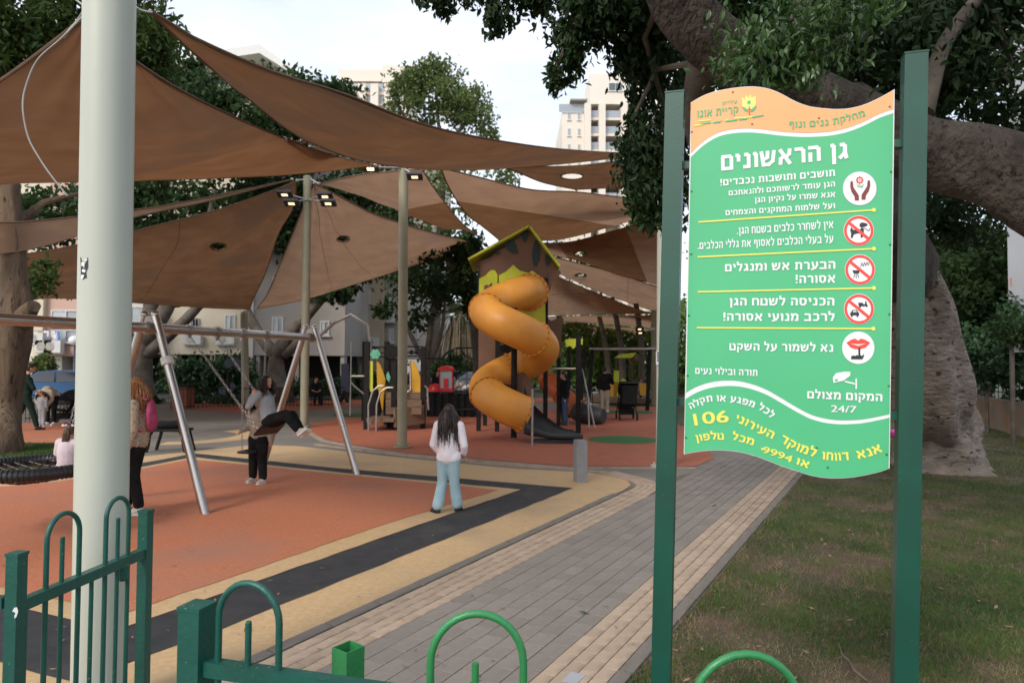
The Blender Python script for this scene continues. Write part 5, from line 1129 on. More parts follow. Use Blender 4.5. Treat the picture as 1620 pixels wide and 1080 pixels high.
deco('emblem_dash', [line(1134, 192.5, 1143, 191.5, 2)], M['sorange'], .0039)
# rivets and brackets
for px, py, m_ in [(1159.5, 146, 'rust'), (1295.5, 187, 'rust'), (1407.5, 169, 'rust'), (1190, 196.5, 'rust'), (1094.5, 209, 'rust'), (1409.5, 272, 'green3'), (1094, 303, 'green3'), (1408, 387, 'green3'), (1093.5, 402, 'green3'), (1407, 497, 'green3'), (1090, 499, 'green3'), (1406, 610, 'green3'), (1088, 594, 'green3'), (1085.5, 692, 'green3'), (1402.5, 718.5, 'green3'), (1309.5, 739, 'green3'), (1292, 708, 'green3')]:
    mb = MB(); mb.lathe(onp(px, py, .0055), [(.0045, 0), (.0045, .002), (.0025, .0035)], 10, snr); mb.build('rivet', M[m_], sign)
for a, b in (((1066, 262), (1096, 262)), ((1064, 635), (1090, 635)), ((1404, 228), (1440, 228)), ((1400, 657), (1436, 657))):
    mb = MB(); mb.bar(onp(*a, -.012), onp(*b, -.012), .03, .03, V((0, 0, 1))); mb.build('bracket', M['green'], sign)
# ================================================================== BUILDINGS
def gz(Y): return 575 + 1080 * 1.85 / Y
def gx(px, Y): return at(px, 560, Y).x
def zz(py, Y, px=810): return at(px, py, Y).z
def wall_box(t, m, x0, x1, z0, z1, Y, depth, name='wall'):
    mb = MB(); mb.box(((x0 + x1) / 2, Y + depth / 2, (z0 + z1) / 2), (x1 - x0, depth, z1 - z0)); return mb.build(name, M[m], t)
def window(t, x0, x1, z0, z1, Y, glass='glass_blue', sh=True, wall=None, bars=0):
    w = MB(); xm, zm, W, H = (x0 + x1) / 2, (z0 + z1) / 2, x1 - x0, z1 - z0; f = .07
    for c, s in (((xm, Y - .03, z1 - f / 2), (W, .1, f)), ((xm, Y - .03, z0 + f / 2), (W, .1, f)), ((x0 + f / 2, Y - .03, zm), (f, .1, H - 2 * f)), ((x1 - f / 2, Y - .03, zm), (f, .1, H - 2 * f)), ((xm, Y - .03, zm), (f * .7, .1, H - 2 * f))): w.box(c, s)
    w.box((xm, Y - .07, z0 - .05), (W + .2, .2, .06)); win = w.build('window', M['whitemetal'], t)
    for k in (0, 1):
        g = MB(); a, b = (x0 + f, xm - f * .36) if k == 0 else (xm + f * .36, x1 - f)
        if sh and k == (0 if W < 2.5 else 1):
            n = max(4, int(H / .12))
            for i in range(n): g.box(((a + b) / 2, Y - .025, z0 + f + (H - 2 * f) * (i + .5) / n), (b - a - .004, .03, (H - 2 * f) / n * .86))
            g.build('shutter', M['shutter'], win)
        else: g.box(((a + b) / 2, Y - .012, zm), (b - a - .004, .012, H - 2 * f - .004)); g.build('pane', M[glass], win)
    if bars:
        g = MB()
        for i in range(5): x = x0 + W * (i + .5) / 5; g.tube([(x, Y - .16, z0), (x, Y - .16, z1)], .015, 5)
        for i in range(6): z = z0 + H * (i + .5) / 6; g.tube([(x0, Y - .165, z), (x1, Y - .165, z)], .012, 5)
        g.build('grille', M['blackpost'], win)
def acunit(t, x, z, Y, w=.9, h=.65):
    mb = MB(); mb.box((x, Y - .25, z), (w, .34, h)); mb.box((x, Y - .2, z - h / 2 - .04), (w + .1, .3, .05)); o = mb.build('air_conditioner', M['whitemetal'], t)
    g = MB(); g.lathe((x - w * .12, Y - .423, z), [(h * .36, 0), (h * .36, .01), (h * .3, .012)], 16, (0, -1, 0)); 
    for k in range(6): g.box((x - w * .12, Y - .44, z - h * .3 + k * h * .12), (h * .66, .006, .012))
    g.build('fan_grille', M['steel_dull'], o)
def px_rect(x0, y0, x1, y1, Y): return gx(x0, Y), gx(x1, Y), zz(y1, Y), zz(y0, Y)
# left block on stilts
Y1 = 38.0
bL = thing('apartment_block', 'cream and pink apartment block on stilts behind the far left tree', 'building', (gx(100, Y1), Y1, 0))
zb = zz(567, Y1)
a, b, _, _ = px_rect(-260, 0, 80, 0, Y1); wall_box(bL, 'cream', a, gx(80, Y1), zb, 15, Y1, 8)
wall_box(bL, 'pink', gx(80, Y1) + .004, gx(204, Y1), zb, 15, Y1 - .4, 8.3); wall_box(bL, 'white_render', gx(40, Y1), gx(60, Y1), 0, zb - .004, Y1 - .3, 1, 'pillar'); wall_box(bL, 'white_render', gx(92, Y1), gx(104, Y1), 0, zb - .004, Y1 - .3, 1, 'pillar')
wall_box(bL, 'white_render', gx(118, Y1), gx(122, Y1), 0, zb - .004, Y1 - .1, 1, 'pillar')
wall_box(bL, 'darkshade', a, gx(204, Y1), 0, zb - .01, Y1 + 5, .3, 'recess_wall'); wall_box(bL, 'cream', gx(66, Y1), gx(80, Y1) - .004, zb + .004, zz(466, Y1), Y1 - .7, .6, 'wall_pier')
for y0, y1 in ((494, 520), (525, 545)):
    x0, x1, z0, z1 = px_rect(80, y0, 128, y1, Y1 - .4); window(bL, x0, x1, z0, z1, Y1 - .4)
x0, x1, z0, z1 = px_rect(128, 494, 200, 545, Y1 - .4); window(bL, x0 + .1, x1, z0, z1, Y1 - .4)
for x, y in ((76, 552), (90, 552), (62, 540)): acunit(bL, gx(x, Y1 - 1), zz(y, Y1 - 1), Y1 - 1)
mb = MB(); z0 = zz(528, Y1)
for k in range(3): mb.tube([(gx(70, Y1), Y1 - .6 - k * .2, z0), (gx(108, Y1), Y1 - .6 - k * .2, z0)], .012, 4)
mb.build('clothes_line', M['steel_dull'], bL)
for x, m_, w in ((80, 'c_beige', .3), (88, 'c_white', .35), (101, 'c_white', .3), (106, 'carblue', .25)):
    mb = MB(); c = V((gx(x, Y1), Y1 - .85, z0)); mb.add([c + V((-w / 2, 0, 0)), c + V((w / 2, 0, 0)), c + V((w / 2 + .05, .03, -.75)), c + V((0, -.05, -.8)), c + V((-w / 2, .02, -.7))], [(0, 1, 2, 3, 4)]); mb.build('laundry', M[m_], bL)
# cream block and its concrete flank
bC = thing('apartment_block', 'cream apartment block with grilled window behind the steel swing beam', 'building', (gx(300, Y1), Y1, 0))
zc = zz(563, Y1)
wall_box(bC, 'white_render', gx(204, Y1) + .01, gx(256, Y1), zc, 15, Y1 - .6, 8); wall_box(bC, 'cream', gx(256, Y1) + .004, gx(402, Y1), zc, 15, Y1, 8)
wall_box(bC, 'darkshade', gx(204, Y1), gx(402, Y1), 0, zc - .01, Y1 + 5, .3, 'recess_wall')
for x in (268, 330): wall_box(bC, 'cream', gx(x, Y1), gx(x + 9, Y1), 0, zc - .004, Y1 + .2, .6, 'pillar')
x0, x1, z0, z1 = px_rect(206, 488, 250, 540, Y1 - .6); window(bC, x0, x1, z0, z1, Y1 - .6)
x0, x1, z0, z1 = px_rect(303, 506, 315, 525, Y1); window(bC, x0, x1, z0, z1, Y1, 'glass', False, bars=1)
x0, x1, z0, z1 = px_rect(355, 500, 372, 540, Y1); window(bC, x0, x1, z0, z1, Y1)
x0, x1, z0, z1 = px_rect(294, 532, 303, 546, Y1); window(bC, x0, x1, z0, z1, Y1, sh=False)
acunit(bC, gx(308, Y1), zz(540, Y1), Y1, 1.0, .5); acunit(bC, gx(360, Y1), zz(540, Y1), Y1, 1.0, .5); acunit(bC, gx(350, Y1), zz(534, Y1), Y1, .6, .5)
bG = thing('apartment_block', 'grey concrete flank wall with blue windows between the two olive poles', 'building', (gx(470, Y1), Y1 - 2, 0))
Y2 = Y1 - 2
wall_box(bG, 'white_render', gx(395, Y2), gx(401, Y2), 0, 14, Y2 - .1, 2.0, 'corner_pier')
wall_box(bG, 'concrete', gx(401, Y2) + .004, gx(545, Y2), zz(564, Y2), 14, Y2, 6)
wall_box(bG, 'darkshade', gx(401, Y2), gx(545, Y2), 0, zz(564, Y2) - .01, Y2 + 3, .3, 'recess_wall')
for x in (404, 466, 538): wall_box(bG, 'concrete', gx(x, Y2), gx(x + 6, Y2), 0, zz(564, Y2) - .004, Y2 + .1, .6, 'pillar')
for r in ((430, 503, 448, 528), (506, 509, 521, 532), (430, 440, 448, 462), (506, 446, 521, 468)):
    x0, x1, z0, z1 = px_rect(*r, Y2); window(bG, x0, x1, z0, z1, Y2)
# beige block with stair tower, balconies
Y3 = 42.0
bB = thing('apartment_block', 'beige and white apartment block behind the rope climbing frames', 'building', (gx(620, Y3), Y3, 0))
z3 = zz(568, Y3)
wall_box(bB, 'beige', gx(565, Y3), gx(606, Y3), z3 - 1, 17, Y3, 7); wall_box(bB, 'concrete', gx(606, Y3) + .01, gx(640, Y3), z3, 17, Y3 + .6, 6); wall_box(bB, 'white_render', gx(640, Y3) + .01, gx(697, Y3), z3, 16, Y3 + .3, 6)
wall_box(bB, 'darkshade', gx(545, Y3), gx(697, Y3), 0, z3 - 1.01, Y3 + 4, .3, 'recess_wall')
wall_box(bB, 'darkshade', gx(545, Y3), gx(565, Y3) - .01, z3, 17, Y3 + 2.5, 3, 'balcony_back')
for y in (533, 563 - 4, 480, 440, 400):
    mb = MB(); mb.box(((gx(545, Y3) + gx(565, Y3)) / 2 - .02, Y3 + .9, zz(y, Y3)), (gx(565, Y3) - gx(545, Y3) - .02, 3, .2)); mb.build('balcony_floor', M['beige'], bB)
    mb = MB(); mb.box(((gx(545, Y3) + gx(565, Y3)) / 2 - .02, Y3 - .55, zz(y, Y3) + .5), (gx(565, Y3) - gx(545, Y3) - .06, .1, .8)); mb.build('balcony_rail', M['whitemetal'], bB)
for r in ((570, 515, 584, 535), (570, 460, 584, 480), (612, 520, 620, 542), (652, 520, 660, 535), (676, 530, 690, 540), (652, 470, 660, 488), (612, 470, 620, 490), (676, 480, 690, 492)):
    x0, x1, z0, z1 = px_rect(*r, Y3); window(bB, x0, x1, z0, z1, Y3 + (.6 if 606 < r[0] < 640 else .3 if r[0] > 640 else 0))
for x, y in ((574, 545), (612, 503), (590, 542)): acunit(bB, gx(x, Y3), zz(y, Y3), Y3 + (.6 if x > 606 else 0), .8, .55)
# roofs beyond the sails
Yr = 60
bR = thing('apartment_block', 'pale flat-roofed building top above the trees at upper left', 'building', (gx(370, Yr), Yr, 0))
wall_box(bR, 'white_render', gx(262, Yr), gx(352, Yr), 0, zz(112, Yr, 300), Yr + 3, 8); 
wall_box(bR, 'cream', gx(352, Yr) + .01, gx(540, Yr), 0, zz(112, Yr, 400), Yr + 3, 8)
mb = MB(); P = [at(262, 92, Yr), at(410, 70, Yr), at(478, 118, Yr), at(478, 126, Yr), at(410, 84, Yr), at(262, 106, Yr)]
mb.v = [tuple(p) for p in P] + [tuple(p + V((0, 8, 0))) for p in P]; mb.f = [tuple(range(6)), tuple(range(11, 5, -1))] + [(i, i + 6, (i + 1) % 6 + 6, (i + 1) % 6) for i in range(6)]; mb.build('roof', M['whitemetal'], bR)
for x in (292, 400, 432):
    x0, x1, z0, z1 = px_rect(x, 103 + (x - 400) * .1 * (x > 390), x + 14, 112 + (x - 400) * .3 * (x > 390), Yr + 3); window(bR, x0, x1, z0 - 1, z1 - .4, Yr + 3, 'glass')
for r in ((250, 240, 300, 330), ):
    pass
def tower_block(label, x0, x1, ytop, Y, floors_y, cols, side=None, steps=()):
    t = thing('tower_block', label, 'building', (gx((x0 + x1) / 2, Y), Y, 0))
    zt = zz(ytop, Y, (x0 + x1) / 2); D_ = 14
    # recessed balcony stacks: floor slabs, dividers and dark backs
    if side: wall_box(t, 'towerstone', gx(side[0], Y), gx(side[1], Y), 0, zz(side[2], Y, side[0]), Y, D_); 
    X0, X1 = gx(x0, Y), gx(x1, Y)
    wall_box(t, 'towerstone', X0 + .02, X1, 0, zt, Y + 3, D_ - 3, 'core')
    for i, y in enumerate(floors_y):
        z = zz(y, Y, (x0 + x1) / 2)
        mb = MB(); mb.box(((X0 + X1) / 2, Y + 1.2, z), (X1 - X0, 3.2, .35)); mb.build('floor_slab', M['towerstone'], t)
        for k in range(len(cols) - 1):
            a, b = gx(cols[k], Y) + .3, gx(cols[k + 1], Y) - .3
            mb = MB(); mb.box(((a + b) / 2, Y - .2, z + .75), (b - a, .06, 1.0)); mb.build('balcony_rail', M['glass_blue'], t)
            mb = MB(); mb.box(((a + b) / 2, Y + 2.97, z + 1.5), ((b - a) * .8, .05, 2.1)); mb.build('balcony_door', M['balcony'], t)
    for c in cols:
        mb = MB(); mb.box((gx(c, Y), Y + .9, zt / 2), (.9, 3.9, zt)); mb.build('column', M['towerstone'], t)
    for (a, b, yt, yb, m_) in steps:
        wall_box(t, m_, gx(a, Y), gx(b, Y), zz(yb, Y, a), zz(yt, Y, a), Y - .3, 6, 'roof_storey')
    return t
tb = tower_block('tall pale stone apartment tower with balconies right of the open sky', 926, 1060, 168, 95, [190, 215, 240, 265, 290, 320, 350], [928, 951, 986, 1020, 1058], (888, 926, 178),
                 steps=((932, 1000, 118, 166, 'towerstone'), (1000, 1060, 128, 166, 'towerstone')))
YT = 95
for y in (178, 203, 228, 254):
    for x in (897, 913):
        x0, x1, z0, z1 = px_rect(x, y, x + 5, y + 12, YT); window(tb, x0, x1, z0, z1, YT, 'glass_blue', False)
for r in ((962, 132, 984, 145), (990, 128, 1004, 143)):
    x0, x1, z0, z1 = px_rect(*r, YT); window(tb, x0, x1, z0, z1, YT - .3, 'glass', False)
mb = MB(); mb.box((gx(908, YT), YT - .2, zz(172, YT, 908)), (4.4, .08, 1.1)); mb.build('terrace_rail', M['glass_blue'], tb)
mb = MB(); mb.box((gx(914, YT), YT + .5, zz(162, YT, 914)), (2.4, 3, .25)); mb.build('terrace_awning', M['balcony'], tb)
tower_block('pale apartment tower with pillars showing left of the light green tree', 548, 640, 138, 80, [150, 167, 186, 210, 240], [550, 570, 590, 612, 638], None, steps=((530, 600, 112, 130, 'towerstone'), (600, 660, 105, 132, 'towerstone')))
# slab tower at the right edge
tR = thing('concrete_tower', 'tall grey concrete slab of a building at the right edge', 'building', (gx(1640, 17), 17, 0))
mb = MB(); q_ = [(gx(1597, 17), 17), (gx(1597, 17) + 6, 15.5), (gx(1597, 27) + 6, 27), (gx(1605, 27), 27)]
mb.add([(x, y, z) for z in (2.2, 20) for x, y in q_], [(0, 1, 5, 4), (1, 2, 6, 5), (2, 3, 7, 6), (3, 0, 4, 7), (4, 5, 6, 7), (3, 2, 1, 0)]); mb.build('wall', M['pale_blue'], tR)
mb = MB(); mb.add([at(1596.9 + x, 440 + y, 16.98) for x, y in ((1, 0), (9, -3), (11, 8), (7, 14), (12, 24), (5, 27), (7, 17), (2, 12))], [tuple(range(8))]); mb.build('graffiti', M['rust'], tR)
# retaining wall
w0 = G(1440, 640); w1 = G(1800, 745); rw = thing('retaining_wall', 'stained low concrete retaining wall at right behind the ficus', 'wall', w1)
d_ = (w1 - w0).normalized(); n_ = V((-d_.y, d_.x, 0)); L_ = (w1 - w0).length; N_ = 6
for k in range(N_):
    mb = MB(); c = w0 + d_ * (L_ * (k + .5) / N_) + n_ * .12; mb.box((c.x, c.y, .44), (L_ / N_ - .025, .24, .9 + .0), d_); mb.build('wall_section', M['wall'], rw)
mb = MB()
for k in range(60): p = w0 + d_ * (L_ * k / 59) + n_ * .12; mb.tube([p + V((0, 0, .88)), p + V((0, 0, 1.75))], .012, 4)
for z in (1.1, 1.7): mb.bar(w0 + n_ * .12 + V((0, 0, z)), w1 + n_ * .12 + V((0, 0, z)), .03)
mb.build('railing', M['blackpost'], rw)
# hedge and bushes
def bush(name, label, blobs, m, seed, size=.09, group=None, clumps=40):
    c = blobs[0][0]; t = thing(name, label, 'hedge' if 'hedge' in name else 'bush', (c[0], c[1], 0), 0, group)
    mb = MB(); mb.tube([(c[0], c[1], -.05), (c[0], c[1], max(.2, c[2]))], .05, 6); mb.build('stem', M['bark3'], t)
    leafcloud('foliage', blobs, size, m, t, seed, clumps, tight=.2); return t
bush('hedge', 'tall dark green hedge below the cream block behind the swing', [B(x, 597, 35, 34, 1.2, 30, 2600) for x in (290, 330, 365)], M['hedge'], 61, .11)
bush('bush', 'spiky green bush between the white pillars at far left', [B(68, 578, 34, 18, .5, 16, 700), B(80, 590, 34, 12, .5, 14, 300)], M['leaf_light'], 62, .1)
bush('hedge', 'low dark hedge between the two olive poles', [B(x, 612, 34, 30, .8, 14, 1000) for x in (430, 480, 530)], M['hedge'], 63, .1)
bush('hedge', 'green bushes behind the left climbing unit', [B(x, 608, 36, 24, .8, 18, 800) for x in (565, 600, 640)], M['leaf_mid'], 64, .11)
bush('bush', 'green bushes at the foot of the palm', [B(720, 582, 35.5, 26, .8, 22, 800), B(690, 590, 36, 22, .8, 20, 600), B(752, 590, 35, 16, .8, 22, 500)], M['leaf_mid'], 65, .12)
bush('bush', 'ivy and shrubs spilling over the retaining wall', [B(1560, 560, 19, 60, 1, 45, 3500), B(1500, 580, 22, 40, 1, 40, 1600), B(1620, 540, 17, 50, 1, 60, 2200)], M['hedge'], 66, .08)
bush('bush', 'rising shrub on the bank in front of the slab tower', [B(1600, 520, 16, 30, .5, 26, 1100), B(1545, 590, 22, 36, .6, 16, 700)], M['leaf_mid'], 67, .06)
bush('hedge', 'low hedge strip beside the planter at left', [B(x, 632, 30, 22, .4, 6, 420) for x in (310, 345, 375, 240)], M['hedge'], 68, .07)
# far green park belt closing the view
for i, (x, y, Y, w, h, n) in enumerate([(-60, 480, 52, 160, 90, 3000), (120, 520, 50, 120, 70, 2200), (560, 560, 55, 90, 60, 1600), (720, 540, 52, 60, 70, 1800), (800, 540, 52, 60, 80, 1800), (860, 590, 46, 80, 26, 1500), (960, 596, 44, 80, 20, 1500), (1050, 590, 44, 60, 26, 1200), (1180, 600, 46, 120, 40, 1800), (1330, 600, 40, 120, 50, 2400), (1480, 570, 34, 90, 60, 3000), (1640, 560, 28, 80, 80, 2600)]):
    g = at(x, gz(Y), Y); o = thing('distant_tree', 'dark green park foliage closing the view', 'tree', (g.x, g.y, 0), 0, 'distant park foliage'); o['label'] = ['distant foliage behind the far left building', 'distant foliage seen past the left tree', 'distant foliage behind the beige block', 'distant foliage behind the palm', 'distant foliage behind the slide tower', 'distant low foliage behind the tunnel slide', 'distant low foliage behind the toddler playhouse', 'distant low foliage behind the near sail pole', 'distant foliage behind the sign', 'distant foliage right of the sign centre', 'distant foliage behind the ficus trunk', 'distant foliage at the far right'][i]
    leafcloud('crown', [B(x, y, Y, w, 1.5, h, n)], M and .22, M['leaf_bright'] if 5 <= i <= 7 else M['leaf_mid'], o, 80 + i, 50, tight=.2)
    mb = MB(); mb.tube([(g.x, g.y, -.1), (g.x, g.y, zz(y, Y))], .15, 6); mb.build('trunk', M['bark3'], o)
# ================================================================== CARS
def car(label, px, Y, m, rz, L=4.2, kind='hatch'):
    g = at(px, gz(Y), Y); t = thing('parked_car', label, 'car', (g.x, g.y, 0), rz, 'cars parked beyond the playground')
    W = 1.72; prof = [(-2.05, .35), (-2.1, .62), (-2.0, .86), (-1.15, .95), (1.55, .98), (2.0, .92), (2.1, .6), (2.05, .32)]
    roof = [(-1.2, .94), (-.45, 1.42), (.2, 1.48), (1.1, 1.44), (1.75, .97)]
    c = V(t.location); R_ = Matrix.Rotation(rz, 3, 'Z'); X = R_ @ V((1, 0, 0)); Z = V((0, 0, 1)); Yv = R_ @ V((0, 1, 0))
    mb = MB(); n = len(prof)  # body: tapered plan through three sections
    def sect(poly, ws): 
        n = len(poly); vv = []
        for wv, ins in ws: vv += [c + X * (x * ins) + Z * z + Yv * wv for x, z in poly]
        ff = [(i * n + k, i * n + (k + 1) % n, (i + 1) * n + (k + 1) % n, (i + 1) * n + k) for i in range(len(ws) - 1) for k in range(n)] + [tuple(range(n - 1, -1, -1)), tuple((len(ws) - 1) * n + k for k in range(n))]
        return vv, ff
    mb.add(*sect(prof, [(-W / 2, .95), (-W / 2 + .08, .99), (0, 1), (W / 2 - .08, .99), (W / 2, .95)])); body = mb.build('body', m, t, True, ang=35)
    mb = MB(); mb.add(*sect(roof, [(-.66, .93), (-.6, 1), (.6, 1), (.66, .93)])); mb.build('cabin', m, t, True, ang=35)
    for s in (-1, 1):
        mb = MB(); y = s * .668; mb.add([c + X * x + Z * z + Yv * (y + s * (1.48 - z) * .16) for x, z in ((-.98, .98), (-.42, 1.36), (.15, 1.41), (.15, .98))], [(0, 1, 2, 3)]); mb.add([c + X * x + Z * z + Yv * (y + s * (1.48 - z) * .16) for x, z in ((.22, .98), (.22, 1.41), (.98, 1.37), (1.45, .98))], [(0, 1, 2, 3)]); mb.build('side_window', M['glass'], t)
    mb = MB(); mb.add([c + X * (x - .012) + Z * (z + .012) + Yv * y for x, z, y in ((-1.14, .98, -.6), (-1.14, .98, .6), (-.5, 1.39, .54), (-.5, 1.39, -.54))], [(0, 1, 2, 3)]); mb.build('windscreen', M['glass'], t)
    mb = MB(); mb.add([c + X * (x + .012) + Z * (z + .01) + Yv * y for x, z, y in ((1.7, 1.02, -.58), (1.7, 1.02, .58), (1.17, 1.4, .52), (1.17, 1.4, -.52))], [(0, 1, 2, 3)]); mb.build('rear_window', M['glass'], t)
    for x in (-1.3, 1.3):
        for s in (-1, 1):
            mb = MB(); q = c + X * x + Z * .31 + Yv * (s * .76); mb.lathe(q - Yv * .1, [(.22, 0), (.31, .02), (.31, .18), (.22, .2)], 20, Yv); w = mb.build('wheel', M['tyre'], t, True)
            mb = MB(); mb.lathe(q + Yv * s * .085, [(.2, 0), (.19, .02), (.05, .03)], 12, Yv * s); mb.build('rim', M['steel_dull'], w)
    for s in (-1, 1):
        mb = MB(); mb.box(c + X * -2.03 + Z * .72 + Yv * s * .62, (.1, .36, .16), X); mb.build('headlight', M['glass_blue'], t)
        mb = MB(); mb.box(c + X * 2.03 + Z * .78 + Yv * s * .66, (.08, .26, .2), X); mb.build('tail_light', M['redpl'], t)
    return t
car('blue car parked behind the bending woman at far left', 86, 29.5, M['carblue'], .35); car('silver car parked behind the foreground pole', 136, 31.5, M['carsilver'], -.15)
car('white car parked behind the toy stall', 712, 36, M['carwhite'], .1); car('dark silver car parked beside the slide tower', 752, 34, M['carsilver'], .2)
car('pale car parked behind the left climbing unit', 668, 37, M['carsilver'], 0)
# fence along the street, each panel
mb = None
for i, (a, b) in enumerate([((40, 668), (230, 650)), ((270, 648), (395, 646)), ((395, 646), (545, 643))]):
    p, q = G(*a), G(*b); t = thing('street_fence', ['low black railing in front of the blue car', 'black railing before the tall hedge', 'black railing between the olive poles'][i], 'fence', p); d = (q - p).normalized(); L = (q - p).length; mb = MB()
    for k in range(int(L / .14)): r0 = p + d * k * .14; mb.tube([r0, r0 + V((0, 0, .85))], .011, 4, False)
    mb.build('bars', M['blackpost'], t, kind='stuff')
    for z in (.12, .8): mb = MB(); mb.bar(p + V((0, 0, z)), q + V((0, 0, z)), .03); mb.build('rail', M['blackpost'], t)
# street lamps
def street_lamp(label, px, ytop, Y, head):
    g = at(px, gz(Y), Y); t = thing('street_lamp', label, 'lamp', (g.x, g.y, 0)); top_ = at(px, ytop, Y); mb = MB(); mb.tube([V((g.x, g.y, 0)), top_], .06, 8)
    mb.build('post', M['navy'] if head == 'globe' else M['steel_dull'], t, True)
    if head == 'globe': mb = MB(); mb.ell(top_ + V((0, 0, .2)), (.3, .3, .25), 14, 8); mb.build('globe', M['swhite'], t, True)
    else: mb = MB(); mb.tube([top_, top_ + V((-.1, 0, .5)), top_ + V((-.6, 0, .8)), top_ + V((-1.1, 0, .55)), top_ + V((-1.6, 0, .1))], .05, 6); mb.build('bent_arm', M['steel_dull'], t, True)
street_lamp('white globe lamp left of the foreground pole', 119, 545, 33, 'globe'); 
street_lamp('bent grey shower-like arm above the left climbing unit', 586, 540, 20.5, 'arm')
# ================================================================== SLIDE TOWER
def P2(px, py, Y): return at(px, py, Y)
tw_ = thing('slide_tower', 'tall brown and lime playhouse tower carrying the orange spiral slide', 'play tower', G(825, 682))
def post(t, px, ybase_Y, ytop, w=.12, m='blackpost', name='post'):
    Y = ybase_Y; x = gx(px, Y); mb = MB(); mb.box((x, Y, zz(ytop, Y, px) / 2), (w, w, zz(ytop, Y, px))); mb.build(name, M[m], t)
YF = 18.55; YB = 20.6
for px, Y, yt in ((758, 18.7, 430), (787, 18.6, 440), (863, 18.6, 440), (884, 20.6, 500), (768, 20.4, 440)): post(tw_, px, Y, yt)
def panel(t, name, pts, Y, m, th=.03, parent=None, dY=0):
    q = [at(x, y, Y) for x, y in pts]; o = q[0]; mb = MB(); mb.prism((0, Y + dY, 0), (1, 0, 0), (0, 0, 1), [(p.x, p.z) for p in q], th); return mb.build(name, M[m], parent or t)
# front panels
panel(tw_, 'brown_gable', [(757, 414), (775, 408), (834, 366), (858, 385), (878, 420), (888, 432), (874, 448), (866, 470), (757, 470)], YF + .05, 'brownpanel')
panel(tw_, 'lime_panel', [(789, 436), (800, 430), (812, 419), (822, 428), (836, 432), (842, 428), (855, 438), (862, 446), (863, 511), (789, 511)], YF, 'lime')
panel(tw_, 'lime_panel', [(758, 441), (768, 436), (773, 430), (778, 427), (783, 428), (787, 434), (787, 511), (758, 511)], YF - .005, 'lime')
panel(tw_, 'heart_cutout', [(766, 452), (770, 450), (773, 452), (776, 448), (779, 447), (778, 456), (772, 463), (766, 460)], YF - .024, 'brownpanel', .01)
for pts in ([(797, 386), (806, 380), (812, 380), (817, 388), (820, 401), (812, 401), (803, 395)], [(822, 371), (834, 363), (837, 365), (836, 374), (831, 384), (826, 377)], [(846, 381), (850, 380), (855, 392), (854, 410), (848, 422), (844, 419), (841, 402)], [(863, 402), (868, 402), (873, 410), (869, 419), (864, 419), (862, 409)], [(786, 397), (791, 394), (790, 403), (785, 402)]):
    panel(tw_, 'leaf_shape', pts, YF + .02, 'deepgreen', .02)
panel(tw_, 'lower_panel', [(757, 520), (788, 520), (788, 603), (757, 603)], YF + .1, 'brownpanel'); panel(tw_, 'inner_panel', [(789, 545), (815, 545), (815, 600), (789, 600)], YF + 1.2, 'darkshade')
panel(tw_, 'trunk_panel', [(862, 500), (872, 508), (888, 500), (892, 505), (888, 525), (888, 565), (862, 565)], YF + .8, 'brownpanel')
# side wall, floor, roof
mb = MB(); xl = gx(757, YF); xr = gx(866, YF)
mb.box((xl, (YF + YB) / 2, (zz(414, YF) + zz(511, YF)) / 2), (.03, YB - YF, zz(414, YF) - zz(511, YF))); mb.build('side_wall', M['deepgreen'], tw_)
mb = MB(); mb.box((xr, (YF + YB) / 2, (zz(430, YF) + zz(511, YF)) / 2), (.03, YB - YF, zz(430, YF) - zz(511, YF))); mb.build('side_wall', M['brownpanel'], tw_)
mb = MB(); mb.box(((xl + xr) / 2, (YF + YB) / 2 + .1, zz(513, YF)), (xr - xl - .06, YB - YF, .08)); mb.build('deck', M['woodstep'], tw_)
mb = MB(); mb.box(((xl + xr) / 2, YB, (zz(414, YF) + zz(511, YF)) / 2), (xr - xl - .06, .03, zz(414, YF) - zz(511, YF))); mb.build('back_wall', M['brownpanel'], tw_)
def slab(name, a, b, m, th=.05):  # roof slab between front edge a-b running back
    mb = MB(); n = (b - a).cross(V((0, 1, 0))).normalized() * th; Y0 = V((0, -.22, 0)); Y1_ = V((0, YB - YF + .3, 0))
    P = [a + Y0, b + Y0, b + Y1_, a + Y1_]; mb.v = [tuple(p) for p in P] + [tuple(p + n) for p in P]; mb.f = [(0, 1, 2, 3), (7, 6, 5, 4), (0, 4, 5, 1), (1, 5, 6, 2), (2, 6, 7, 3), (3, 7, 4, 0)]; mb.build(name, M[m], tw_)
slab('roof_slab', at(742, 413, YF), at(837, 361, YF), 'lime'); slab('roof_slab', at(837, 362, YF), at(884, 424, YF), 'lime')
# spiral tube slide
SX, SY = gx(813.5, 17.1), 17.1; RC, RT = .70, .43
st = thing('spiral_slide', 'orange closed spiral tube slide winding down in front of the tower', 'slide', (SX, SY, 0))
def hel(phi): # phi in degrees, start 300 -> -290
    z0_, z1_ = zz(466, 17.6), zz(652, 17.0); t = (265 - phi) / 555
    a = math.radians(phi); return V((SX + RC * math.cos(a), SY - RC * math.sin(a), lerp(z0_, z1_, t)))
pts = [hel(265 - k * 555 / 88) for k in range(89)]; W0 = at(838, 462, YF - .02); st0 = [W0, W0 + V((-.02, -.28, 0)), lerp(W0 + V((-.1, -.5, 0)), pts[0], .5) + V((.06, -.05, 0))]
seams_ = [8, 30, 52, 70]
def seg(i0, i1, nm='tube_section'):
    mb = MB(); q = (st0 if i0 == 0 else []) + pts[i0:i1 + 1]; mb.tube(q, RT, 36, False); mb.build(nm, M['orange'], st, True, ang=60)
cuts = [0, 13, 35, 57, 74, 88]
for a, b in zip(cuts[:-1], cuts[1:]): seg(a, b)
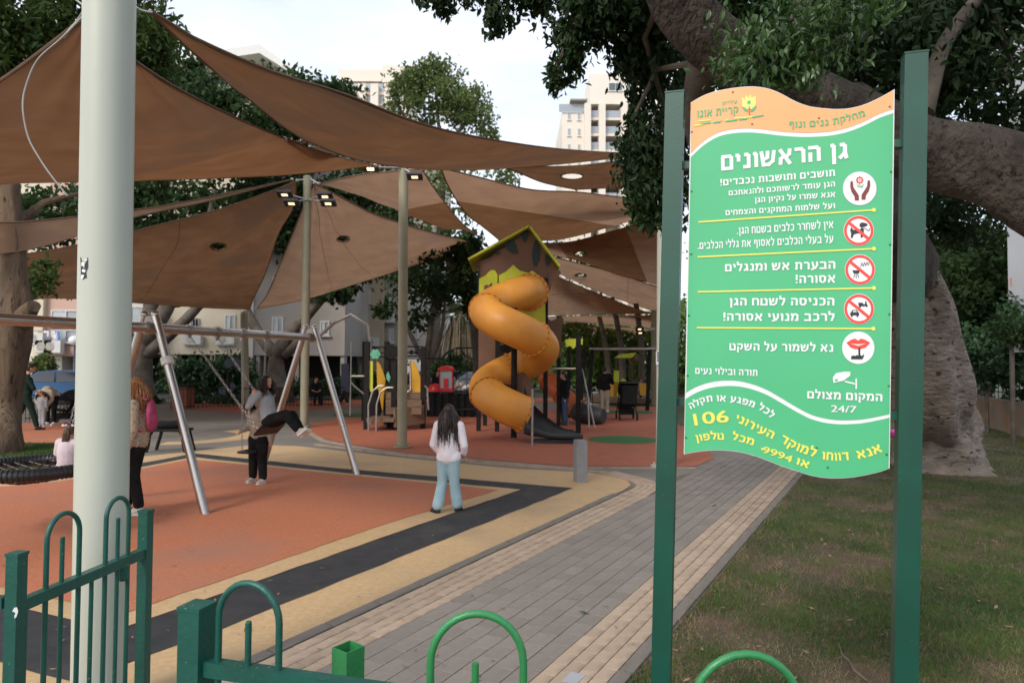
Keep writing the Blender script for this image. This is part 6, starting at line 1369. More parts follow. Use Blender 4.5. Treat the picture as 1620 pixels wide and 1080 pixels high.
def flange(i, q=None, r0=RT):
    c = pts[i]; ax = (pts[min(i + 1, 88)] - pts[max(i - 1, 0)]).normalized()
    mb = MB(); mb.lathe(c - ax * .022, [(r0 - .01, 0), (r0 + .035, .004), (r0 + .035, .04), (r0 - .01, .044)], 36, ax); f = mb.build('flange', M['orange'], st, True)
    a = ax.cross(V((0, 0, 1))).normalized(); b = ax.cross(a); mb = MB()
    for k in range(18): t = 2 * PI * k / 18; mb.lathe(c - ax * .04 + (a * math.cos(t) + b * math.sin(t)) * (r0 + .012), [(.019, 0), (.019, .083)], 6, ax)
    mb.build('bolts', M['orange_dk'], f)
for i in (13, 35, 57, 74, 88): flange(i)
mb = MB(); q = at(838, 462, YF - .03); mb.lathe(q, [(RT + .09, 0), (RT + .09, .03), (RT, .035)], 36, (0, -1, 0)); 
mb.build('collar', M['orange'], st, True)
mb = MB()
for k in range(20): t = 2 * PI * k / 20; mb.lathe(q + V((math.cos(t) * (RT + .06), -.03, math.sin(t) * (RT + .06))), [(.024, 0), (.024, .025)], 6, (0, -1, 0))
mb.build('collar_bolts', M['orange_dk'], st)
mb = MB(); mb.tube([(SX, SY, 0), (SX, SY, zz(487, 17.1))], .075, 16); mb.build('centre_post', M['blackpost'], st, True)
for ph in (200, 20, -160):
    p = hel(ph); mb = MB(); mb.bar(V((SX, SY, p.z - RT * .2)), lerp(V((SX, SY, p.z)), p, .5), .05, .09); mb.build('support_arm', M['blackpost'], st)
# exit trough
e = pts[-1]; ed = V((1, -.05, 0)); mb = MB(); prof = []
secs = []
for k in range(15):
    t = k / 14; c = e + V((.0 + 1.35 * t, -.12 - .25 * t, 0)); zb_ = lerp(e.z - RT, .12, min(1, t * 1.9) ** .7) ; h = lerp(1.15, .16, min(1, t * 1.35) ** .55) if t < .9 else .1; w_ = lerp(RT + .03, .30, t)
    row = []
    for j in range(13):
        a = PI * j / 12; y = -math.cos(a) * w_; zf = (1 - math.sin(a) ** .6) * (h if y > 0 else max(.12, h * .28))
        row.append(V((c.x, c.y + y, max(.03, zb_) + zf)))
    secs.append(row)
V0 = [p for r in secs for p in r]; n = 13; mb.v = [tuple(p) for p in V0] + [tuple(p + V((0, (.03 if (i % n) > 6 else -.03), -.03))) for i, p in enumerate(V0)]; K = len(V0)
for i in range(14):
    for j in range(12): a = i * n + j; mb.f += [(a, a + 1, a + n + 1, a + n), (a + K, a + n + K, a + n + 1 + K, a + 1 + K)]
    for j in (0, 12): a = i * n + j; mb.f.append((a, a + n, a + n + K, a + K))
for j in range(12): mb.f.append((14 * n + j, 14 * n + j + 1, 14 * n + j + 1 + K, 14 * n + j + K)); mb.f.append((j, j + K, j + 1 + K, j + 1))
mb.build('exit_trough', M['trough'], st, True, ang=70)
mb = MB(); mb.box((e.x + .75, e.y - .25, .045), (1.1, .4, .07)); mb.build('trough_foot', M['trough'], st)
panel(st, 'side_guard', [(816, 592), (828, 588), (840, 600), (846, 625), (846, 640), (818, 620)], 17.0 + .3, 'brownpanel')
mb = MB(); g = G(842, 706); mb.tube([g, at(842.5, 615, g.y)], .024, 8); mb.thing('thin_post', M['steel_dull'], 'thin pale steel rod standing before the spiral slide exit', 'post')
# rear tunnel slide
rs = thing('straight_slide', 'red-orange straight slide with black end behind the spiral one', 'slide', G(915, 668))
a, b = at(862, 597, 22.5), at(915, 650, 21.5); mb = MB(); mb.tube([a, lerp(a, b, .5), b], .30, 20); mb.build('chute', M['redslide'], rs, True)
mb = MB(); 
for t in (0.1, .5, .9): mb.lathe(lerp(a, b, t), [(.31, -.03), (.33, 0), (.31, .03)], 20, b - a)
mb.build('chute_rings', M['orange_dk'], rs)
mb = MB(); mb.tube([b, at(922, 653, 21.2), at(938, 657, 21), at(955, 658, 20.8)], [.31, .30, .28, .22], 18); mb.build('exit', M['trough'], rs, True)
# posts, lime canopy, rails to the right of the tower
cu = thing('climbing_unit', 'black posts with a lime leaf canopy and bar right of the tower', 'play unit', G(915, 683))
post(cu, 915, 18.4, 530, .13); post(cu, 900, 23.5, 545, .12); 
panel(cu, 'lime_canopy', [(893, 538), (900, 536), (921, 536), (921, 545), (912, 546), (906, 552), (902, 547), (896, 549)], 19.2, 'lime', .3)
mb = MB(); mb.tube([at(868, 583, 19), at(914, 583, 18.6)], .025, 8); mb.build('bar', M['steel_dull'], cu, True)
mb = MB()
for s in (0, 1): mb.tube([at(921, 583, 18.6), at(930, 625, 18.4), at(932 + 9 * s, 676, 18.2)], .022, 6)
mb.build('bent_rail', M['steel_dull'], cu, True)
mk = thing('monkey_bar', 'long steel bar on splayed black legs behind the far stroller', 'play frame', G(932, 640))
mb = MB(); mb.tube([at(932, 552, 27), at(1040, 552, 27)], .06, 12); mb.build('beam', M['steel_dull'], mk, True)
for x0, y0, x1 in ((937, 553, 930), (925, 553, 918), (1028, 553, 1024)):
    Yk = 27; mb = MB(); mb.tube([at(x0, y0, Yk), at(x1, gz(Yk), Yk)], .08, 8); mb.build('leg', M['blackpost'], mk, True)
# rope nets
def rope_net(label, corners, nx, ny, r=.012):
    t = thing('rope_net', label, 'rope net', (corners[0].x, corners[0].y, 0), 0, 'rope nets of the playground'); mb = MB(); A, Bq, Cq, Dq = corners
    for i in range(nx + 1):
        u = i / nx; mb.tube([lerp(lerp(A, Bq, u), lerp(Dq, Cq, u), k / 4) for k in range(5)], r, 4)
    for j in range(ny + 1):
        v = j / ny; mb.tube([lerp(lerp(A, Dq, v), lerp(Bq, Cq, v), k / 4) for k in range(5)], r, 4)
    mb.build('ropes', M['blackpost'], t); return t
rope_net('leaning rope net right of the lime canopy', [at(921, 560, 20.5), at(935, 580, 22), at(938, 640, 21), at(922, 650, 20)], 4, 6)
rope_net('black rope net low beside the slide tower', [at(722, 552, 24), at(756, 550, 22), at(757, 650, 22), at(722, 646, 24)], 2, 2)
# ================================================================== LEFT CLIMBING UNIT
lu_ = thing('climbing_unit', 'brown stepped climbing unit with yellow side panels behind the white hooded girl', 'play unit', G(625, 690))
for px, Y, yt in ((581, 19.0, 540), (577, 22, 540), (612, 20.5, 540), (624, 19.0, 570), (640, 21, 540), (670, 19.3, 548), (617, 19.5, 600)): post(lu_, px, Y, yt, .14)
panel(lu_, 'yellow_panel', [(596, 571), (601, 575), (607, 590), (610, 600), (606, 645), (603, 655), (597, 612)], 20.4, 'yellowpanel', .05)
panel(lu_, 'yellow_panel', [(648, 571), (655, 572), (661, 584), (668, 606), (670, 648), (660, 648), (654, 618), (648, 612)], 19.5, 'yellowpanel', .05)
panel(lu_, 'lime_panel', [(584, 571), (590, 571), (590, 618), (586, 620), (584, 612)], 19.0, 'lime', .05); panel(lu_, 'mint_leaf', [(614, 587), (618, 596), (616, 604), (612, 600), (611, 594)], 19.2, 'mint', .04)
mb = MB(); q_ = at(594, 560, 18.9); [mb.lathe(q_ + V((.09 * math.cos(k * 1.047), -.002 * k, .09 * math.sin(k * 1.047))), [(.055, 0), (.055, .03)], 10, (0, -1, 0)) for k in range(6)]; mb.lathe(q_, [(.06, 0), (.06, .045)], 10, (0, -1, 0)); mb.build('flower', M['mint'], lu_)
mb = MB(); mb.lathe(at(620, 557, 20), [(.2, 0), (.2, .06)], 14, (0, -1, 0)); mb.build('drum', M['blackpost'], lu_)
for k, y in enumerate((613, 625, 637, 649)):
    mb = MB(); a, b = at(612 + (0 if k < 3 else 0), y, 19.8 - k * .25), at(668, y, 19.8 - k * .25); mb.box((a + b) / 2, (b.x - a.x, .32, .19)); mb.build('step', M['woodstep'], lu_)
mb = MB(); a, b = at(580, 664, 18.6), at(624, 664, 18.6); mb.box((a + b) / 2 + V((0, .4, 0)), (b.x - a.x, .9, .1)); mb.build('deck', M['woodstep'], lu_)
mb = MB(); a, b = at(624, 661, 18.6), at(670, 655, 19.2); mb.bar(a, b, .5, .1); mb.build('deck', M['woodstep'], lu_)
panel(lu_, 'dark_panel', [(578, 572), (583, 572), (583, 655), (578, 655)], 19.6, 'blackpost', .3); panel(lu_, 'back_panel', [(610, 610), (622, 610), (622, 655), (610, 655)], 20.1, 'brownpanel', .1); panel(lu_, 'dark_panel', [(584, 616), (598, 616), (604, 650), (600, 660), (584, 660)], 19.5, 'blackpost', .1)
for p in ([(583, 685), (583, 640), (590, 618), (600, 610), (607, 610)], [(595, 688), (596, 640), (602, 620), (612, 613), (622, 613)], [(645, 620), (650, 616), (650, 585), (648, 572)], [(678, 648), (677, 630), (676, 614), (672, 610)]):
    mb = MB(); mb.tube([at(x, y, 18.4) for x, y in p], .025, 8); mb.build('handrail', M['steel_dull'], lu_, True)
mb = MB()
for y in (548, 557, 563): mb.tube([at(577, y, 21), at(600, y + 1, 20.5), at(668, y, 19.5)], .02, 5)
for x in (651, 659): mb.ell(at(x, 557, 20), (.07, .07, .07), 8, 6)
mb.tube([at(645, 547, 20), at(660, 549, 20), at(670, 556, 19.4)], .02, 5)
mb.build('bars', M['blackpost'], lu_, True)
mb = MB(); mb.tube([at(670, 567, 19.4), at(700, 567, 21), at(710, 555, 21.5), at(723, 550, 22), at(757, 550, 20.5)], .025, 6); mb.tube([at(728, 548, 22), at(736, 564, 22), at(756, 570, 21)], .025, 6)
mb.tube([at(680, 649, 19.5), at(722, 648, 21), at(757, 646, 19)], .025, 6); mb.thing('climbing_rope', M['blackpost'], 'curving black rail and rope between left unit and slide tower', 'rope rail', None, True)
mb = MB(); mb.tube([at(556, 595, 20), at(578, 595, 20)], .03, 6); mb.tube([at(556, 540, 20), at(554, 657, 20)], .02, 6); mb.tube([at(556, 605, 20), at(560, 610, 20), at(577, 624, 20)], .025, 6); mb.thing('climbing_bar', M['steel_dull'], 'thin steel bars left of the left climbing unit', 'play bar', None, True)
t = thing('spring_board', 'dark navy play board on a stand right of the steel A-frame', 'board', G(548, 637)); panel(t, 'board', [(540, 575), (552, 575), (552, 620), (540, 620)], 32, 'navy', .1); mb = MB()
for x in (538, 550): mb.bar(at(545, 618, 32), G(x, 637), .12); 
mb.build('stand', M['blackpost'], t)
t = thing('play_panel', 'black spinner stand with round discs behind the swing chain', 'play stand', G(361, 637)); mb = MB(); g = G(361, 637); mb.tube([g, at(362, 590, g.y), at(372, 583, g.y)], .11, 8); mb.build('stand', M['blackpost'], t)
for x, y, m_ in ((362, 575, 'navy'), (376, 575, 'navy'), (354, 618, 'navy'), (366, 612, 'navy')): mb = MB(); mb.lathe(at(x, y, g.y), [(.2, 0), (.2, .05)], 16, (0, -1, 0)); mb.build('disc', M[m_], t)
# ================================================================== SMALL FURNITURE
t = thing('planter_bin', 'rust red square bin with dark lid behind the A-frame leg', 'bin', G(284, 646)); g = G(284, 646); mb = MB(); mb.box((g.x, g.y + .3, .42), (.62, .62, .84)); mb.build('bin_body', M['planter'], t)
for k in range(7): mb = MB(); mb.box((g.x - .27 + k * .09, g.y - .02, .42), (.075, .02, .8)); mb.build('slat', M['planter'], t)
mb = MB(); mb.box((g.x, g.y + .3, .89), (.68, .68, .1)); mb.build('lid', M['blackpost'], t)
g = G(919, 764); t = thing('grey_bollard', 'square grey concrete bollard on the corner of the sand rubber', 'bollard', g); mb = MB(); h = zz(697, g.y); s_ = .17
mb.box((g.x, g.y + .1, h / 2), (s_, .2, h), V((.985, .17, 0))); mb.build('shaft', M['greypost'], t)
mb = MB(); mb.box((g.x, g.y + .1, h + .004), (s_ - .02, .18, .012), V((.985, .17, 0))); mb.build('top', M['greypost'], t)
# bench behind the woman
t = thing('curved_bench', 'black bench with curved legs behind the woman with the pink backpack', 'bench', G(262, 715)); g = G(262, 716); Yb = g.y
mb = MB(); mb.box((g.x, Yb + .2, .45), (.72, .45, .05)); mb.build('seat', M['blackpost'], t)
for s_ in (-1, 1):
    mb = MB(); mb.tube([(g.x + s_ * .28, Yb, .44), (g.x + s_ * .34, Yb, .34), (g.x + s_ * .36, Yb, .15), (g.x + s_ * (.40), Yb, 0)], .035, 8); mb.build('leg', M['blackpost'], t, True)
    mb = MB(); mb.tube([(g.x + s_ * .28, Yb + .4, .44), (g.x + s_ * .36, Yb + .4, .15), (g.x + s_ * .40, Yb + .4, 0)], .035, 8); mb.build('leg', M['blackpost'], t, True)
mb = MB(); c = V((g.x - .02, Yb + .15, .56)); mb.caps(c + V((-.18, 0, -.01)), .09, c + V((.16, .05, .0)), .08, 12); mb.tube([c + V((.1, 0, .05)), c + V((.22, -.03, .12)), c + V((.28, 0, .02))], .01, 5); mb.thing('bag', M['c_black'], 'black bag lying on the curved bench', 'bag', None, True)
# toy stall
Ys = 23.5; t = thing('toy_stall', 'black-skirted toy stall between the left unit and the slide tower', 'stall', (gx(715, Ys), Ys, 0))
x0, x1 = gx(676, Ys), gx(757, Ys); n = 22; mb = MB(); vv = []
for i in range(n + 1):
    x = lerp(x0, x1, i / n); y = Ys + .06 * math.sin(i * 1.9); vv += [(x, y - .05, .04), (x, y, .82)]
mb.v = vv; mb.f = [(2 * i, 2 * i + 2, 2 * i + 3, 2 * i + 1) for i in range(n)]; mb.add([(x0, Ys, .04), (x0, Ys + 1, .04), (x0, Ys + 1, .82), (x0, Ys, .82)], [(0, 1, 2, 3)]); mb.add([(x1, Ys, .04), (x1, Ys + 1, .04), (x1, Ys + 1, .82), (x1, Ys, .82)], [(0, 3, 2, 1)]); mb.build('skirt', M['c_black'], t)
mb = MB(); mb.box(((x0 + x1) / 2, Ys + .5, .85), (x1 - x0, 1.1, .04)); mb.build('table_top', M['blackpost'], t)
def toy(name, label, cat, px, m, w, h, shape):
    c = V((gx(px, Ys), Ys + .3, .872)); mb = MB()
    if shape == 'dome': mb.lathe(c, [(w / 2, 0), (w / 2, .03), (w * .46, h * .5), (w * .3, h * .85), (.02, h)], 18)
    elif shape == 'box': mb.box(c + V((0, 0, h / 2)), (w, .3, h)); mb.box(c + V((0, -.16, h * .6)), (w * .7, .02, h * .3))
    elif shape == 'bag':
        for k in range(7): mb.ell(c + V((rnd.uniform(-w, w) * .35, rnd.uniform(-.1, .1), h * rnd.uniform(.25, .75))), (w * .25, .12, h * .25), 8, 6)
    return mb.thing(name, m, label, cat, 'toys on the black stall', True)
toy('red_helmet_toy', 'red domed toy on the left end of the stall', 'toy', 687, M['redpl'], .5, .28, 'dome')
toy('toy_pile', 'pile of white and pale toys in the middle of the stall', 'toys', 733, M['c_white'], .5, .34, 'bag'); toy('toy_pile', 'red packages on the right of the stall', 'toys', 748, M['redpl'], .4, .25, 'bag')
toy('toy_pile', 'beige soft toys right of the red cart', 'toys', 726, M['c_beige'], .35, .4, 'bag')
t = thing('popcorn_cart', 'small red-topped glass cart standing on the stall', 'cart', (gx(705, Ys), Ys + .3, .872)); c = V((gx(705, Ys), Ys + .35, .872))
mb = MB(); mb.box(c + V((0, 0, .05)), (.5, .4, .1)); mb.build('base', M['redpl'], t); mb = MB(); mb.box(c + V((0, 0, .78)), (.56, .46, .08)); mb.lathe(c + V((0, 0, .82)), [(.26, 0), (.18, .06), (.02, .08)], 14); mb.build('roof', M['redpl'], t)
mb = MB(); 
for x in (-.22, .22):
    for y in (-.17, .17): mb.box(c + V((x, y, .42)), (.03, .03, .64))
mb.build('frame', M['redpl'], t); mb = MB(); mb.box(c + V((0, 0, .42)), (.41, .31, .62)); mb.build('glass_case', M['glass_blue'], t)
mb = MB(); mb.box(c + V((0, -.19, .3)), (.16, .01, .3)); mb.build('red_panel', M['redpl'], t)
# toddler playhouse and carousel far right
Yp_ = 30; t = thing('toddler_playhouse', 'small playhouse with lime roof and yellow panels beyond the stroller', 'playhouse', G(1005, 641))
def pn(n, pts, m, dy=0, th=.06): panel(t, n, pts, Yp_ + dy, m, th)
pn('roof', [(975, 566), (983, 560), (1003, 558), (996, 566)], 'lime', 0, 1.2); pn('roof_side', [(1003, 558), (1008, 566), (1004, 572), (998, 566)], 'brownpanel', 0, 1.2)
pn('lime_post', [(971, 586), (979, 586), (979, 604), (971, 604)], 'lime'); pn('yellow_panel', [(965, 603), (971, 603), (971, 627), (965, 627)], 'yellowpanel'); pn('yellow_panel', [(981, 604), (986, 600), (986, 610), (981, 626), (972, 626), (972, 604)], 'yellowpanel', .3)
pn('lime_panel', [(976, 620), (979, 605), (985, 598), (992, 603), (996, 612), (996, 627), (976, 627)], 'leafl' if 'leafl' in M else 'lime', -.3)
pn('yellow_panel', [(1001, 602), (1005, 602), (1008, 612), (1004, 620), (1001, 620)], 'yellowpanel', .2); pn('yellow_panel', [(1012, 606), (1022, 606), (1022, 625), (1012, 625)], 'yellowpanel', .4)
for x in (975, 1000, 996): mb = MB(); mb.bar(at(x, 566, Yp_ + .4), G(x, 636) + V((0, 0, .3)), .08); mb.build('post', M['steel_dull'], t)
mb = MB(); c = G(996, 640); mb.lathe((c.x, c.y + 1.2, 0), [(1.75, .05), (1.8, .1), (1.8, .3), (1.7, .34)], 32); mb.build('round_deck', M['woodstep'], t, True)
for i, x in enumerate((942, 1026)):
    g = G(x, 634); mb = MB(); mb.box(g + V((0, 0, .1)), (.5, .3, .2)); mb.tube([g + V((-.2, 0, .2)), g + V((-.3, 0, .55)), g + V((0, 0, .7)), g + V((.15, 0, .3))], .04, 6); mb.ell(g + V((0, 0, .38)), (.22, .12, .1), 10, 6)
    mb.thing('spring_rider', M['greypost'], ['small grey spring rider left of the playhouse', 'small grey spring rider right of the playhouse'][i], 'rider', 'spring riders', True)
mb = MB(); a, b, c, d = G(925, 634), G(1060, 634), G(1060, 638), G(925, 641); mb.add([a + V((0, 0, .02)), d + V((0, 0, .02)), c + V((0, 0, .02)), b + V((0, 0, .02))], [(0, 1, 2, 3)]); o = mb.build('pale_path', M['white_render'], None, kind='structure')
# magenta ball-like toy near trunk
mb = MB(); c = G(1419, 692); mb.lathe(c, [(.12, 0), (.16, .04), (.17, .15), (.13, .2), (.05, .21)], 14); mb.thing('bucket', M['magenta'], 'small magenta bucket on the grass right of the sign board', 'bucket', None, True)
# strollers
def stroller(label, c, rz, m, s=1.0):
    t = thing('stroller', label, 'stroller', c, rz, 'strollers'); R_ = Matrix.Rotation(rz, 3, 'Z'); T_ = lambda x, y, z: V(c) + R_ @ V((x * s, y * s, z * s))
    for x in (-.24, .24):
        for y in (-.3, .3):
            mb = MB(); mb.lathe(T_(x - .02, y, .11), [(.07 * s, 0), (.11 * s, .005), (.11 * s, .035), (.07 * s, .04)], 14, R_ @ V((1, 0, 0))); mb.build('wheel', M['tyre'], t, True)
        mb = MB(); mb.tube([T_(x, -.3, .12), T_(x, .05, .5), T_(x, .42, 1.0), T_(x, .5, 1.04)], .014 * s, 6); mb.tube([T_(x, .3, .12), T_(x, .0, .5)], .014 * s, 6); mb.build('frame', M['blackpost'], t, True)
    mb = MB(); mb.tube([T_(-.24, .5, 1.04), T_(.24, .5, 1.04)], .02 * s, 6); mb.build('handle', M['blackpl'], t, True)
    mb = MB(); q = [(-.22, -.25, .48), (.22, -.25, .48), (.22, .12, .42), (-.22, .12, .42), (-.22, .32, .95), (.22, .32, .95)]; mb.v = [tuple(T_(*p)) for p in q] + [tuple(T_(p[0], p[1], p[2] - .06)) for p in q]
    mb.f = [(0, 1, 2, 3), (3, 2, 5, 4), (6, 9, 8, 7), (9, 10, 11, 8), (0, 6, 7, 1), (4, 5, 11, 10), (0, 3, 9, 6), (3, 4, 10, 9), (1, 7, 8, 2), (2, 8, 11, 5)]; mb.build('seat', m, t)
    mb = MB(); hood = [[T_(x, .32 - .5 * math.sin(a) * .9, .72 + .36 * math.cos(a) * 1.0) for x in (-.23, .23)] for a in [k * 1.5 / 6 for k in range(7)]]
    for i in range(6): mb.add([hood[i][0], hood[i][1], hood[i + 1][1], hood[i + 1][0]], [(0, 1, 2, 3)])
    for j in (0, 1): mb.add([T_((-.23, .23)[j], .3, .7)] + [h[j] for h in hood], [(0, i + 1, i + 2) for i in range(6)])
    mb.build('hood', m, t, True); mb = MB(); mb.box(T_(0, .0, .25), (.36 * s, .45 * s, .18 * s), R_ @ V((1, 0, 0))); mb.build('basket', m, t)
    mb = MB(); mb.box(T_(0, .45, .72), (.4 * s, .2 * s, .5 * s), R_ @ V((1, 0, 0))); mb.build('hanging_bag', M['c_black'], t)
    return t
stroller('black stroller standing on the rubber beyond the green circle', G(991, 664), PI, M['c_black'], 1.2)
stroller('black stroller beside the bending woman at far left', G(102, 670), -1.2, M['c_black'], .95)
# ================================================================== PEOPLE
def remesh(name, prims, m, parent, voxel, smooth_it=2):
    """several overlapping lobes fused into one continuous surface"""
    me = bpy.data.meshes.new('tmp'); me.from_pydata(prims.v, [], prims.f); me.update()
    o = bpy.data.objects.new('tmp', me); COL.objects.link(o)
    r = o.modifiers.new('r', 'REMESH'); r.mode = 'VOXEL'; r.voxel_size = voxel; r.use_smooth_shade = True
    s = o.modifiers.new('s', 'SMOOTH'); s.iterations = smooth_it; s.factor = .5
    dg = bpy.context.evaluated_depsgraph_get(); dg.update(); me2 = bpy.data.meshes.new_from_object(o.evaluated_get(dg)); bpy.data.objects.remove(o); bpy.data.meshes.remove(me)
    me2.name = name; me2.transform(parent_inv(parent)); me2.materials.clear(); return link(name, me2, m, parent)
def person(label, foot, facing, H, J, top='c_black', trous='c_black', hair='hair_dark', shoes='shoe', voxel=.014, hairlen=.0, hairstyle='short', topw=1.0, sleeve=True, trw=1.0, rest=None, hem=.0, detail=1, neck=0.0, flare=1.0, group=None):
    """J: joint overrides in fractions of H, local frame x right, y forward, z up; foot: ground point"""
    t = thing('person', label, 'person', foot, facing, group)
    j = dict(pel=(0, 0, .52), wai=(0, 0, .61), che=(0, .0, .73), nek=(0, -.005, .83), hed=(0, .005, .925),
             sl=(-.105, 0, .80), sr=(.105, 0, .80), el=(-.13, -.01, .63), er=(.13, -.01, .63), hl=(-.13, .03, .48), hr=(.13, .03, .48),
             pl=(-.05, 0, .50), pr=(.05, 0, .50), kl=(-.055, .01, .275), kr=(.055, .01, .275), al=(-.055, -.005, .045), ar=(.055, -.005, .045))
    j.update(J); w = lambda k: V(t.location) + Matrix.Rotation(facing, 3, 'Z') @ (V(j[k]) * H)
    R3 = Matrix.Rotation(facing, 3, 'Z'); hd = V(j.get('look', (0, 1, 0))).normalized(); hz = V(j.get('tilt', (0, 0, 1))).normalized(); hx = hd.cross(hz).normalized(); hd2 = hz.cross(hx)
    HM = R3 @ Matrix((hx, hd2, hz)).transposed(); hc = w('hed'); hf = lambda x, y, z: hc + HM @ (V((x, y, z)) * H)
    b = MB()  # body
    b.ell(hf(0, .0, .012), (.043 * H, .052 * H, .055 * H), 16, 12, HM); b.ell(hf(0, .012, -.022), (.034 * H, .040 * H, .042 * H), 14, 10, HM)
    b.caps(hf(0, .048, -.046), .012 * H, hf(0, .046, -.05), .012 * H, 8); b.caps(hf(0, .05, .004), .0055 * H, hf(0, .0625, -.014), .0085 * H, 8)
    for s in (-1, 1): b.ell(hf(s * .044, -.004, -.006), (.007 * H, .013 * H, .018 * H), 8, 6, HM); b.ell(hf(s * .02, .045, .012), (.014 * H, .008 * H, .006 * H), 8, 6, HM)
    b.caps(hf(0, -.008, -.03), .028 * H, w('nek') - V((0, 0, .02 * H)), .032 * H)
    b.caps(w('che'), .070 * H, w('nek') - V((0, 0, .05 * H)), .05 * H); b.caps(w('wai'), .062 * H, w('che'), .072 * H); b.caps(w('pel'), .07 * H, w('wai'), .062 * H); b.caps(w('sl'), .032 * H, w('sr'), .032 * H)
    for s in 'lr':
        b.caps(w('s' + s), .030 * H, w('e' + s), .023 * H); b.caps(w('e' + s), .023 * H, w('h' + s), .015 * H)
        b.caps(w('p' + s), .052 * H, w('k' + s), .034 * H); b.caps(w('k' + s), .034 * H, w('a' + s), .021 * H)
        fd = R3 @ V(j.get('f' + s, (0, 1, 0))); a = w('a' + s); b.caps(a - V((0, 0, .02 * H)), .02 * H, a + fd * .06 * H - V((0, 0, .028 * H)), .015 * H)
        # hand: palm, four curled fingers of unequal length and a thumb from its side
        h = w('h' + s); dv = (h - w('e' + s)).normalized(); g = R3 @ V(j.get('g' + s, (0, 1, 0))); sd_ = dv.cross(g).normalized(); g = sd_.cross(dv).normalized()
        b.caps(h, .014 * H, h + dv * .036 * H, .016 * H)
        if voxel < .02:
            cu = j.get('curl', .5)
            for k, (ln, of) in enumerate(((.040, -1.5), (.046, -.5), (.044, .5), (.034, 1.5))):
                r0 = h + dv * .045 * H + g * (of * .0085 * H); kn = r0 + (dv * (1 - cu * .5) + sd_ * cu).normalized() * ln * .5 * H; tip = kn + (dv * (1 - cu * 1.3) + sd_ * (.4 + cu)).normalized() * ln * .5 * H
                b.caps(h + dv * .03 * H + g * (of * .008 * H), .0055 * H, r0, .0052 * H, 6); b.caps(r0, .0052 * H, kn, .0048 * H, 6); b.caps(kn, .0048 * H, tip, .004 * H, 6)
            t0 = h + g * .012 * H; b.caps(t0, .006 * H, t0 + (dv * .6 + g * .8).normalized() * .022 * H, .0055 * H, 6); b.caps(t0 + (dv * .6 + g * .8).normalized() * .022 * H, .0055 * H, t0 + (dv * .9 + g * .5 + sd_ * .3).normalized() * .042 * H, .0045 * H, 6)
    remesh('body', b, M['skin'], t, min(voxel, .011) if voxel < .02 else voxel * .8, 1)
    # garments
    u = MB(); k = topw
    u.caps(w('che'), .085 * H * k, w('nek') - V((0, 0, .055 * H)), .058 * H * k, 14); u.caps(w('wai'), .082 * H * k, w('che'), .086 * H * k, 14); u.caps(w('pel') + V((0, 0, (.035 - hem) * H)), .083 * H * k, w('wai'), .082 * H * k, 14)
    u.caps(w('sl') + V((0, 0, -.004 * H)), .038 * H * k, w('sr') + V((0, 0, -.004 * H)), .038 * H * k, 12); u.caps(w('nek') - V((0, 0, .035 * H)), .042 * H, w('nek') - V((0, 0, .01 * H)), .036 * H, 12)
    for s in 'lr':
        u.caps(w('s' + s), .040 * H * k, w('e' + s), .033 * H * k, 12); h = lerp(w('e' + s), w('h' + s), .93 if sleeve else .1)
        mid = lerp(w('e' + s), h, .8); u.caps(w('e' + s), .033 * H * k, mid, .028 * H * k, 12); u.caps(mid, .028 * H * k, h, .020 * H * k, 12)
    hm = w('pel') + V((0, 0, (.02 - hem) * H)); sx = Matrix.Rotation(facing, 3, 'Z') @ V((.045 * H, 0, 0)); u.caps(hm - sx, .066 * H * k, hm + sx, .066 * H * k, 14)
    # folds
    for q in range(10):
        a0 = rnd.uniform(0, 6.3); zc = lerp(w('pel'), w('che'), rnd.uniform(.2, .9)); r_ = .082 * H * k; e0 = V((math.cos(a0), math.sin(a0), 0)) * r_; e1 = V((math.cos(a0 + .5), math.sin(a0 + .5), 0)) * r_
        u.caps(zc + e0, .007 * H, zc + e1 + V((0, 0, rnd.uniform(-.05, .05) * H)), .005 * H, 6)
    ot = remesh('top', u, M[top], t, voxel, 3)
    u = MB(); k = trw; u.caps(w('pl'), .060 * H * k, w('pr'), .060 * H * k, 12); u.caps(w('pel') - V((0, 0, .005 * H)), .075 * H, w('pel') + V((0, 0, .03 * H)), .072 * H, 14)
    for s in 'lr':
        kk = w('k' + s); a = w('a' + s); u.caps(w('p' + s), .061 * H * k, kk, .044 * H * k, 12); u.caps(kk, .044 * H * k, lerp(kk, a, .88), .037 * H * k * flare, 12)
        for q in range(5): z = lerp(kk, a, rnd.uniform(-.2, .85)); a0 = rnd.uniform(0, 6.3); rr = .037 * H * k; u.caps(z + V((math.cos(a0) * rr, math.sin(a0) * rr, 0)), .006 * H, z + V((math.cos(a0 + .9) * rr, math.sin(a0 + .9) * rr, rnd.uniform(-.02, .02) * H)), .005 * H, 6)
    remesh('trousers', u, M[trous], t, voxel, 3)
    for s in 'lr':
        fd = (R3 @ V(j.get('f' + s, (0, 1, 0)))).normalized(); a = w('a' + s); dn = (R3 @ V(j.get('d' + s, (0, 0, -1)))).normalized(); u = MB()
        hl_ = a + dn * .022 * H - fd * .012 * H; toe = a + dn * .028 * H + fd * .088 * H; u.caps(hl_, .026 * H, toe, .019 * H, 12); u.caps(a, .025 * H, a + fd * .03 * H + dn * .02 * H, .026 * H, 12)
        remesh('shoe', u, M[shoes], t, voxel * .8, 2)
        mb = MB(); up_ = -dn; sdv = fd.cross(up_).normalized(); c0 = a + dn * .044 * H + fd * .036 * H; pl = [(-.062, -.02), (-.05, -.028), (.0, -.024), (.045, -.03), (.066, -.018), (.07, 0), (.066, .018), (.045, .03), (0, .024), (-.05, .028), (-.062, .02)]
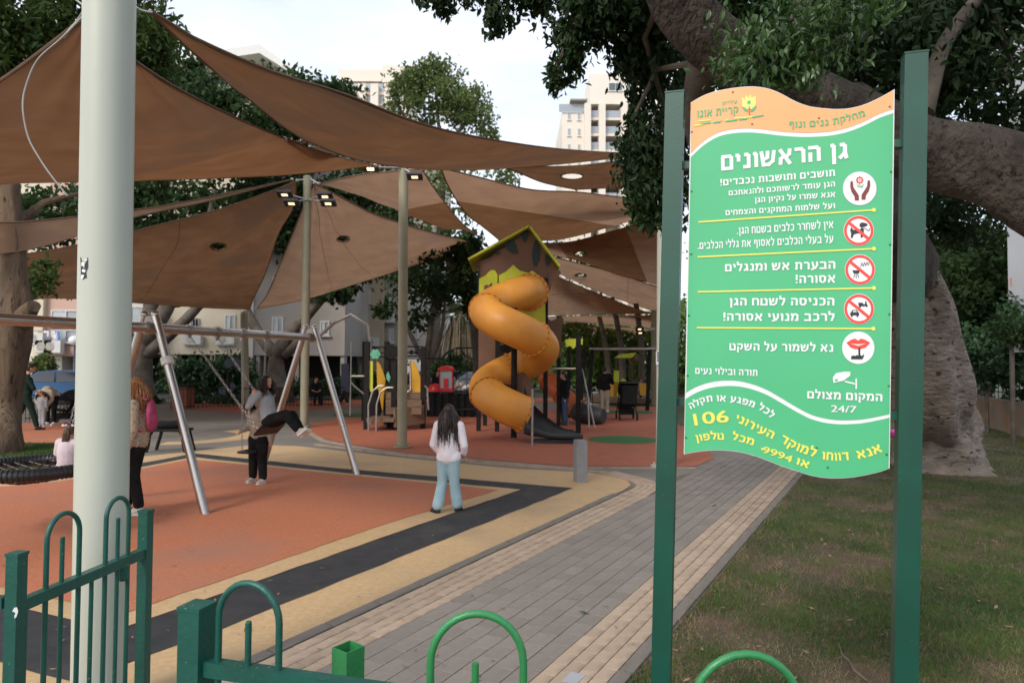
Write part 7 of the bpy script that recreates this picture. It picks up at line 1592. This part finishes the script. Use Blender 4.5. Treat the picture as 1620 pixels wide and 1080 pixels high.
        mb.prism(c0, fd, sdv, [(x * H, y * H) for x, y in pl], .014 * H); mb.build('sole', M['sole' if shoes != 'shoe_dk' else 'shoe_dk'], t)
    # face
    if voxel < .02:
        for s in (-1, 1): mb = MB(); mb.ell(hf(s * .018, .0485, .001), (.008 * H, .004 * H, .0045 * H), 8, 6, HM); mb.build('eye', M['eye'], t, True); mb = MB(); mb.caps(hf(s * .010, .052, .014), .0022 * H, hf(s * .028, .045, .013), .0018 * H, 6); mb.build('eyebrow', M[hair], t)
        mb = MB(); mb.ell(hf(0, .0515, -.034), (.013 * H, .005 * H, .0042 * H), 10, 6, HM); mb.build('mouth', M['lips'], t, True)
    # hair
    u = MB(); u.ell(hf(0, -.010, .024), (.050 * H, .056 * H, .052 * H), 18, 12, HM); u.ell(hf(0, -.024, -.002), (.045 * H, .038 * H, .05 * H), 14, 10, HM)
    o = remesh('hair', u, M[hair], t, voxel * .8, 1)
    if hairstyle != 'short' and hairstyle != 'bald':
        u = MB(); n = 340 if detail else 60; curly = hairstyle == 'curly'
        for q in range(n):
            a = rnd.uniform(-2.5, 2.5) if hairstyle != 'pony' else rnd.uniform(-.5, .5); el = rnd.uniform(-.2, 1.1)
            r_ = .050 * H; p = hf(r_ / H * math.sin(a) * math.cos(el) , -.010 - r_ / H * math.cos(a) * math.cos(el) * 1.05, .012 + .045 * math.sin(el)); ln = hairlen * H * rnd.uniform(.6, 1.05); ph = rnd.uniform(0, 6.3); am = (.014 if curly else .006) * H; pts = [p]; ax = HM @ V((math.sin(a), -math.cos(a), 0)); ax.z = 0
            sp = rnd.uniform(.2, .9) * (1.2 if curly else .45)
            for i in range(1, 8):
                f = i / 7; q_ = p + V((0, 0, -ln * f + .01 * H)) + ax * ((.05 if hairstyle == 'long' else .03) * H * sp * math.sin(f * 2.2) + (.035 if hairstyle == 'long' else .01) * H * min(1, f * 2.5)) + V((math.cos(ph + f * 9), math.sin(ph + f * 9), 0)) * am * (.4 + f); 
                pts.append(q_)
            u.tube(pts, [.0045 * H, .005 * H, .005 * H, .0048 * H, .0042 * H, .0034 * H, .0022 * H, .001 * H], 5, False)
        u.build('hair_locks', M[hair], t, True)
    return t, w
def face_dir(dx, dy): return math.atan2(-dx, dy)   # local +y points to (dx, dy)
# --- woman with auburn hair and knitted jumper, facing left
g = G(213, 815); g.z = .026
pw, ww = person('auburn haired woman in a speckled cream jumper and black trousers behind the foreground pole', g, face_dir(-1, -.25), 1.64,
    dict(look=(-.1, 1, .05), hed=(0, .02, .925), el=(-.135, -.01, .62), hl=(-.14, .03, .47), er=(.12, -.02, .63), hr=(.12, .05, .5), kl=(-.05, .0, .275), al=(-.055, -.045, .045), kr=(.05, .03, .28), ar=(.05, .07, .045)), 'c_knit', 'c_black', 'hair_red', 'shoe', .012, .24, 'long', 1.05, hem=.02)
# --- pink backpack on her back
d_ = Matrix.Rotation(pw.rotation_euler.z, 3, 'Z'); bk = thing('backpack', 'pink backpack worn by the auburn haired woman', 'backpack', pw.location + d_ @ V((0, -.17, 1.0)))
mb = MB(); c = V(pw.location) + d_ @ V((-.03, -.165, 1.17)); mb.ell(c, (.14, .055, .20), 18, 12, d_); mb.ell(c + d_ @ V((0, -.025, -.06)), (.11, .05, .11), 14, 10, d_); remesh('pack', mb, M['c_pink'], bk, .012, 3)
mb = MB()
for s in (-1, 1): mb.tube([c + d_ @ V((s * .09, .03, .2)), c + d_ @ V((s * .10, .14, .245)), c + d_ @ V((s * .1, .30, .16)), c + d_ @ V((s * .1, .31, -.02)), c + d_ @ V((s * .12, .2, -.14)), c + d_ @ V((s * .1, .06, -.18))], .014, 6)
mb.build('strap', M['c_pink'], bk, True)
# --- girl in white hoodie seen from behind
g = G(709, 812); g.z = .02
person('girl in a white hooded top and light blue jeans seen from behind', g, face_dir(.25, 1), 1.33,
    dict(look=(-.2, 1, .1), el=(-.15, -.01, .62), hl=(-.11, .09, .52), er=(.15, -.0, .62), hr=(.12, .10, .52), kl=(-.06, .0, .27), al=(-.085, -.06, .045), kr=(.05, .02, .27), ar=(.07, .06, .045), fl=(-.75, .6, 0)), 'c_white', 'c_jeans', 'hair_dark', 'shoe_dk', .010, .34, 'long', 1.12, trw=1.08, hem=.03, flare=1.35)
hg = bpy.data.objects[[o.name for o in bpy.data.objects if o.get('label', '').startswith('girl in a white hooded')][0]]
mb = MB(); R_ = Matrix.Rotation(hg.rotation_euler.z, 3, 'Z'); c = V(hg.location) + R_ @ V((0, -.07, 1.07)); mb.ell(c + V((0, 0, -.05)), (.10, .045, .06), 16, 10, R_); mb.ell(c + R_ @ V((0, -.0, -.10)), (.06, .035, .05), 12, 8, R_); remesh('hood', mb, M['c_white'], hg, .01, 3)
# --- standing girl behind the swing (black tracksuit trousers)
g = G(408, 765); g.z = .026
person('girl in black tracksuit trousers and cream trainers standing behind the swinging girl', g, face_dir(-.3, -1), 1.32,
    dict(kl=(-.06, .01, .27), al=(-.09, .03, .045), kr=(.06, .01, .275), ar=(.085, -.02, .045), hl=(-.14, -.03, .45), hr=(.1, .16, .60)), 'c_beige', 'c_black', 'hair_dark', 'shoe', .013, .18, 'long', 1.1, trw=1.28)
# --- girl sitting on the raised swing
hh = 1.28; off = SM2 + V((0, 0, .03)); fa = math.atan2(-pr.x, pr.y)
lean = (0, -.14)
pg, wg = person('curly dark-haired girl in a grey jumper and black trousers riding the raised swing', off - V((0, 0, .0)), fa, hh,
    dict(pel=(0, 0, .075), pl=(-.05, .02, .065), pr=(.05, .02, .065), wai=(0, -.03, .16), che=(0, -.055, .27), nek=(0, -.07, .375), hed=(0, -.05, .465), look=(.15, 1, -.1), tilt=(0, 0, 1),
         sl=(-.105, -.065, .345), sr=(.105, -.065, .345), el=(-.17, -.17, .22), er=(.17, -.13, .22), hl=(-.15, -.14, .335), hr=(.15, -.10, .34), kl=(-.055, .235, .13), kr=(.06, .245, .145), al=(-.04, .37, -.035), ar=(.05, .40, -.01), fl=(0, .82, .55), fr=(0, .82, .55), dl=(0, .5, -.85), dr=(0, .5, -.85), curl=.9), 'c_grey', 'c_black', 'hair_dark', 'shoe', .011, .18, 'curly', 1.0, trw=1.15)
# --- small girl on the nest swing
nb = NC + V((.33, .12, 0))
pn_, wn_ = person('small girl with white hair bows and pale pink top in the round swing', V((nb.x, nb.y, .62)), face_dir(.1, 1), 1.05,
    dict(pel=(0, 0, .07), pl=(-.05, .02, .07), pr=(.05, .02, .07), wai=(0, -.01, .16), che=(0, -.01, .26), nek=(0, 0, .365), hed=(0, .03, .46), look=(.1, 1, -.4), sl=(-.1, -.0, .335), sr=(.1, 0, .335), el=(-.15, .03, .22), er=(.15, .03, .22), hl=(-.17, .14, .2), hr=(.17, .14, .2), kl=(-.06, .22, .14), kr=(.06, .22, .14), al=(-.06, .38, .12), ar=(.06, .38, .12), fl=(0, .3, .95), fr=(0, .3, .95), dl=(0, 1, 0), dr=(0, 1, 0)), 'c_pinkwhite', 'c_black', 'hair_brown', 'shoe', .010, .22, 'pony', 1.2)
for s_ in (-1, 1):
    mb = MB(); c = wn_('hed') + V((s_ * .05, -.03, .05)); 
    for q in (-1, 1): mb.ell(c + V((q * .02, -.01, .004)), (.02, .008, .012), 8, 6)
    mb.build('hair_bow', M['c_white'], pn_, True)
# --- far people
V2 = .022
def far(label, px, py, dx, dy, H, J, **k):
    g = G(px, py); g.z = .014; return person(label, g, face_dir(dx, dy), H, J, voxel=V2, detail=0, **k)
far('man in dark green sweatshirt and grey trousers walking beside the left tree', 40, 681, .5, .4, 1.78, dict(kl=(-.055, -.06, .28), al=(-.055, -.16, .06), kr=(.055, .08, .28), ar=(.055, .14, .045), er=(.15, .08, .62), hr=(.14, .2, .5), hed=(0, .05, .92)), top='c_green', trous='c_green', hair='hair_dark', shoes='shoe_dk', sleeve=False)
far('woman in white bending forward over a child at far left', 80, 673, .1, -1, 1.62, dict(pel=(0, -.06, .52), wai=(0, .02, .58), che=(0, .13, .62), nek=(0, .21, .60), hed=(0, .29, .55), look=(0, .5, -.9), tilt=(0, .9, .4), sl=(-.105, .2, .60), sr=(.105, .2, .60), el=(-.13, .22, .46), er=(.13, .22, .46), hl=(-.06, .27, .34), hr=(.06, .27, .34), pl=(-.05, -.05, .5), pr=(.05, -.05, .5)), top='c_beige', trous='c_black', shoes='sole', hairstyle='long', hairlen=.12)
far('small child in grey held by the bending woman', 66, 676, 0, 1, 1.0, dict(), top='c_grey', trous='c_grey', hair='hair_brown', shoes='shoe')
far('seated person in black on a bench beside the olive pole', 498, 641, .6, -1, 1.65, dict(pel=(0, 0, .30), pl=(-.05, .02, .29), pr=(.05, .02, .29), wai=(0, 0, .38), che=(0, .03, .48), nek=(0, .06, .58), hed=(0, .09, .66), look=(0, 1, -.3), sl=(-.1, .06, .55), sr=(.1, .06, .55), el=(-.13, .1, .4), er=(.13, .1, .4), hl=(-.03, .2, .36), hr=(.03, .2, .36), kl=(-.06, .23, .29), kr=(.06, .23, .29), al=(-.07, .24, .045), ar=(.08, .28, .045)), top='c_black', trous='c_black', shoes='shoe_dk', sleeve=False)
g = G(490, 641); t = thing('bench', 'small dark bench under the seated person in black', 'bench', g); mb = MB(); mb.box((g.x + .1, g.y + .02, .40), (1.0, .4, .05)); mb.build('seat', M['blackpost'], t)
for s_ in (-.35, .5): mb = MB(); mb.box((g.x + s_, g.y + .02, .19), (.06, .36, .37)); mb.build('leg', M['blackpost'], t)
far('ponytailed woman in dark jacket and blue jeans beside the black slide posts', 893, 673, -.8, -.2, 1.62, dict(hed=(0, .03, .92)), top='c_black', trous='c_blue', shoes='shoe_dk', hairstyle='pony', hairlen=.2, topw=1.15, trw=1.15)
far('man in black top and pale trousers seen from behind beyond the straight slide', 957, 652, .4, 1, 1.75, dict(er=(.15, .08, .64), hr=(.1, .18, .72)), top='c_black', trous='c_beige', shoes='sole', topw=1.3)
far('child in grey shirt standing on the playhouse deck', 1013, 640, .8, -.3, 1.2, dict(), top='c_grey', trous='c_black', shoes='shoe')
far('person in black leaning over the toy stall left of the cart', 690, 643, .5, -1, 1.6, dict(che=(0, .04, .71), nek=(0, .07, .8), hed=(0, .1, .88), look=(0, 1, -.4), el=(-.14, .1, .6), er=(.14, .1, .6), hl=(-.08, .2, .5), hr=(.08, .2, .5)), top='c_black', trous='c_black', shoes='shoe_dk', sleeve=False)
far('dark-haired person behind the stall right of the cart', 713, 640, 0, -1, 1.45, dict(), top='c_grey', trous='c_black', shoes='shoe_dk')
